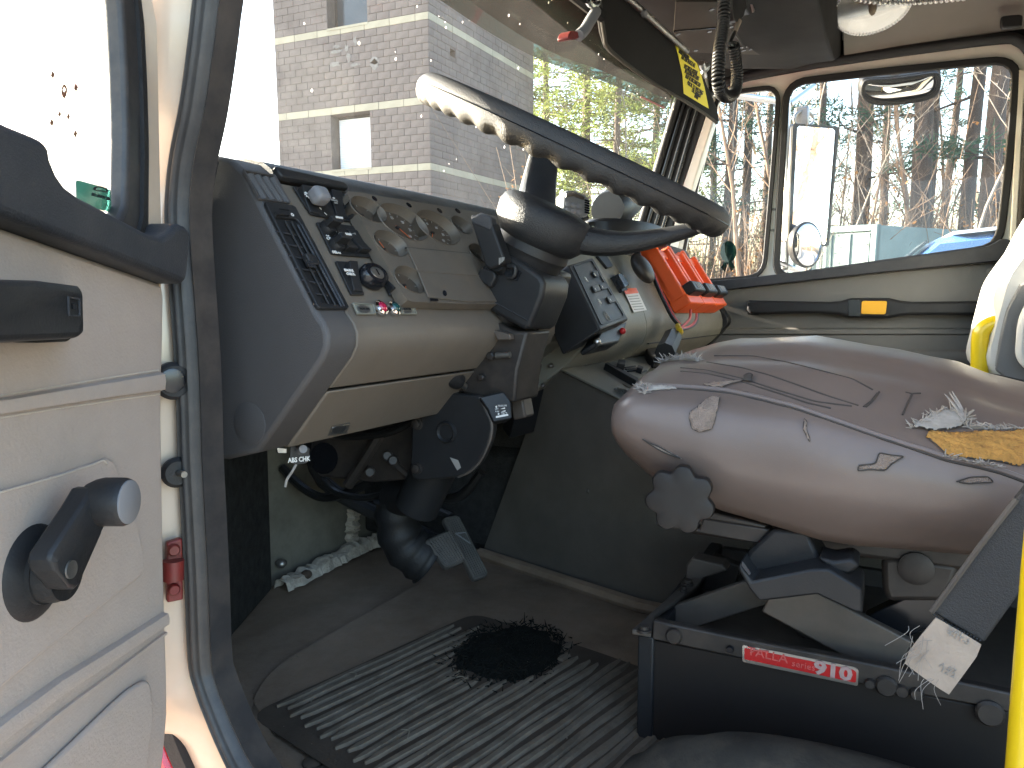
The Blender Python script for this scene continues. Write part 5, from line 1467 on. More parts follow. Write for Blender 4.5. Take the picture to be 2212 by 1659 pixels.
fl_ = torn([(1620, 590), (1680, 548), (1720, 515), (1800, 508), (1880, 520), (1905, 560), (1850, 600), (1730, 612)], 'frayed_white', 'frayed white flap above the orange foam', 9, off=.0022, rough=2.5)
for dx, dy in ((0, 0), (-14, 10), (10, -4)):
    ob('flap_tail', tube(smooth_path([on_seat(*s2((1890+dx, 545))[0], .002), on_seat(*s2((1850+dx, 490+dy))[0], .005), on_seat(*s2((1805+dx*1.6, 430+dy))[0], .006)]), [.0020-.00013*i for i in range(13)], 5), 'frayed_white', fl_)
torn([(715, 322), (740, 308), (765, 318), (755, 352), (712, 345)], 'seam_thread', None, 10, off=.002, rim=False)
# frayed threads
rnd = random.Random(21)
def threads(name, L, n, ln, m, up=1.0):
    sh = []
    for k in range(n):
        i = rnd.randrange(len(L)-1); t = rnd.random()
        q = on_seat(L[i][0]+(L[i+1][0]-L[i][0])*t, L[i][1]+(L[i+1][1]-L[i][1])*t, .0005)
        if q is None: continue
        d = Vector((rnd.uniform(-.8, .4), rnd.uniform(-1, 1), rnd.uniform(.1, 1)*up)).normalized()*rnd.uniform(.4, 1)*ln
        b = Vector((rnd.uniform(-1, 1), rnd.uniform(-1, 1), rnd.uniform(-1, .3)))*ln*.3
        sh.append(tube([q, q+d*.5+b*.2, q+d+b], [.0007, .0006, .0003], 4))
    if sh: ob(name, J(*sh), m, cush, kind='stuff')
threads('frayed_threads', s2((235, 262), (300, 238), (380, 228), (470, 236)), 150, .012, 'frayed_white', 1.4)
threads('frayed_threads', s2((150, 385), (180, 375), (200, 392), (185, 415)), 60, .009, 'frayed_white')
threads('frayed_threads', s2((1600, 598), (1700, 545), (1800, 500), (1900, 530), (1905, 590), (2050, 600), (2200, 598)), 170, .010, 'frayed_white', 1.0)
threads('frayed_threads', s2((1790, 740), (1950, 775), (2080, 800)), 80, .008, 'frayed_white', .5)
pale = patch('worn_piping', s2((170, 372), (230, 366), (330, 372), (360, 385), (250, 392), (180, 400)), 'frayed_white', .0008, par=cush, rough=1.0, seed=12)

# backrest, out of the photograph's frame to the rear
bk_l = []
for z, y, w, d in ((1.50, -.43, .235, .055), (1.60, -.45, .245, .065), (1.80, -.49, .24, .065), (2.00, -.53, .225, .06), (2.10, -.55, .20, .05), (2.14, -.555, .15, .03)):
    bk_l.append([Vector((.952+w*cos(a)*abs(cos(a))**-.4 if abs(cos(a)) > .01 else .952, y+d*sin(a), z)) for a in [2*pi*k/32+.01 for k in range(32)]])
ob('backrest', loft(bk_l), 'seat_vinyl', seat, ang=60)
# star knob
mat('knob_black', (.016, .0135, .0125), .5, var=.25, spec=.3)
kc = XP(.672).at(1470, 1077)
kn_dir = Vector((-1, -.18, .05)).normalized()
ku, kv, _ = basis(kn_dir)
if kv.z < 0: kv = -kv
def star(r, h, k=1.0, amp=.105):
    return [kc+kn_dir*h+(ku*cos(a)+kv*sin(a))*(r*(1+amp*(1-2*((1-cos(7*a+.9))/2)**1.7))) for a in [2*pi*i/112 for i in range(112)]]
knob = ob('star_knob', loft([star(.020, -.012), star(.0275, -.010), star(.0292, -.004), star(.0292, .004), star(.0278, .0078), star(.024, .0088, amp=.125), star(.010, .0082, amp=.1)]), 'knob_black', seat, ang=50, label='black seven lobed plastic knob at the front of the seat')
ob('knob_stem', cyl(kc-kn_dir*.01, kc-kn_dir*.07, .008), 'black_plastic', knob)
# frame under the cushion
ob('seat_pan', bx(.80, 1.14, -.40, .19, 1.405, 1.452), 'seat_metal', seat, bevel=.006)
def b3(*L): return [(1316.6+.4047*x, 1042.3+.4047*y) for x, y in L]
PR = XP(.745); PR2 = XP(.77)
ob('pan_rail', prism(PR.pts(b3((240, 215), (480, 250), (500, 190), (860, 250), (800, 330), (470, 270), (250, 235))), (.02, 0, 0)), 'seat_metal', seat, bevel=.002)
ob('pan_rail', prism(PR.pts(b3((520, 150), (840, 230), (830, 250), (505, 195))), (.03, 0, 0)), 'seat_metal', seat, bevel=.002)
# base box
bs = seat
xb_ = .77
face = b3((225, 838), (1960, 1188), (2190, 1235), (2215, 1560), (190, 1560), (205, 850))
ob('base_side', prism(XP(xb_).pts(face), (.01, 0, 0)), 'knob_black', bs, bevel=.002, label='glossy black side of the seat base')
rl = b3((232, 735), (330, 758), (720, 838), (1330, 955), (1960, 1085), (2215, 1140), (2215, 1250), (1960, 1190), (1330, 1075), (225, 838))
rail_ = ob('base_rail', prism(XP(xb_-.004).pts(rl), (.012, 0, 0)), 'seat_metal', bs, bevel=.002)
for zx, zy, r in ((345, 818, .009), (645, 888, .004), (1478, 1085, .010), (1390, 1070, .005), (1560, 1110, .006), (1640, 1125, .006), (2030, 1230, .012)):
    c = XP(xb_-.0045).at(*b3((zx, zy))[0])
    ob('base_bolt', lathe([(r, 0), (r, .002), (r*.8, .0045)], c, NX, 18), 'black_gloss' if r < .005 else 'seat_metal', rail_)
PBd = XP(xb_-.0045)
badge = ob('name_badge', prism(rounded(PBd.pts(b3((710, 865), (1312, 985), (1330, 1000), (1326, 1085), (710, 955))), .002), (-.0008, 0, 0)), 'silver', bs, label='red and silver badge numbered 910')
ob('badge_field', prism(rounded(PBd.pts(b3((720, 882), (1300, 998), (1318, 1012), (1315, 1068), (720, 942)), .0009), .0015), (-.0004, 0, 0)), 'badge_red', badge)
bd_u = (PBd.at(*b3((1326, 1050))[0])-PBd.at(*b3((720, 915))[0])).normalized(); bd_v = bd_u.cross(NX)
if bd_v.z < 0: bd_v = -bd_v
mat('badge_grey', (.42, .30, .29), .5, var=.2, vscale=200)
mat('badge_faint', (.62, .12, .11), .5, var=.3, vscale=200)
text('lettering', '910', PBd.at(*b3((1192, 1008))[0], .0016), bd_u, bd_v, .0185, 'badge_grey', badge, bold=.0008, squash=1.25)
text('lettering', 'TALLA', PBd.at(*b3((842, 922))[0], .0016), bd_u, bd_v, .0125, 'badge_faint', badge, squash=1.1)
text('lettering', 'series', PBd.at(*b3((1035, 978))[0], .0016), bd_u, bd_v, .0095, 'badge_faint', badge)
ob('badge_swoosh', tube(PBd.pts(b3((752, 910), (775, 896), (850, 902)), .0016), .0008, 5), 'badge_faint', badge)
# front flange running across, corner post, inside of the base
zf = XP(xb_).at(*b3((180, 800))[0]).z
PZ = ZP(zf)
fpx = b3((118, 812), (420, 540), (500, 528), (470, 575), (240, 735), (222, 830))
ob('front_flange', prism(PZ.pts(fpx), (0, 0, .006)), 'seat_metal_grey', bs, bevel=.0015)
for zx, zy, s_ in ((185, 796, 1), (415, 546, 1), (395, 582, .6)):
    c = PZ.at(*b3((zx, zy))[0], .006)
    ob('flange_bolt', lathe([(.008*s_, 0), (.008*s_, .003), (.0055*s_, .0035), (.0055*s_, .007)], c, (0, 0, 1), 10), 'seat_metal', bs)
yf = XP(xb_).at(*b3((180, 1100))[0]).y
ob('front_wall', bx(xb_-.004, 1.14, yf-.012, yf+.006, FLOOR+.005, zf-.002), 'black_plastic', bs, bevel=.002)
ob('base_floor', bx(xb_+.012, 1.12, -.36, yf-.015, FLOOR+.02, FLOOR+.10), 'seat_metal_grey', bs)
ob('far_wall', bx(1.12, 1.135, -.36, yf-.015, FLOOR+.005, zf-.004), 'seat_metal', bs)
# suspension linkage
sl = thing('suspension_linkage', 'dark steel scissor arms and air lever between seat base and cushion', 'seat suspension', (.95, 0, zf))
def beam(a, b, w, x, th, m, nm='scissor_arm'):
    p, q = XP(x).at(*b3(a)[0]), XP(x).at(*b3(b)[0])
    t = (q-p).normalized(); s_ = t.cross(NX)
    return ob(nm, prism([p-s_*w, q-s_*w, q+s_*w, p+s_*w], (th, 0, 0)), m, sl, bevel=.002)
beam((860, 590), (1560, 960), .024, .80, .012, 'seat_metal_grey')
beam((330, 740), (930, 540), .016, .86, .012, 'seat_metal_grey')
beam((920, 640), (1230, 900), .018, .90, .012, 'seat_metal')
beam((1420, 800), (1760, 640), .018, .84, .02, 'black_gloss')
beam((540, 700), (620, 420), .02, 1.0, .02, 'seat_metal')
ob('front_bracket', prism(XP(.95).pts(b3((410, 440), (440, 405), (600, 440), (628, 470), (500, 510), (480, 560), (405, 520))), (.03, 0, 0)), 'seat_metal_grey', sl, bevel=.002)
ob('hinge_block', prism(XP(.80).pts(b3((1450, 400), (1540, 395), (1880, 440), (1800, 640), (1480, 640), (1455, 560))), (.10, 0, 0)), 'seat_metal', sl, bevel=.006)
ob('hinge_bolt', lathe([(.016, 0), (.016, .004), (.011, .006)], XP(.80).at(*b3((1635, 455))[0]), NX, 24), 'seat_metal', sl)
ob('air_hose', tube(smooth_path([XP(.85).at(*p) for p in b3((1090, 320), (1130, 380), (1300, 360), (1480, 340))]), .006, 8), 'wire_black', sl)
ob('barcode_label', prism(XP(.90).pts(b3((1085, 340), (1140, 300), (1235, 330), (1230, 365), (1090, 365))), (.002, 0, 0)), 'foam_orange', sl)
ob('barcode', J(*[prism(XP(.8995).pts(b3((1110+k*11, 318-k), (1114+k*11, 318-k), (1114+k*11, 342), (1110+k*11, 342))), (-.0005, 0, 0)) for k in range(7)]), 'black_print', sl)
for k in range(4): ob('spring_coil', tube([XP(.86).at(*b3((1530+k*40+6*cos(a), 820-k*15+14*sin(a)))[0], .004*sin(a)) for a in [2*pi*i/12 for i in range(12)]], .002, 5, True), 'dull_steel', sl)
# black lever housing in front of the linkage
lh = thing('seat_lever', 'boxy black seat adjusting lever sticking out under the cushion', 'lever', XP(.71).at(*b3((1000, 560))[0]))
pxl = b3((690, 430), (740, 380), (870, 310), (1050, 325), (1100, 360), (1150, 430), (1170, 455), (1040, 460), (750, 530), (700, 480))
ob('lever_top', prism(XP(.735).pts(b3((700, 440), (750, 360), (870, 250), (1060, 260), (1100, 360), (1150, 440), (1060, 470), (760, 530))), (.05, 0, 0)), 'black_plastic', lh, bevel=.004)
ob('lever_body', prism(XP(.70).pts(b3((692, 430), (760, 528), (1080, 462), (1170, 462), (1350, 570), (1352, 700), (1300, 690), (1110, 600), (800, 636), (742, 566), (690, 470))), (.055, 0, 0)), 'black_plastic', lh, bevel=.004, ang=30)
ob('lever_tip', prism(XP(.715).pts(b3((1110, 400), (1200, 420), (1290, 405), (1340, 445), (1280, 495), (1180, 470))), (.04, 0, 0)), 'black_plastic', lh, bevel=.003)
ob('lever_mark', prism(XP(.6985).pts(b3((705, 440), (712, 418), (755, 480), (748, 495))), (-.001, 0, 0)), 'dark_trim', lh)

# seat belt tether and its tag
bt_ = thing('seat_belt', 'dark seat belt strap slanting down behind the driver seat', 'seat belt', XP(.645).at(2060, 1380))
bpts = [(2012, 1322), (2060, 1257), (2120, 1175), (2196, 1078), (2260, 1000), (2330, 1060), (2260, 1200), (2190, 1300), (2126, 1390)]
ob('belt_strap', prism(XP(.645).pts(bpts), (.012, 0, 0)), 'belt_web', bt_, bevel=.002)
ob('belt_edge', tube(XP(.645).pts([(2012, 1322), (2060, 1257), (2120, 1175), (2196, 1078)], .002), .0022, 6), 'seat_metal_grey', bt_)
stitches('belt_stitching', [(2016, 1328), (2060, 1354), (2122, 1386)], XP(.643), 16, 'wire_black', bt_, .001, .002)
tg = thing('cloth_tag', 'dirty white cloth tag hanging from the end of the seat belt', 'tag', XP(.640).at(2040, 1420))
tpx = b3((1742, 722), (1860, 790), (1985, 866), (1960, 930), (1880, 1040), (1812, 1132), (1760, 1100), (1660, 1030), (1576, 966), (1600, 900), (1660, 820))
ob('tag_sheet', prism(XP(.640).pts(tpx), (.0015, 0, 0)), 'tag_cloth', tg)
for k, (a, t) in enumerate((((1850, 800), 'DAL'), ((1862, 830), '4-11-3'), ((1806, 992), 'A 07'), ((1806, 1016), '12 2'))):
    text('lettering', t, XP(.640).at(*b3(a)[0], .0006), Vector((0, -.93, -.35)), Vector((0, -.35, .93)), .006, 'grey_print', tg)
threads_ = []
for k in range(18):
    a = XP(.640).at(*b3((rnd.uniform(1590, 1740), rnd.uniform(760, 960)))[0]) if k < 14 else XP(.640).at(*b3((rnd.uniform(1650, 1760), rnd.uniform(1040, 1110)))[0])
    threads_.append(tube(smooth_path([a, a+Vector((-.003, rnd.uniform(0, .012), -rnd.uniform(.004, .012))), a+Vector((-.004, rnd.uniform(-.005, .016), -rnd.uniform(.012, .025)))]), .00022, 4))
ob('tag_threads', J(*threads_), 'frayed_white', tg, kind='stuff')
# rubber hump in front of the base
mat('boot_rubber', (.055, .050, .042), .75, var=.4, vscale=12, bump=.4, bscale=200, dust=.5, dustcol=(.12, .10, .075), spec=.2)
mh = thing('rubber_boot', 'dusty dark rubber hump on the floor in front of the seat base', 'rubber boot', (.70, 0, FLOOR))
mc = XP(.68).at(1830, 1700)
ob('boot_dome', loft([[Vector((.66+r*.35*cos(a*pi/18), mc.y+r*sin(a*pi/18), FLOOR+z)) for a in range(36)] for r, z in ((.215, .001), (.208, .026), (.195, .045), (.188, .047), (.165, .070), (.155, .071), (.12, .088), (.05, .097), (.01, .098))]), 'boot_rubber', mh, ang=60)
sc_ = thing('loose_screw', 'bright loose screw standing in the floor by the seat base', 'screw', XP(.74).at(1513, 1640))
s0 = XP(.74).at(1520, 1626); s1 = XP(.74).at(1506, 1643)
ob('screw_shank', cyl(s0, s1, .0035), 'dull_steel', sc_)
ob('screw_head', lathe([(.008, 0), (.0075, .003), (.004, .005)], s1, (s1-s0), 18), 'seat_metal_grey', sc_)
# yellow pole at the rear of the door opening
yp = thing('grab_pole', 'bright yellow grab pole standing behind the driver seat at the door', 'grab pole', (.56, -.085, FLOOR))
ob('pole_tube', tube(smooth_path([Vector((.575, -.0965, FLOOR-.02)), Vector((.575, -.0965, 1.30)), Vector((.575, -.1005, 1.56)), Vector((.575, -.115, 1.62)), Vector((.585, -.15, 1.66)), Vector((.60, -.22, 1.67))], 8), .0145, 20), 'yellow_paint', yp)
# ============================================================ passenger door
PP = XP(XW)
pdoor = thing('passenger_door', 'closed passenger door with grey vinyl panel, two windows and long black pull strap', 'truck door', (XW, .1, FLOOR))
def zp(*L): return [(1426.4+.430*x, 109.7+.430*y) for x, y in L]
main_in = PP.pts([(1706, 215), (1712, 196), (1728, 185), (1900, 165), (2100, 146), (2160, 141), (2178, 147), (2185, 165), (2170, 340), (2152, 500), (2143, 520), (2126, 531), (1900, 562), (1705, 590), (1690, 589), (1685, 578)])
main_in = rounded(main_in, .02, 2)
def grow(pts, g):
    c = sum(pts, Vector())/len(pts)
    out = []
    n = len(pts)
    for i in range(n):
        t = (pts[(i+1) % n]-pts[i-1]).normalized()
        s_ = t.cross(NX)
        if s_.dot(pts[i]-c) < 0: s_ = -s_
        out.append(pts[i]+s_*g)
    return out
vent_in = rounded(PP.pts([(1556, 212), (1600, 203), (1660, 196), (1674, 201), (1677, 215), (1664, 380), (1648, 570), (1640, 588), (1620, 595), (1490, 606), (1476, 600), (1473, 586), (1510, 400)]), .018, 2)
frame_out = PP.pts([(1430, 640), (1470, 470), (1520, 300), (1548, 200), (1568, 176), (1620, 160), (1700, 145), (1830, 126), (1990, 103), (2150, 82), (2190, 84), (2212, 104), (2216, 150), (2196, 300), (2180, 560), (2172, 640), (1800, 640)])
# painted frame: plate with two openings
ob('window_frame', plate_holes(resample(frame_out, 90), [resample(grow(main_in, .018), 90), resample(grow(vent_in, .011), 70)], PP, Vector((.05, 0, 0))), 'grey_cream', pdoor, ang=40, label='cream painted frame of the passenger door windows')
ob('window_seal', ring(resample(grow(main_in, .022), 90), resample(main_in, 90), (-.012, 0, 0), 110), 'black_rubber', pdoor, bevel=.004, label='black rubber seal round the passenger window')
ob('vent_seal', ring(resample(grow(vent_in, .014), 80), resample(vent_in, 80), (-.012, 0, 0), 90), 'black_rubber', pdoor, bevel=.004)
pg_ = ob('window_glass', prism(resample(grow(main_in, .01), 60), (.001, 0, 0)), 'side_glass', pdoor)
for v in pg_.data.vertices: v.co.x += .025
vg_ = ob('vent_glass', prism(resample(grow(vent_in, .01), 50), (.001, 0, 0)), 'side_glass', pdoor)
for v in vg_.data.vertices: v.co.x += .02
# green ribbon sticker on the vent glass
PV = XP(XW+.018)
def zr(*L): return [(1261.8+.2645*x, 466.3+.2645*y) for x, y in L]
rb = ob('ribbon_sticker', prism([PV.at(*zr((1178+66*cos(a*pi/16), 292+88*sin(a*pi/16)))[0]) for a in range(32)], (-.0006, 0, 0)), 'decal_film', vg_, label='round green ribbon sticker on the vent window')
ob('ribbon_tail', prism(PV.pts(zr((1150, 370), (1180, 380), (1150, 458), (1116, 420))), (-.0006, 0, 0)), 'decal_film', vg_)
ob('ribbon_tail', prism(PV.pts(zr((1175, 382), (1205, 370), (1232, 420), (1200, 455))), (-.0006, 0, 0)), 'decal_film', vg_)
ob('vent_screw', ellipsoid(PP.at(1672, 452, .003), .006, .006, .004), 'dull_steel', pdoor)
ob('vent_screw', ellipsoid(PP.at(1668, 497, .003), .006, .006, .004), 'dull_steel', pdoor)
# ledge, panel, strap
ob('window_ledge', prism(rounded(PP.pts([(1500, 612), (1640, 599), (1690, 593), (1900, 566), (2128, 535), (2146, 526), (2158, 518), (2176, 520), (2181, 530), (2181, 563), (1900, 590), (1543, 630), (1480, 636)], .002), .012), (-.045, 0, 0)), 'dark_trim', pdoor, bevel=.010, seg=3, label='black ledge under the passenger window')
panel_px = [(1440, 640), (1543, 628), (1900, 588), (2181, 563), (2181, 700), (2170, 900), (1440, 960)]
ob('door_panel', prism(PP.pts(panel_px, .004), (.03, 0, 0)), 'pass_panel', pdoor, bevel=.006)
ob('lower_panel', bx(XW-.003, XW+.03, -.20, .80, FLOOR-.02, 1.47), 'pass_panel', pdoor)
def pband(y0, y1, h):
    a, b = PP.at(1500, y0, .004), PP.at(2170, y0, .004); c, d_ = PP.at(1500, y1, .004), PP.at(2170, y1, .004)
    return ob('panel_band', loft([[a, a.lerp(c, .2)+NX*h, a.lerp(c, .8)+NX*h, c, c+Vector((.006, 0, 0)), a+Vector((.006, 0, 0))], [b, b.lerp(d_, .2)+NX*h, b.lerp(d_, .8)+NX*h, d_, d_+Vector((.006, 0, 0)), b+Vector((.006, 0, 0))]]), 'pass_panel', pdoor, ang=60)
pband(708, 724, .008)
pband(755, 790, .006)
sp_px = zp((448, 1254), (520, 1256), (860, 1262), (910, 1258), (960, 1243), (1150, 1243), (1205, 1256), (1260, 1262), (1600, 1258), (1700, 1254), (1712, 1300), (1690, 1328), (1250, 1328), (1200, 1332), (1150, 1343), (950, 1340), (900, 1326), (800, 1318), (520, 1324), (460, 1322), (445, 1300))
st_ = ob('pull_strap', prism(PP.pts(sp_px, .020), (-.045, 0, 0)), 'black_plastic', pdoor, bevel=.008, seg=3, label='long black pull strap with yellow reflector')
for a in ((1622, 666), (2140, 664)):
    ob('strap_mount', prism(rounded(PP.pts([(a[0]-4, a[1]-14), (a[0]+22, a[1]-14), (a[0]+22, a[1]+14), (a[0]-4, a[1]+14)], .004), .006), (-.03, 0, 0)), 'black_plastic', st_)
PSt = XP(XW-.0655)
pp('strap_plate', PSt, zp((945, 1250), (1005, 1250), (1005, 1334), (945, 1332)), 'black_gloss', st_, .002, bevel=.0006)
ob('strap_reflector', prism(rounded(PSt.pts(zp((1012, 1257), (1140, 1257), (1132, 1324), (1008, 1322))), .006), (-.003, 0, 0)), 'yellow_tape', st_, bevel=.001, label='yellow reflector on the pull strap')
pp('yellow_tab', XP(XW-.03), zp((1623, 1222), (1700, 1222), (1700, 1250), (1623, 1252)), 'yellow_tape', st_, .006, r=.005, bevel=.001)
pp('yellow_tab', XP(XW-.03), zp((1618, 1334), (1688, 1334), (1688, 1340), (1618, 1340)), 'yellow_tape', st_, .006)
pp('strap_slot', PSt, zp((1640, 1288), (1665, 1288), (1665, 1294), (1640, 1294)), 'black_gloss', st_, .001)
ob('lock_button', lathe([(.018, 0), (.018, .002), (.015, .004)], PP.at(2147, 588, .004), NX, 24), 'pass_panel', pdoor)
# body opening round the passenger door: weatherstrip and rear jamb
ws_px = [(1500, 235), (1545, 190), (1600, 169), (1700, 147), (1830, 128), (1990, 105), (2160, 84), (2200, 88), (2224, 110), (2232, 150), (2224, 300)]
wsp_ = smooth_path(XP(XW-.03).pts(ws_px), 5)
ob('door_weatherstrip', sweep(wsp_, [(-.014, -.004), (-.012, .012), (0, .018), (.012, .012), (.014, -.004)], lambda i: _tan(wsp_, i).cross(NX).normalized(), lambda i: NX), 'black_rubber', cab, ang=70, label='black weatherstrip over the passenger door')
ob('roof_side', prism(XP(XW-.02).pts([(1480, 245), (1520, 200), (1600, 174), (1830, 132), (2160, 87), (2230, 80), (2260, 40), (1800, 60), (1480, 120)]), (.03, 0, 0)), 'console_dark', cab)
ob('rear_jamb', prism(XP(XW-.012).pts([(2199, 150), (2216, 150), (2190, 620), (2182, 900), (2168, 900), (2178, 600)]), (.04, 0, 0)), 'grey_cream', cab, bevel=.003)
ob('rear_post', bx(XW-.05, XW+.02, -.47, -.30, FLOOR, 2.42), 'console_dark', cab, bevel=.01)
ob('body_side_front', prism([Vector((XW+.005, y, z)) for y, z in ((.70, FLOOR-.1), (.97, FLOOR-.1), (.97, 1.80), (.70, 1.80), (.60, 1.60))], (.04, 0, 0)), 'red_paint', cab)

# ============================================================ mirrors outside
mm = thing('side_mirror', 'tall rectangular truck side mirror outside the passenger window', 'mirror', (2.72, .62, 1.6))
PMr = Plane(Vector((2.74, .50, 2.0)), Vector((-.52, -.85, 0)))
mq = zp((662, 365), (895, 382), (842, 985), (640, 960))
mh_ = ob('mirror_housing', prism(rounded(PMr.pts(mq), .012), -PMr.n*.035), 'dull_steel', mm, bevel=.004)
ob('mirror_frame', ring(rounded(PMr.pts(mq, .0005), .012), rounded(PMr.pts(zp((684, 376), (880, 392), (834, 975), (655, 955)), .0005), .01), PMr.n*.004, 70), 'console_grey', mm)
ob('mirror_glass', prism(rounded(PMr.pts(zp((684, 376), (880, 392), (834, 975), (655, 955)), .0002), .01), PMr.n*.0015), 'mirror', mm)
ob('mirror_clamp', box(PMr.at(*zp((712, 335))[0], -.02), .05, .05, .07), 'dull_steel', mm, bevel=.006)
ob('clamp_ring', tube([PMr.at(*zp((720+48*cos(a), 345+42*sin(a)))[0], -.01) for a in [2*pi*k/20 for k in range(20)]], .006, 8, True), 'dull_steel', mm)
ob('mirror_arm', tube([PMr.at(*zp((640, 260))[0], -.02), PMr.at(*zp((630, 1100))[0], -.02)], .011, 10), 'silver', mm)
ob('mirror_arm', tube([PMr.at(*zp((770, 180))[0], -.05), PMr.at(*zp((650, 270))[0], -.02)], .012, 10), 'silver', mm)
ob('mirror_arm', tube([PMr.at(*zp((590, 1060))[0], -.02), PMr.at(*zp((700, 1110))[0], -.02)], .011, 10), 'silver', mm)
ob('mirror_arm', tube([PMr.at(*zp((640, 260))[0], -.02), Vector((2.56, .72, 2.42))], .012, 10), 'silver', mm)
ob('mirror_arm', tube([PMr.at(*zp((630, 1100))[0], -.02), Vector((2.54, .75, 1.62))], .012, 10), 'silver', mm)
cm = thing('convex_mirror', 'round convex mirror under the tall side mirror', 'mirror', (2.66, .48, 1.7))
cmc = PMr.at(*zp((735, 975))[0], .04)
cr_ = (PMr.at(*zp((823, 985))[0], .04)-PMr.at(*zp((648, 975))[0], .04)).length/2
crv = (PMr.at(*zp((735, 862))[0], .04)-PMr.at(*zp((735, 1095))[0], .04)).length/2
ob('mirror_shell', lathe([(crv*.5, -.05), (crv*.9, -.025), (crv, -.004), (crv, .004), (crv*.95, .006)], cmc, PMr.n, 40), 'black_plastic', cm)
ob('mirror_dome', lathe([(crv*.95, .003), (crv*.8, .012), (crv*.6, .019), (crv*.35, .024), (crv*.1, .0265), (.001, .0268)], cmc, PMr.n, 40), 'mirror', cm, ang=80)
ob('dome_arm', tube([cmc-PMr.n*.04, PMr.at(*zp((640, 960))[0], -.02)], .009, 8), 'dull_steel', cm)
om = thing('lookdown_mirror', 'oval mirror hanging over the top of the passenger window', 'mirror', (2.62, .25, 2.4))
POm = Plane(Vector((2.64, .10, 2.28)), Vector((-.80, -.25, -.50)))
oq = zp((1003, 200), (1012, 160), (1040, 140), (1150, 135), (1280, 118), (1370, 105), (1400, 112), (1408, 150), (1395, 205), (1350, 240), (1250, 262), (1120, 272), (1050, 262), (1015, 235))
oin = zp((1025, 200), (1032, 170), (1058, 162), (1160, 158), (1290, 138), (1362, 122), (1380, 135), (1382, 165), (1368, 200), (1330, 222), (1240, 240), (1125, 250), (1062, 240), (1034, 222))
ob('mirror_rim', ring(smooth_closed(POm.pts(oq), 3), smooth_closed(POm.pts(oin), 3), POm.n*.012, 70), 'black_rubber', om, bevel=.003)
ob('mirror_back', prism(smooth_closed(POm.pts(oq), 3), -POm.n*.05), 'black_plastic', om, bevel=.012)
n_ = len(oin); oc2 = POm.at(sum(p[0] for p in oin)/n_, sum(p[1] for p in oin)/n_)
L0 = smooth_closed(POm.pts(oin, .002), 3)
ob('mirror_glass', loft([L0, [oc2.lerp(p, .75)+POm.n*.008 for p in L0], [oc2.lerp(p, .45)+POm.n*.014 for p in L0], [oc2.lerp(p, .02)+POm.n*.017 for p in L0]]), 'mirror', om, ang=80)
ob('mirror_bracket', tube([oc2-POm.n*.04, oc2+Vector((-.06, .03, .16))], .012, 8), 'black_plastic', om)

# ============================================================ passenger seat and its yellow rail
ps = thing('passenger_seat', 'pale grey passenger seat back in bright sunlight', 'seat', (1.95, -.35, FLOOR))
PSe = XP(1.80)
bk_px = [(2128, 800), (2135, 740), (2150, 680), (2172, 600), (2196, 560), (2240, 500), (2300, 400), (2380, 400), (2390, 850), (2200, 850)]
sl_ = smooth_closed(PSe.pts(bk_px), 3)
c_ = sum(sl_, Vector())/len(sl_)
ob('seat_back', loft([[c_.lerp(p, .86)+Vector((.0, 0, 0)) for p in sl_], [c_.lerp(p, .97)+Vector((.03, 0, 0)) for p in sl_], [p+Vector((.08, 0, 0)) for p in sl_], [p+Vector((.40, 0, 0)) for p in sl_], [c_.lerp(p, .9)+Vector((.48, 0, 0)) for p in sl_]]), 'seat_vinyl_new', ps, ang=70)
ob('back_side', prism(XP(1.797).pts([(2150, 800), (2158, 740), (2175, 668), (2204, 615), (2230, 600), (2230, 830), (2170, 815)]), (.012, 0, 0)), 'seat_grey', ps, bevel=.004)
stitches('side_stitching', [(2150, 790), (2158, 738), (2174, 672), (2204, 612)], XP(1.795), 40, 'seam_thread', ps, .001, .002)
ob('arm_pad', prism(rounded(XP(1.77).pts([(2196, 690), (2260, 560), (2330, 560), (2330, 800), (2212, 800), (2190, 770)]), .02), (-.03, 0, 0)), 'seat_vinyl_new', ps, bevel=.008)
ob('seat_cushion', bx(1.78, 2.30, -.75, -.22, 1.36, 1.50), 'seat_grey', ps, bevel=.03, seg=3)
ob('seat_pedestal', bx(1.84, 2.24, -.68, -.26, FLOOR+.002, 1.36), 'seat_metal', ps, bevel=.01)
ob('seat_strap', tube(smooth_path([XP(1.70).at(*p) for p in ((2085, 808), (2140, 812), (2190, 822), (2230, 830))]), .006, 6), 'belt_web', ps)
yr = thing('yellow_rail', 'curved yellow grab rail beside the passenger seat', 'grab rail', (1.80, -.16, FLOOR))
PYr = XP(1.83)
ob('rail_tube', tube(smooth_path([Vector((1.83, PYr.at(2118, 795).y, FLOOR)), PYr.at(2116, 900), PYr.at(2116, 800), PYr.at(2117, 735), PYr.at(2122, 715), PYr.at(2138, 702), PYr.at(2165, 696), PYr.at(2230, 690)], 8), .0165, 16), 'yellow_paint', yr)
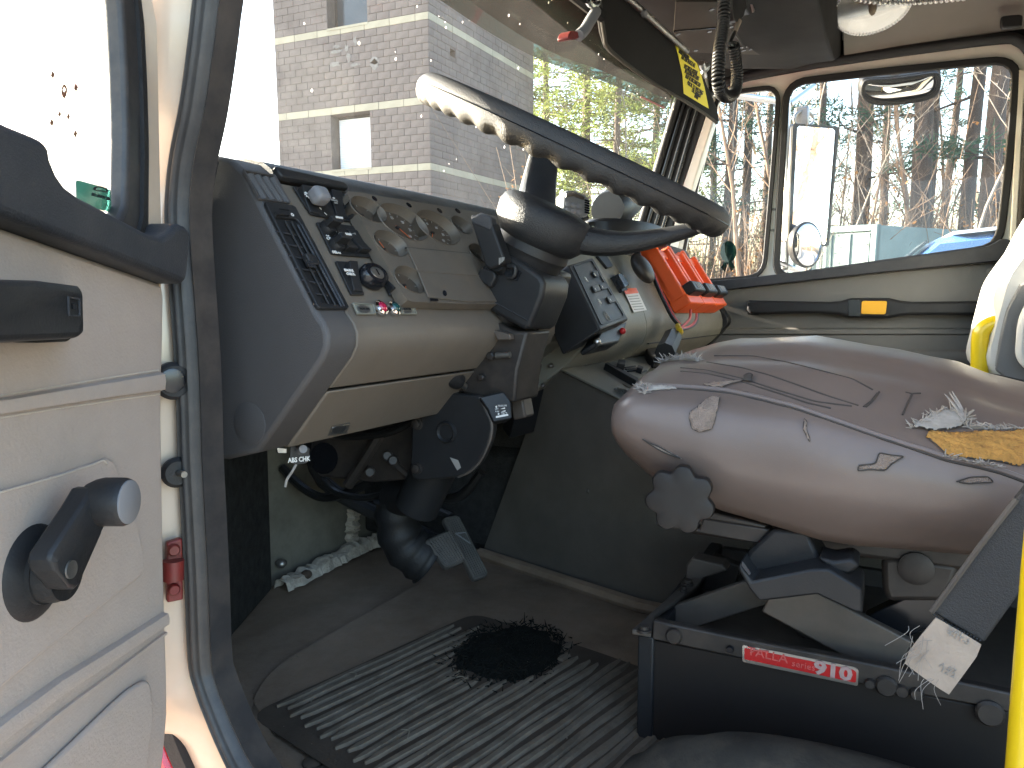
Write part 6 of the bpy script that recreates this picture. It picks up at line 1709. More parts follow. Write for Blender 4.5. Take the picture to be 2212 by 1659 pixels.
# ============================================================ overhead console, visor, microphone, dome light
oc_t = thing('overhead_console', 'dark overhead console above the windshield with holes and speaker', 'console', (1.48, .35, 2.36))
ob('console_shell', loft([[Vector((x, y, z)) for y, z in ((.60, 2.38+e), (.50, 2.345+e), (.30, 2.315+e), (.165, 2.305+e*1.4), (.16, 2.54), (.60, 2.56))] for x, e in ((.50, .05), (.7, .01), (1.0, 0), (1.5, 0), (2.0, 0), (2.25, .018), (2.40, .055), (2.475, .075))]), 'console_dark', oc_t, bevel=.006, label='dark underside of the overhead console')
PCo = Plane(Vector((1.8, .40, 2.326)), Vector((0, -.16, -1)), (1, 0, 0))
def zv(*L): return [(1207.0+.2232*x, .2232*y) for x, y in L]
pl_ = ob('console_plate', prism(PCo.pts(zv((1130, 0), (1540, 0), (1800, 120), (2010, 520), (1620, 505), (1250, 495), (1110, 300)), .004), PCo.n*.004), 'console_grey', oc_t, bevel=.001, label='grey plate with screw holes')
for zx, zy in ((1155, 330), (1460, 305), (1482, 92), (1648, 228), (1668, 260), (1550, 228), (1765, 460), (1832, 448), (1858, 476), (1790, 488), (1612, 465), (1325, 488)):
    ob('screw_hole', lathe([(.006, 0), (.006, .001)], PCo.at(*zv((zx, zy))[0], .008), PCo.n, 12), 'black_gloss', pl_)
ob('plate_joint', tube(PCo.pts(zv((1110, 300), (1560, 262)), .0085), .0022, 6), 'black_gloss', pl_)
sk = ob('speaker_pocket', prism(rounded(PCo.pts([(1700, 118), (1745, 62), (1772, 40), (1788, 50), (1788, 84), (1750, 116), (1716, 128)], .004), .015), PCo.n*.012), 'black_rubber', oc_t, bevel=.004)
ob('pocket_edge', tube(smooth_path(PCo.pts([(1704, 116), (1746, 66), (1772, 46)], .017)), .003, 6), 'console_grey', sk)
ob('console_fin', prism(PCo.pts(zv((1640, 240), (1700, 330), (1808, 465)), .0088), PCo.n*.002), 'black_gloss', pl_)
ob('dark_recess', prism(PCo.pts([(1607, 52), (1648, 10), (1680, 46), (1640, 70)], .009), PCo.n*.004), 'black_rubber', oc_t)

# sun visor
vs = thing('sun_visor', 'dark sun visor folded down with yellow warning label', 'sun visor', (1.8, .47, 2.3))
PVs = Plane(Vector((1.8, .47, 2.2)), Vector((-.12, -.93, -.30)))
vpx = zv((395, -60), (400, 40), (440, 330), (480, 465), (540, 530), (700, 650), (960, 830), (1200, 960), (1420, 1100), (1530, 1190), (1556, 1170), (1540, 1060), (1490, 930), (1420, 770), (1330, 600), (1240, 490), (1100, 390), (830, 120), (640, -60))
vb = ob('visor_body', prism(PVs.pts(vpx), -PVs.n*.014), 'console_dark', vs, bevel=.005, seg=3, label='dark padded visor blade')
ob('visor_edge', tube(smooth_path(PVs.pts(zv((398, 20), (440, 330), (485, 470), (700, 655), (960, 832), (1200, 965), (1420, 1105), (1530, 1192)), .001)), .004, 8), 'console_grey', vb)
ob('visor_rod', tube(PVs.pts(zv((600, -80), (810, 105), (1020, 300), (1240, 495)), .010), .007, 10), 'dull_steel', vs)
ob('visor_clip', prism(PVs.pts(zv((790, 110), (815, 85), (832, 118), (805, 175), (788, 150)), .012), PVs.n*.01), 'knob_grey', vs, bevel=.002)
PLb = Plane(PVs.o+PVs.n*.0012, PVs.n)
lbl = ob('warning_label', prism(PLb.pts(zv((1118, 412), (1180, 470), (1240, 520), (1335, 610), (1370, 700), (1410, 850), (1450, 1050), (1380, 1010), (1208, 905), (1195, 720), (1150, 520))), PLb.n*.0006), 'yellow_label', vb, label='yellow warning label with rows of black print')
PLt = Plane(PLb.o+PLb.n*.0012, PLb.n)
rows = [((1165, 490), (1260, 570), 'WARNING: WHEN WELDING'), ((1190, 550), (1320, 640), 'ON THIS VEHICLE ALL'), ((1215, 640), (1340, 712), 'ELECTRICAL SYSTEMS'), ((1222, 685), (1355, 765), 'INCLUDING BATTERIES'), ((1228, 735), (1370, 830), 'MUST BE DISCONNECTED'), ((1245, 800), (1395, 905), 'PRIOR TO WELDING'), ((1290, 870), (1375, 935), 'OR DAMAGE'), ((1315, 925), (1350, 950), 'MAY OCCUR')]
for a, b, t in rows:
    p, q = PLt.at(*zv(a)[0]), PLt.at(*zv(b)[0])
    u_ = (q-p).normalized(); v_ = PLt.n.cross(u_)
    o_ = text('lettering', t, (p+q)/2, u_, v_, .0125, 'black_print', lbl, bold=.0003)
    w_ = max((Vector(v.co)-p).dot(u_) for v in o_.data.vertices)-min((Vector(v.co)-p).dot(u_) for v in o_.data.vertices)
    f_ = min(1.0, (q-p).length/w_)
    for v in o_.data.vertices:
        d_ = v.co-(p+q)/2
        v.co = (p+q)/2+u_*(d_.dot(u_)*f_)+v_*d_.dot(v_)+PLt.n*d_.dot(PLt.n)
ob('visor_bracket', tube(smooth_path(PVs.pts(zv((1380, 610), (1400, 660), (1440, 640), (1400, 700), (1410, 740)), -.02)), .008, 8), 'silver', vs)
# second visor's arm near the header
va = thing('visor_arm', 'bent metal visor arm with worn red tip below the header', 'visor arm', YP(.52).at(1245, 60))
YV = YP(.50)
ob('arm_rod', tube(smooth_path(YV.pts(zv((360, 110), (310, 190), (250, 290), (190, 345)))), .010, 10), 'knob_grey', va)
ob('arm_tip', prism(smooth_closed(YV.pts(zv((125, 300), (200, 310), (215, 345), (170, 378), (105, 388), (95, 350))), 3), (0, .02, 0)), 'red_hinge', va, bevel=.004)
ob('arm_loop', tube(smooth_path(YV.pts(zv((280, 5), (310, 45), (350, 50), (380, 20), (370, -20)))), .006, 8), 'silver', va)
ob('header_bar', tube(YV.pts(zv((60, -120), (200, -10), (410, 155)), -.02), .012, 8), 'console_dark', va)

# hand microphone and its coiled cord
mk = thing('hand_microphone', 'black radio microphone clipped under the overhead console', 'microphone', YP(.30).at(1610, 20))
YM = YP(.30)
ob('mic_body', prism(rounded(YM.pts(zv((1690, -80), (1820, -80), (1815, 60), (1790, 160), (1745, 215), (1700, 200), (1688, 110))), .006), (0, .03, 0)), 'black_plastic', mk, bevel=.006, seg=3)
ob('mic_clip', prism(YM.pts(zv((1820, -20), (1930, -20), (1920, 70), (1890, 130), (1850, 140), (1815, 90)), -.01), (0, .02, 0)), 'black_plastic', mk, bevel=.003)
ob('mic_clip_face', prism(YM.pts(zv((1868, 20), (1886, 12), (1908, 78), (1890, 120)), .004), (0, .004, 0)), 'silver', mk)
ob('cord_relief', tube(YM.pts(zv((1745, 205), (1705, 310)), .0), [.0055, .004], 10), 'tag_cloth', mk)
cc_ = thing('coiled_cord', 'black coiled microphone cord hanging in a loop by the visor', 'coiled cord', YP(.30).at(1575, 215))
spine = smooth_path(YM.pts(zv((1610, -40), (1598, 80), (1590, 250), (1560, 450), (1545, 640), (1545, 800), (1570, 890), (1620, 935), (1680, 920), (1715, 850), (1725, 720), (1715, 600), (1700, 500), (1690, 435))), 14)
sl = [0]
for i in range(len(spine)-1): sl.append(sl[-1]+(spine[i+1]-spine[i]).length)
nco = int(sl[-1]/.0062)
hel = []
tot = nco*10
j = 0
for k in range(tot+1):
    s = sl[-1]*k/tot
    while j < len(sl)-2 and sl[j+1] < s: j += 1
    p = spine[j].lerp(spine[j+1], (s-sl[j])/max(sl[j+1]-sl[j], 1e-9))
    t = (spine[min(j+2, len(spine)-1)]-spine[max(j-1, 0)]).normalized()
    u_ = Vector((0, 1, 0)); w_ = t.cross(u_).normalized()
    a = 2*pi*k/10
    hel.append(p+(u_*cos(a)+w_*sin(a))*.0095)
ob('cord_coil', tube(hel, .0030, 6), 'black_plastic', cc_, ang=80)
ob('cord_lead', tube(smooth_path(YM.pts(zv((1705, 310), (1665, 400), (1655, 425), (1690, 440)))), .0035, 8), 'wire_black', cc_)

# dome light, pull chain, coat hook
dm = thing('dome_light', 'clear ribbed dome light with chrome ring on the headliner', 'dome light', (2.18, .06, 2.47))
dn = Vector((-.42, -.12, -.90)).normalized()
PDm = Plane(Vector((2.24, .05, 2.470)), dn, (0, -1, 0))
dc = PDm.at(1884, 8); rr_ = (PDm.at(1966, 8)-PDm.at(1800, 8)).length/2
ob('lamp_base', lathe([(rr_*1.02, -.03), (rr_*1.04, -.004), (rr_*1.0, .010), (rr_*.9, .012)], dc, dn, 48), 'chrome', dm)
ob('lamp_dome', lathe([(rr_*.97, .006), (rr_*.95, .014), (rr_*.80, .028), (rr_*.5, .038), (rr_*.2, .042), (.001, .043)], dc, dn, 48), 'lens_clear', dm, ang=70)
uu, vv, _d = basis(dn)
ob('lens_ribs', J(*[tube([dc+(uu*cos(a)+vv*sin(a))*rr_*.985+dn*.011, dc+(uu*cos(a)+vv*sin(a))*rr_*.95+dn*.016], .0013, 5) for a in [2*pi*k/72 for k in range(72)]]), 'silver', dm)
ob('lamp_bulb', ellipsoid(dc+dn*.016, .010, .010, .018), 'tag_cloth', dm)
bc = thing('bead_chain', 'silver bead chain hanging across the dome light', 'bead chain', (2.1, 0, 2.45))
PBc = Plane(dc+dn*.055, dn, (0, -1, 0))
def zc(*L): return [(1700.7+.2311*x, .2311*y) for x, y in L]
chain = smooth_path(PBc.pts(zc((640, -10), (760, 12), (900, 22), (1050, 26), (1200, 24), (1350, 14), (1500, 0), (1650, -14))), 6)
L = [0]
for i in range(len(chain)-1): L.append(L[-1]+(chain[i+1]-chain[i]).length)
nb = 22; bead = None
for k in range(nb):
    s = L[-1]*k/(nb-1); j = 0
    while j < len(L)-2 and L[j+1] < s: j += 1
    p = chain[j].lerp(chain[j+1], (s-L[j])/max(L[j+1]-L[j], 1e-9))
    ob('bead', ellipsoid(p, .0062, .0062, .0062, None, 12, 8), 'silver', bc, ang=80)
ob('chain_wire', tube(chain, .0012, 5), 'silver', bc)
ch_ = thing('coat_hook', 'small black coat hook on the headliner by the door rail', 'coat hook', (2.40, -.22, 2.35))
PHk = XP(2.39)
ob('hook_body', prism(rounded(PHk.pts(zc((1985, 190), (2010, 172), (2160, 158), (2190, 170), (2185, 262), (2160, 272), (2010, 285), (1985, 265))), .008), (-.02, 0, 0)), 'black_plastic', ch_, bevel=.004)
# ============================================================ outside: ground, tower, trees
def wray(px, py): return WF + WR*((px-1106.0)/FPX) + WD*((py-829.5)/FPX)
def wat(px, py, dist):
    """the point at that pixel's bearing, dist metres away along the level ground"""
    r = wray(px, py); k = dist/math.hypot(r.x, r.y)
    return CAM+r*k
mat('concrete', (.36, .34, .31), .85, var=.25, vscale=.8, bump=.3, bscale=40, dust=.25, dustcol=(.2, .18, .15))
mat('leaf_litter', (.20, .135, .075), .95, var=.5, vscale=2.5, bump=.6, bscale=30, bdist=.02, dust=.5, dustcol=(.10, .075, .045))
mat('tower_block', (.150, .128, .125), .88, var=.35, vscale=1.6, bump=.4, bscale=60, bdist=.004, dust=.3, dustcol=(.13, .11, .105))
mat('tower_band', (.36, .33, .255), .85, var=.2, vscale=2, bump=.3, bscale=60)
mat('mortar', (.10, .085, .08), .95, var=.3, vscale=5)
mat('tower_stain', (.22, .21, .205), .9, var=.4, vscale=12)
mat('window_dark', (.03, .045, .06), .15, var=.3, vscale=2)
mat('blind_white', (.80, .80, .82), .6, var=.04)
mat('bark', (.12, .086, .068), .95, var=.45, vscale=5, bump=.9, bscale=22, bdist=.03, stretch=(1, 1, .25), dust=.3, dustcol=(.17, .15, .13))
mat('bark_pale', (.30, .255, .21), .9, var=.4, vscale=6, bump=.4, bscale=40, bdist=.01)
mat('twig', (.24, .165, .115), .9, var=.4, vscale=3)
def leafmat(name, c1, c2, vs=.8):
    m = mat(name, c1, .65, col2=c2, vscale=vs, spec=.3)
    b = m.node_tree.nodes['Principled BSDF']
    nt = m.node_tree
    tl = nt.nodes.new('ShaderNodeBsdfTranslucent')
    mx = [n for n in nt.nodes if n.type == 'MIX'][0]
    nt.links.new(mx.outputs['Result'], tl.inputs['Color'])
    ms = nt.nodes.new('ShaderNodeMixShader'); ms.inputs['Fac'].default_value = .4
    out = [n for n in nt.nodes if n.type == 'OUTPUT_MATERIAL'][0]
    nt.links.new(b.outputs[0], ms.inputs[1]); nt.links.new(tl.outputs[0], ms.inputs[2])
    nt.links.new(ms.outputs[0], out.inputs['Surface'])
    return m
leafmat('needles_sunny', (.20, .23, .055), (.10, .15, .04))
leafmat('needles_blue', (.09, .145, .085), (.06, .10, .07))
leafmat('dead_leaves', (.30, .155, .06), (.20, .10, .045), 2.0)
mat('container_teal', (.13, .20, .205), .55, var=.2, vscale=3, dust=.3, dustcol=(.12, .10, .08))
mat('van_blue', (.06, .14, .30), .25, var=.1, coat=.6)
mat('van_white', (.75, .77, .80), .3, var=.05, coat=.5)

g_ = ob('ground', (([Vector((x, y, -.01)) for x, y in ((-900, -900), (900, -900), (900, 900), (-900, 900))]), [(0, 1, 2, 3)]), 'leaf_litter', cab=False); tag(g_, kind='structure')
g_ = ob('apron', (([Vector((x, y, 0)) for x, y in ((-22, -16), (13.5, -16), (13.5, 6), (30, 6), (30, 40), (-22, 40))]), [(0, 1, 2, 3, 4, 5)]), 'concrete', cab=False); tag(g_, kind='structure')

# ---- the masonry tower
TX, TY, TL_, TW_ = 17.415, 10.70, 5.2, 6.7
tower = thing('masonry_tower', 'tall tower of purple grey blocks with cream bands seen through the windshield', 'building', (TX+2, TY+2, 0), cab=False)
rows = []
z = 0.0
zones = [(0, 4.41, 23, False), (4.41, 4.60, 1, True), (4.60, 6.10, 8, False), (6.10, 6.30, 1, True), (6.30, 8.20, 10, False), (8.20, 8.39, 1, True), (8.39, 12.0, 19, False)]
for a, b, n, band_ in zones:
    for k in range(n): rows.append((a+(b-a)*k/n, a+(b-a)*(k+1)/n, band_))
def in_win(face, c0, c1, z0, z1):
    if face == 'L':
        for (wy0, wy1, wz0, wz1) in ((12.62, 13.97, 8.39, 9.95), (12.62, 13.97, 4.60, 6.10)):
            if c1 > wy0+.01 and c0 < wy1-.01 and z1 > wz0+.01 and z0 < wz1-.01: return True
    else:
        if c1 > 18.49 and c0 < 18.80 and z1 > 7.58 and z0 < 7.76: return True
    return False
JT = .012
def split(face, c0, c1, z0, z1):
    """clip a block against the window openings, sideways only"""
    wins = ((12.62, 13.97, 8.39, 9.95), (12.62, 13.97, 4.60, 6.10)) if face == 'L' else ((18.49, 18.80, 7.58, 7.77),)
    segs = [(c0, c1)]
    for (a, b, wz0, wz1) in wins:
        if z1 > wz0+.01 and z0 < wz1-.01:
            ns = []
            for p, q in segs:
                if q <= a or p >= b: ns.append((p, q))
                else:
                    if p < a-.03: ns.append((p, a))
                    if q > b+.03: ns.append((b, q))
            segs = ns
    return segs
blocks = []
BLr = random.Random(4)
for ri, (z0, z1, band_) in enumerate(rows):
    for face, c_start, c_end in (('L', TY, TY+TL_), ('R', TX, TX+TW_)):
        step = .405 if not band_ else .81
        c = c_start-(step/2 if ri % 2 else 0)
        while c < c_end-.01:
            a, b = max(c, c_start), min(c+step, c_end)
            c += step
            if b-a < .04: continue
            for p, q in split(face, a, b, z0, z1): blocks.append((face, p, q, z0, z1, band_))
def block_shape(face, p, q, z0, z1, proud):
    j = JT/2
    if face == 'L': return bx(TX-proud, TX+.06, p+j, q-j, z0+j, z1-j)
    return bx(p+j, q-j, TY-proud, TY+.06, z0+j, z1-j)
def dist_key(b):
    vis = 3.7 < (b[3]+b[4])/2 < 8.9
    c = (b[1]+b[2])/2
    d = (c-TY) if b[0] == 'L' else (c-TX)*2.2+.5
    return (0 if vis else 1, d)
blocks.sort(key=dist_key)
cache = {}
rest = {False: [], True: []}
for i, b in enumerate(blocks):
    proud = .010+BLr.uniform(-.003, .004)
    if i < 300:
        key = (b[0], round(b[2]-b[1], 3), round(b[4]-b[3], 3), b[5])
        if key not in cache:
            w, h = key[1], key[2]
            sh = box((0, 0, 0), .07 if b[0] == 'L' else w-JT, w-JT if b[0] == 'L' else .07, h-JT)
            o = ob('block', sh, 'tower_band' if b[5] else 'tower_block', tower, bevel=.006, cab=False)
            cache[key] = o
        else:
            o = cache[key].copy(); COL.objects.link(o)
        cc = (b[1]+b[2])/2; zz = (b[3]+b[4])/2
        o.location = (TX+.035-proud, cc, zz) if b[0] == 'L' else (cc, TY+.035-proud, zz)
    else:
        rest[b[5]].append(block_shape(*b[:5], proud))
ob('block_field', J(*rest[False]), 'tower_block', tower, cab=False, kind='stuff')
ob('band_field', J(*rest[True]), 'tower_band', tower, cab=False, kind='stuff')
# mortar core with the recessed openings left free
def core(y0, y1, z0, z1): return bx(TX+.004, TX+.5, y0, y1, z0, z1)
ob('mortar_core', J(core(TY+.004, 12.62, 0, 12), core(13.97, TY+TL_, 0, 12), core(12.62, 13.97, 0, 4.60), core(12.62, 13.97, 6.10, 8.39), core(12.62, 13.97, 9.95, 12), bx(TX+.5, TX+TW_, TY+.3, TY+TL_, 0, 12), bx(TX+.5, TX+TW_, TY+.004, TY+.3, 0, 7.58), bx(TX+.5, TX+TW_, TY+.004, TY+.3, 7.77, 12), bx(TX+.5, 18.49, TY+.004, TY+.3, 7.58, 7.77), bx(18.80, TX+TW_, TY+.004, TY+.3, 7.58, 7.77)), 'mortar', tower, cab=False)
for (wz0, wz1, gm) in ((8.39, 9.95, 'window_dark'), (4.60, 6.10, 'blind_white')):
    fr = ob('window', J(bx(TX+.34, TX+.40, 12.62, 12.68, wz0, wz1), bx(TX+.34, TX+.40, 13.91, 13.97, wz0, wz1), bx(TX+.34, TX+.40, 12.68, 13.91, wz0, wz0+.06), bx(TX+.34, TX+.40, 12.68, 13.91, wz1-.06, wz1)), 'seal_rubber', tower, cab=False)
    ob('pane', bx(TX+.37, TX+.38, 12.68, 13.91, wz0+.06, wz1-.06), 'window_dark', fr, cab=False)
    ob('reveal', J(bx(TX-.008, TX+.34, 13.972, 13.99, wz0, wz1), bx(TX-.008, TX+.34, 12.60, 12.618, wz0, wz1)), 'tower_block', fr, cab=False)
    ob('sill', bx(TX-.02, TX+.34, 12.60, 13.99, wz0-.06, wz0+.002), 'tower_band', fr, cab=False)
    if gm == 'blind_white':
        ob('blind_slats', J(*[bx(TX+.30, TX+.335, 12.68, 13.91, wz0+.06+k*.05, wz0+.06+k*.05+.043) for k in range(27)]), 'blind_white', fr, cab=False)
rs = random.Random(9)
for k in range(9):
    y0 = rs.uniform(12.4, 14.3); z0 = rs.uniform(7.2, 8.15); w, h = rs.uniform(.06, .28), rs.uniform(.04, .14)
    pts_ = [Vector((TX-.0185, y0+w*cos(a)*rs.uniform(.6, 1.2), z0+h*sin(a)*rs.uniform(.6, 1.2))) for a in [2*pi*i/11 for i in range(11)]]
    ob('mineral_stain', prism(pts_, (.002, 0, 0)), 'tower_stain', tower, cab=False)

# ---- trees
def needle_clumps(centres, rnd, per, size, ln):
    V, F = [], []
    for c in centres:
        for k in range(per):
            d = Vector((rnd.gauss(0, 1), rnd.gauss(0, 1), rnd.gauss(.15, .6)))
            p = c+d*size*.45
            t = (d+Vector((rnd.gauss(0, .5), rnd.gauss(0, .5), .1))).normalized()*ln*rnd.uniform(.6, 1.3)
            s_ = t.cross(Vector((rnd.gauss(0, 1), rnd.gauss(0, 1), rnd.gauss(0, 1)))).normalized()*ln*.13
            o = len(V)
            V += [p-s_, p+s_, p+t+s_*.4, p+t-s_*.4]
            F.append((o, o+1, o+2, o+3))
    return V, F
def pine(name, label, x, y, h, r, seed, base, sparse=1.0, needles='needles_blue', low=3.0, airy=False):
    rnd = random.Random(seed)
    t = thing(name, label, 'tree', (x, y, 0), 'trees beyond the passenger side', cab=False)
    bend = Vector((rnd.uniform(-.03, .03), rnd.uniform(-.03, .03), 1))
    path = [Vector((x, y, -.1))+Vector((bend.x*h*k/10+.06*sin(k*1.3+seed), bend.y*h*k/10+.05*cos(k*1.1+seed), h*k/10)) for k in range(11)]
    sp_ = smooth_path(path, 3)
    ob('trunk', tube(sp_, [r*(1-.7*i/len(sp_))+(.25*r if i < 2 else 0) for i in range(len(sp_))], 12), 'bark', t, cab=False)
    limbs, cen = [], []
    zc = low
    while zc < h-.3:
        i = int(zc/h*(len(sp_)-1)); p0 = sp_[i]
        for q in range(rnd.randint(1, 2) if airy else rnd.randint(2, 4)):
            a = rnd.uniform(0, 2*pi)
            ln = base*(1-.65*(zc-low)/(h-low+.01))*rnd.uniform(.6, 1.15)
            d = Vector((cos(a), sin(a), rnd.uniform(-.10, .22)))
            pts = [p0, p0+d*ln*.5+Vector((0, 0, -.05*ln)), p0+d*ln+Vector((0, 0, .05*ln))]
            limbs.append(tube(pts, [.022+.008*ln, .012+.004*ln, .005], 5))
            dead = zc < low+1.2 and rnd.random() < .5
            if not dead:
                nn = int((4+ln*4.2)*sparse)
                for k in range(nn):
                    f = rnd.uniform(.30, 1.05)
                    side = Vector((-sin(a), cos(a), 0))*rnd.gauss(0, .24*ln*(1-.3*f))
                    cen.append(p0+d*ln*f+side+Vector((0, 0, rnd.gauss(.05, .10))))
                    if rnd.random() < .4: limbs.append(tube([p0+d*ln*f*.85, cen[-1]], [.010, .005], 4))
        zc += rnd.uniform(.8, 1.5) if airy else rnd.uniform(.35, .75)
    ob('branches', J(*limbs), 'bark', t, cab=False)
    ob('crown', needle_clumps(cen, rnd, 24, .34, .20), needles, t, cab=False)
    return t
# pines behind the tower, yellow green in the sun (seen through the windshield)
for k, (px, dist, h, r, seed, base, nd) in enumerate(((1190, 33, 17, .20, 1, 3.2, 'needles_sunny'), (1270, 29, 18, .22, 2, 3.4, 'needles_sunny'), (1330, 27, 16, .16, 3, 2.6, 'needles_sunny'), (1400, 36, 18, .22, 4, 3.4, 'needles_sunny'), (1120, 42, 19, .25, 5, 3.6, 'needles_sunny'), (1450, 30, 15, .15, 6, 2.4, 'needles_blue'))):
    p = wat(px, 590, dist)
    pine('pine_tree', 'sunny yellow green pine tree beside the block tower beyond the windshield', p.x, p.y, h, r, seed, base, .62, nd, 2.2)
# tall trunks in the passenger window
tall = ((1570, 24, .17, 11, 4.2, 'slim pine trunk beyond the front of the vent window'), (1605, 30, .20, 12, 3.6, 'slim pine trunk in the middle of the vent window'), (1850, 24, .27, 13, 5.0, 'stout pine trunk between the tall side mirror and the oval mirror'),
        (1975, 22, .27, 14, 6.0, 'one of two stout pine trunks side by side under the oval mirror'), (1992, 25, .24, 19, 6.5, 'one of two stout pine trunks side by side under the oval mirror'), (2066, 23, .20, 15, 6.6, 'straight pine trunk standing against open sky beside the oval mirror'),
        (2125, 21, .24, 16, 5.0, 'one of two rough pine trunks at the rear end of the passenger window'), (2160, 26, .24, 17, 5.5, 'one of two rough pine trunks at the rear end of the passenger window'),
        (1760, 34, .20, 18, 3.5, None), (1900, 38, .22, 20, 3.4, None), (1690, 36, .20, 23, 3.2, None), (2230, 28, .26, 24, 4.0, None), (1540, 36, .18, 25, 3.6, None), (1640, 33, .18, 26, 5, None), (2030, 38, .20, 29, 5, None))
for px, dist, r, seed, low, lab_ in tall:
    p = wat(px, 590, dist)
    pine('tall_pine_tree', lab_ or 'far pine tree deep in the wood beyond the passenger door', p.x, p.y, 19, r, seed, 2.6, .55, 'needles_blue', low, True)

# bare saplings: a few shapes, copied with their parts
def bare_mesh(seed, h, r, depth=3):
    rnd = random.Random(seed)
    main, fine = [], []
    def grow_(p, d, ln, rad, lev):
        n = 5
        pts = [p]; q = p
        for k in range(n):
            d = (d+Vector((rnd.gauss(0, .10), rnd.gauss(0, .10), rnd.gauss(.03, .05)))).normalized()
            q = q+d*ln/n
            pts.append(q)
        (main if lev == 0 else fine).append(tube(pts, [rad*(1-.75*i/n) for i in range(n+1)], 6 if lev == 0 else 4))
        if lev < depth:
            for k in range({0: 13, 1: 5, 2: 3}[lev]):
                f = rnd.uniform(.15 if lev == 0 else .2, .98)
                i = min(int(f*n), n-1); b = pts[i].lerp(pts[i+1], f*n-i)
                a = rnd.uniform(0, 2*pi)
                nd = (d*rnd.uniform(.5, 1.0)+Vector((cos(a), sin(a), rnd.uniform(-.1, .5)))*rnd.uniform(.6, 1.0)).normalized()
                grow_(b, nd, ln*rnd.uniform(.25, .42)*(1-.35*f), max(rad*.36*(1-.5*f), .0035), lev+1)
    grow_(Vector((0, 0, -.05)), Vector((rnd.gauss(0, .05), rnd.gauss(0, .05), 1)).normalized(), h, r, 0)
    return J(*main), J(*fine)
protos = []
for s_, h, r, m in ((31, 7.5, .05, 'twig'), (32, 9, .07, 'twig'), (33, 6, .035, 'bark_pale'), (34, 8, .05, 'bark_pale'), (35, 5, .03, 'twig')):
    a, b = bare_mesh(s_, h, r)
    t = thing('bare_sapling', 'thin leafless sapling in the brush beyond the passenger windows', 'tree', (0, 0, 0), 'bare saplings in the brush', cab=False)
    ob('trunk', a, m, t, cab=False); ob('branches', b, m, t, cab=False)
    protos.append((t, m, [c for c in bpy.data.objects if c.parent == t]))
rb_ = random.Random(77)
used = set()
def put_sapling(i, x, y, sc):
    t, m, kids = protos[i]
    if i in used:
        c = t.copy(); COL.objects.link(c)
        for kd in kids:
            k2 = kd.copy(); COL.objects.link(k2); k2.parent = c
        t = c
    used.add(i)
    t.location = (x, y, 0); t.rotation_euler = (0, 0, rb_.uniform(0, 6.28)); t.scale = (sc, sc, sc)
    if m == 'bark_pale': t['label'] = 'thin pale barked leafless sapling beyond the passenger windows'
    return t
for k in range(36):
    px = 1480+ (2240-1480)*((k*.618) % 1.0)
    d = rb_.uniform(15, 34)
    p = wat(px, 590, d)
    put_sapling(k % 5, p.x, p.y, rb_.uniform(.7, 1.25))
for k in range(5):
    p = wat(1200+k*60, 590, rb_.uniform(26, 34)); t_ = put_sapling(k % 5, p.x, p.y, rb_.uniform(.8, 1.2)); t_['label'] = 'bare sapling among the sunny pines beyond the windshield'; t_['group'] = 'saplings among the pines'
# behind the truck: what the mirrors look back at
for k in range(34):
    t_ = put_sapling(k % 5, rb_.uniform(1.5, 9), rb_.uniform(-22, -10), rb_.uniform(1.2, 2.0))
    t_['label'] = 'leafless sapling standing behind the truck, reflected in the side mirror'; t_['group'] = 'saplings behind the truck'
# undergrowth: a mass of twigs and dead leaves
ru = random.Random(13)
tw, lv_V, lv_F = [], [], []
for k in range(2300):
    d = ru.uniform(16, 38); px = ru.uniform(1130, 2300)
    p = wat(px, 590, d); p.z = 0
    if k % 5 == 0: p = Vector((ru.uniform(1, 14), ru.uniform(-30, -14), 0))
    hh = ru.uniform(.8, 3.6)*(1 if ru.random() < .7 else 1.5)
    lean = Vector((ru.gauss(0, .2), ru.gauss(0, .2), 1))
    q = p+lean*hh
    tw.append(tube([p, p.lerp(q, .5)+Vector((ru.gauss(0, .08), ru.gauss(0, .08), 0)), q], [.012, .008, .003], 3))
    for j in range(2):
        b = p.lerp(q, ru.uniform(.3, .9)); e = b+Vector((ru.gauss(0, .4), ru.gauss(0, .4), ru.uniform(.1, .6)))
        tw.append(tube([b, e], [.006, .002], 3))
        if ru.random() < .45:
            for l in range(4):
                c = b.lerp(e, ru.random())+Vector((ru.gauss(0, .08), ru.gauss(0, .08), ru.gauss(0, .08)))
                u_ = Vector((ru.gauss(0, 1), ru.gauss(0, 1), ru.gauss(0, 1))).normalized()*.05; v_ = u_.cross(Vector((ru.gauss(0, 1), ru.gauss(0, 1), 1))).normalized()*.03
                o = len(lv_V); lv_V += [c-u_, c+v_, c+u_, c-v_]; lv_F.append((o, o+1, o+2, o+3))
br_ = ob('undergrowth', J(*tw), 'twig', cab=False); tag(br_, 'tangle of brown twigs and brush under the trees', 'undergrowth', kind='stuff')
dv = ob('dead_leaves', (lv_V, lv_F), 'dead_leaves', cab=False); tag(dv, 'brown dead leaves hanging on in the brush', 'leaves', kind='stuff')
fw = []
rw = random.Random(3)
wv_, wf_ = [], []
for k in range(2500):
    a = rw.uniform(-14, 30); d = rw.uniform(48, 70)
    c = Vector((d*cos(radians(a)), d*sin(radians(a)), abs(rw.gauss(0, 4.5))))
    ln = rw.uniform(.3, 1.4)
    u_ = Vector((rw.gauss(0, .5), rw.gauss(0, .5), 1)).normalized()*ln; v_ = Vector((rw.gauss(0, 1), rw.gauss(0, 1), 0)).normalized()*rw.uniform(.02, .10)
    o = len(wv_); wv_ += [c-u_-v_, c-u_+v_, c+u_+v_*.4, c+u_-v_*.4]; wf_.append((o, o+1, o+2, o+3))
fo_ = ob('far_wood', (wv_, wf_), 'twig', cab=False); tag(fo_, 'hazy brown wood far behind the trees', 'wood', kind='stuff')

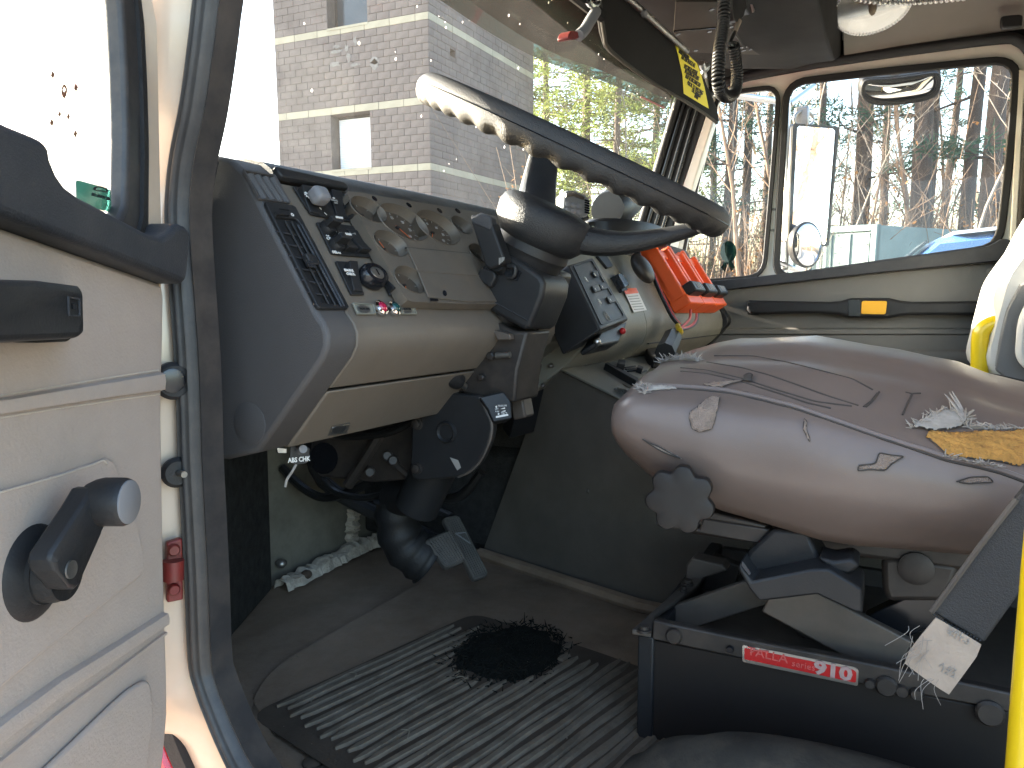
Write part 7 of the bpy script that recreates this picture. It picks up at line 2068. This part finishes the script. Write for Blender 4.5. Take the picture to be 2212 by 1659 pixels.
# ---- container and parked van beyond the passenger door
p0 = wat(1650, 590, 17); p1 = wat(1888, 590, 15.5)
cn = thing('steel_container', 'teal grey steel container seen under the side mirror', 'container', ((p0.x+p1.x)/2, (p0.y+p1.y)/2, 0), cab=False)
e_ = (p1-p0); e_.z = 0; Lc = e_.length; e_.normalize(); nb_ = Vector((e_.y, -e_.x, 0))
if nb_.dot(p0-CAM) < 0: nb_ = -nb_
HCn = 2.58
def cbox(a, b, o0, o1, z0, z1):
    return prism([p0*1+e_*a+nb_*o0+Vector((0, 0, z0-p0.z)), p0+e_*b+nb_*o0+Vector((0, 0, z0-p0.z)), p0+e_*b+nb_*o1+Vector((0, 0, z0-p0.z)), p0+e_*a+nb_*o1+Vector((0, 0, z0-p0.z))], (0, 0, z1-z0))
ob('container_body', cbox(0, Lc, .05, 5.8, .12, HCn-.02), 'container_teal', cn, cab=False)
for a in (0, Lc-.12): ob('corner_post', cbox(a, a+.12, 0, .12, 0, HCn), 'container_teal', cn, cab=False, bevel=.01)
for z0, z1 in ((HCn-.12, HCn+.003), (.05, .2)): ob('end_rail', cbox(.121, Lc-.121, -.004, .1, z0, z1), 'container_teal', cn, cab=False, bevel=.01)
for a in (.22, .62, 1.02, Lc-1.05, Lc-.65, Lc-.25):
    ob('door_rib', cbox(a, a+.10, .02, .06, .25, HCn-.16), 'container_teal', cn, cab=False)
for a in (Lc/2-.18, Lc/2+.15): ob('lock_bar', tube([p0+e_*a-nb_*.03+Vector((0, 0, .2-p0.z)), p0+e_*a-nb_*.03+Vector((0, 0, HCn-.1-p0.z))], .022, 8), 'dull_steel', cn, cab=False)
vp = wat(2150, 590, 8.6)
van = thing('parked_van', 'blue parked van with pale roof beyond the passenger window', 'van', (vp.x, vp.y, 0), cab=False)
def vloop(y, hw, z0, z1, z2): return [Vector((vp.x+a*hw, vp.y+y, zz)) for a, zz in ((-1, z0), (-1.02, z0+.4), (-1.0, z1), (-.93, z2-.06), (-.78, z2), (.78, z2), (.93, z2-.06), (1.0, z1), (1.02, z0+.4), (1, z0))]
ob('van_body', loft([vloop(-2.3, .86, .35, 1.15, 1.62), vloop(-2.1, .92, .32, 1.2, 1.98), vloop(-.2, .95, .32, 1.2, 2.06), vloop(.55, .95, .32, 1.2, 1.98), vloop(1.25, .93, .32, 1.12, 1.30), vloop(2.1, .90, .34, .98, 1.10), vloop(2.3, .82, .40, .8, .92)]), 'van_blue', van, cab=False, ang=40)
ob('van_roof', loft([[Vector((vp.x+a*.86, vp.y+y, z)) for a in (-1, -.6, 0, .6, 1)]+[Vector((vp.x+a*.86, vp.y+y, z-.03)) for a in (1, .6, 0, -.6, -1)] for y, z in ((-2.0, 2.02), (-.2, 2.095), (.45, 2.03))]), 'van_white', van, cab=False)
ob('windscreen', prism([Vector((vp.x-.78, vp.y+.64, 1.94)), Vector((vp.x+.78, vp.y+.64, 1.94)), Vector((vp.x+.84, vp.y+1.26, 1.34)), Vector((vp.x-.84, vp.y+1.26, 1.34))], (0, .01, .02)), 'window_dark', van, cab=False)
for sx in (-1, 1):
    ob('side_window', prism([Vector((vp.x+sx*.955, vp.y+y, z)) for y, z in ((-1.9, 1.25), (.6, 1.25), (.3, 1.82), (-1.85, 1.86))], (sx*.008, 0, 0)), 'window_dark', van, cab=False)
    for yy in (-1.45, 1.45):
        wl_ = ob('wheel', lathe([(.20, 0), (.33, .01), (.34, .05), (.34, .17), (.33, .2), (.2, .2)], Vector((vp.x+sx*.72, vp.y+yy, .34)), Vector((sx, 0, 0)), 28), 'black_rubber', van, cab=False)
        ob('rim', lathe([(.2, .0), (.2, .012), (.05, .03)], Vector((vp.x+sx*.92, vp.y+yy, .34)), Vector((sx, 0, 0)), 20), 'silver', wl_, cab=False)
# ------------------------------------------------------------ the truck leans a little on the sloping apron
for o in CABTOP:
    o.matrix_world = TILT @ Matrix.Translation(o.location)
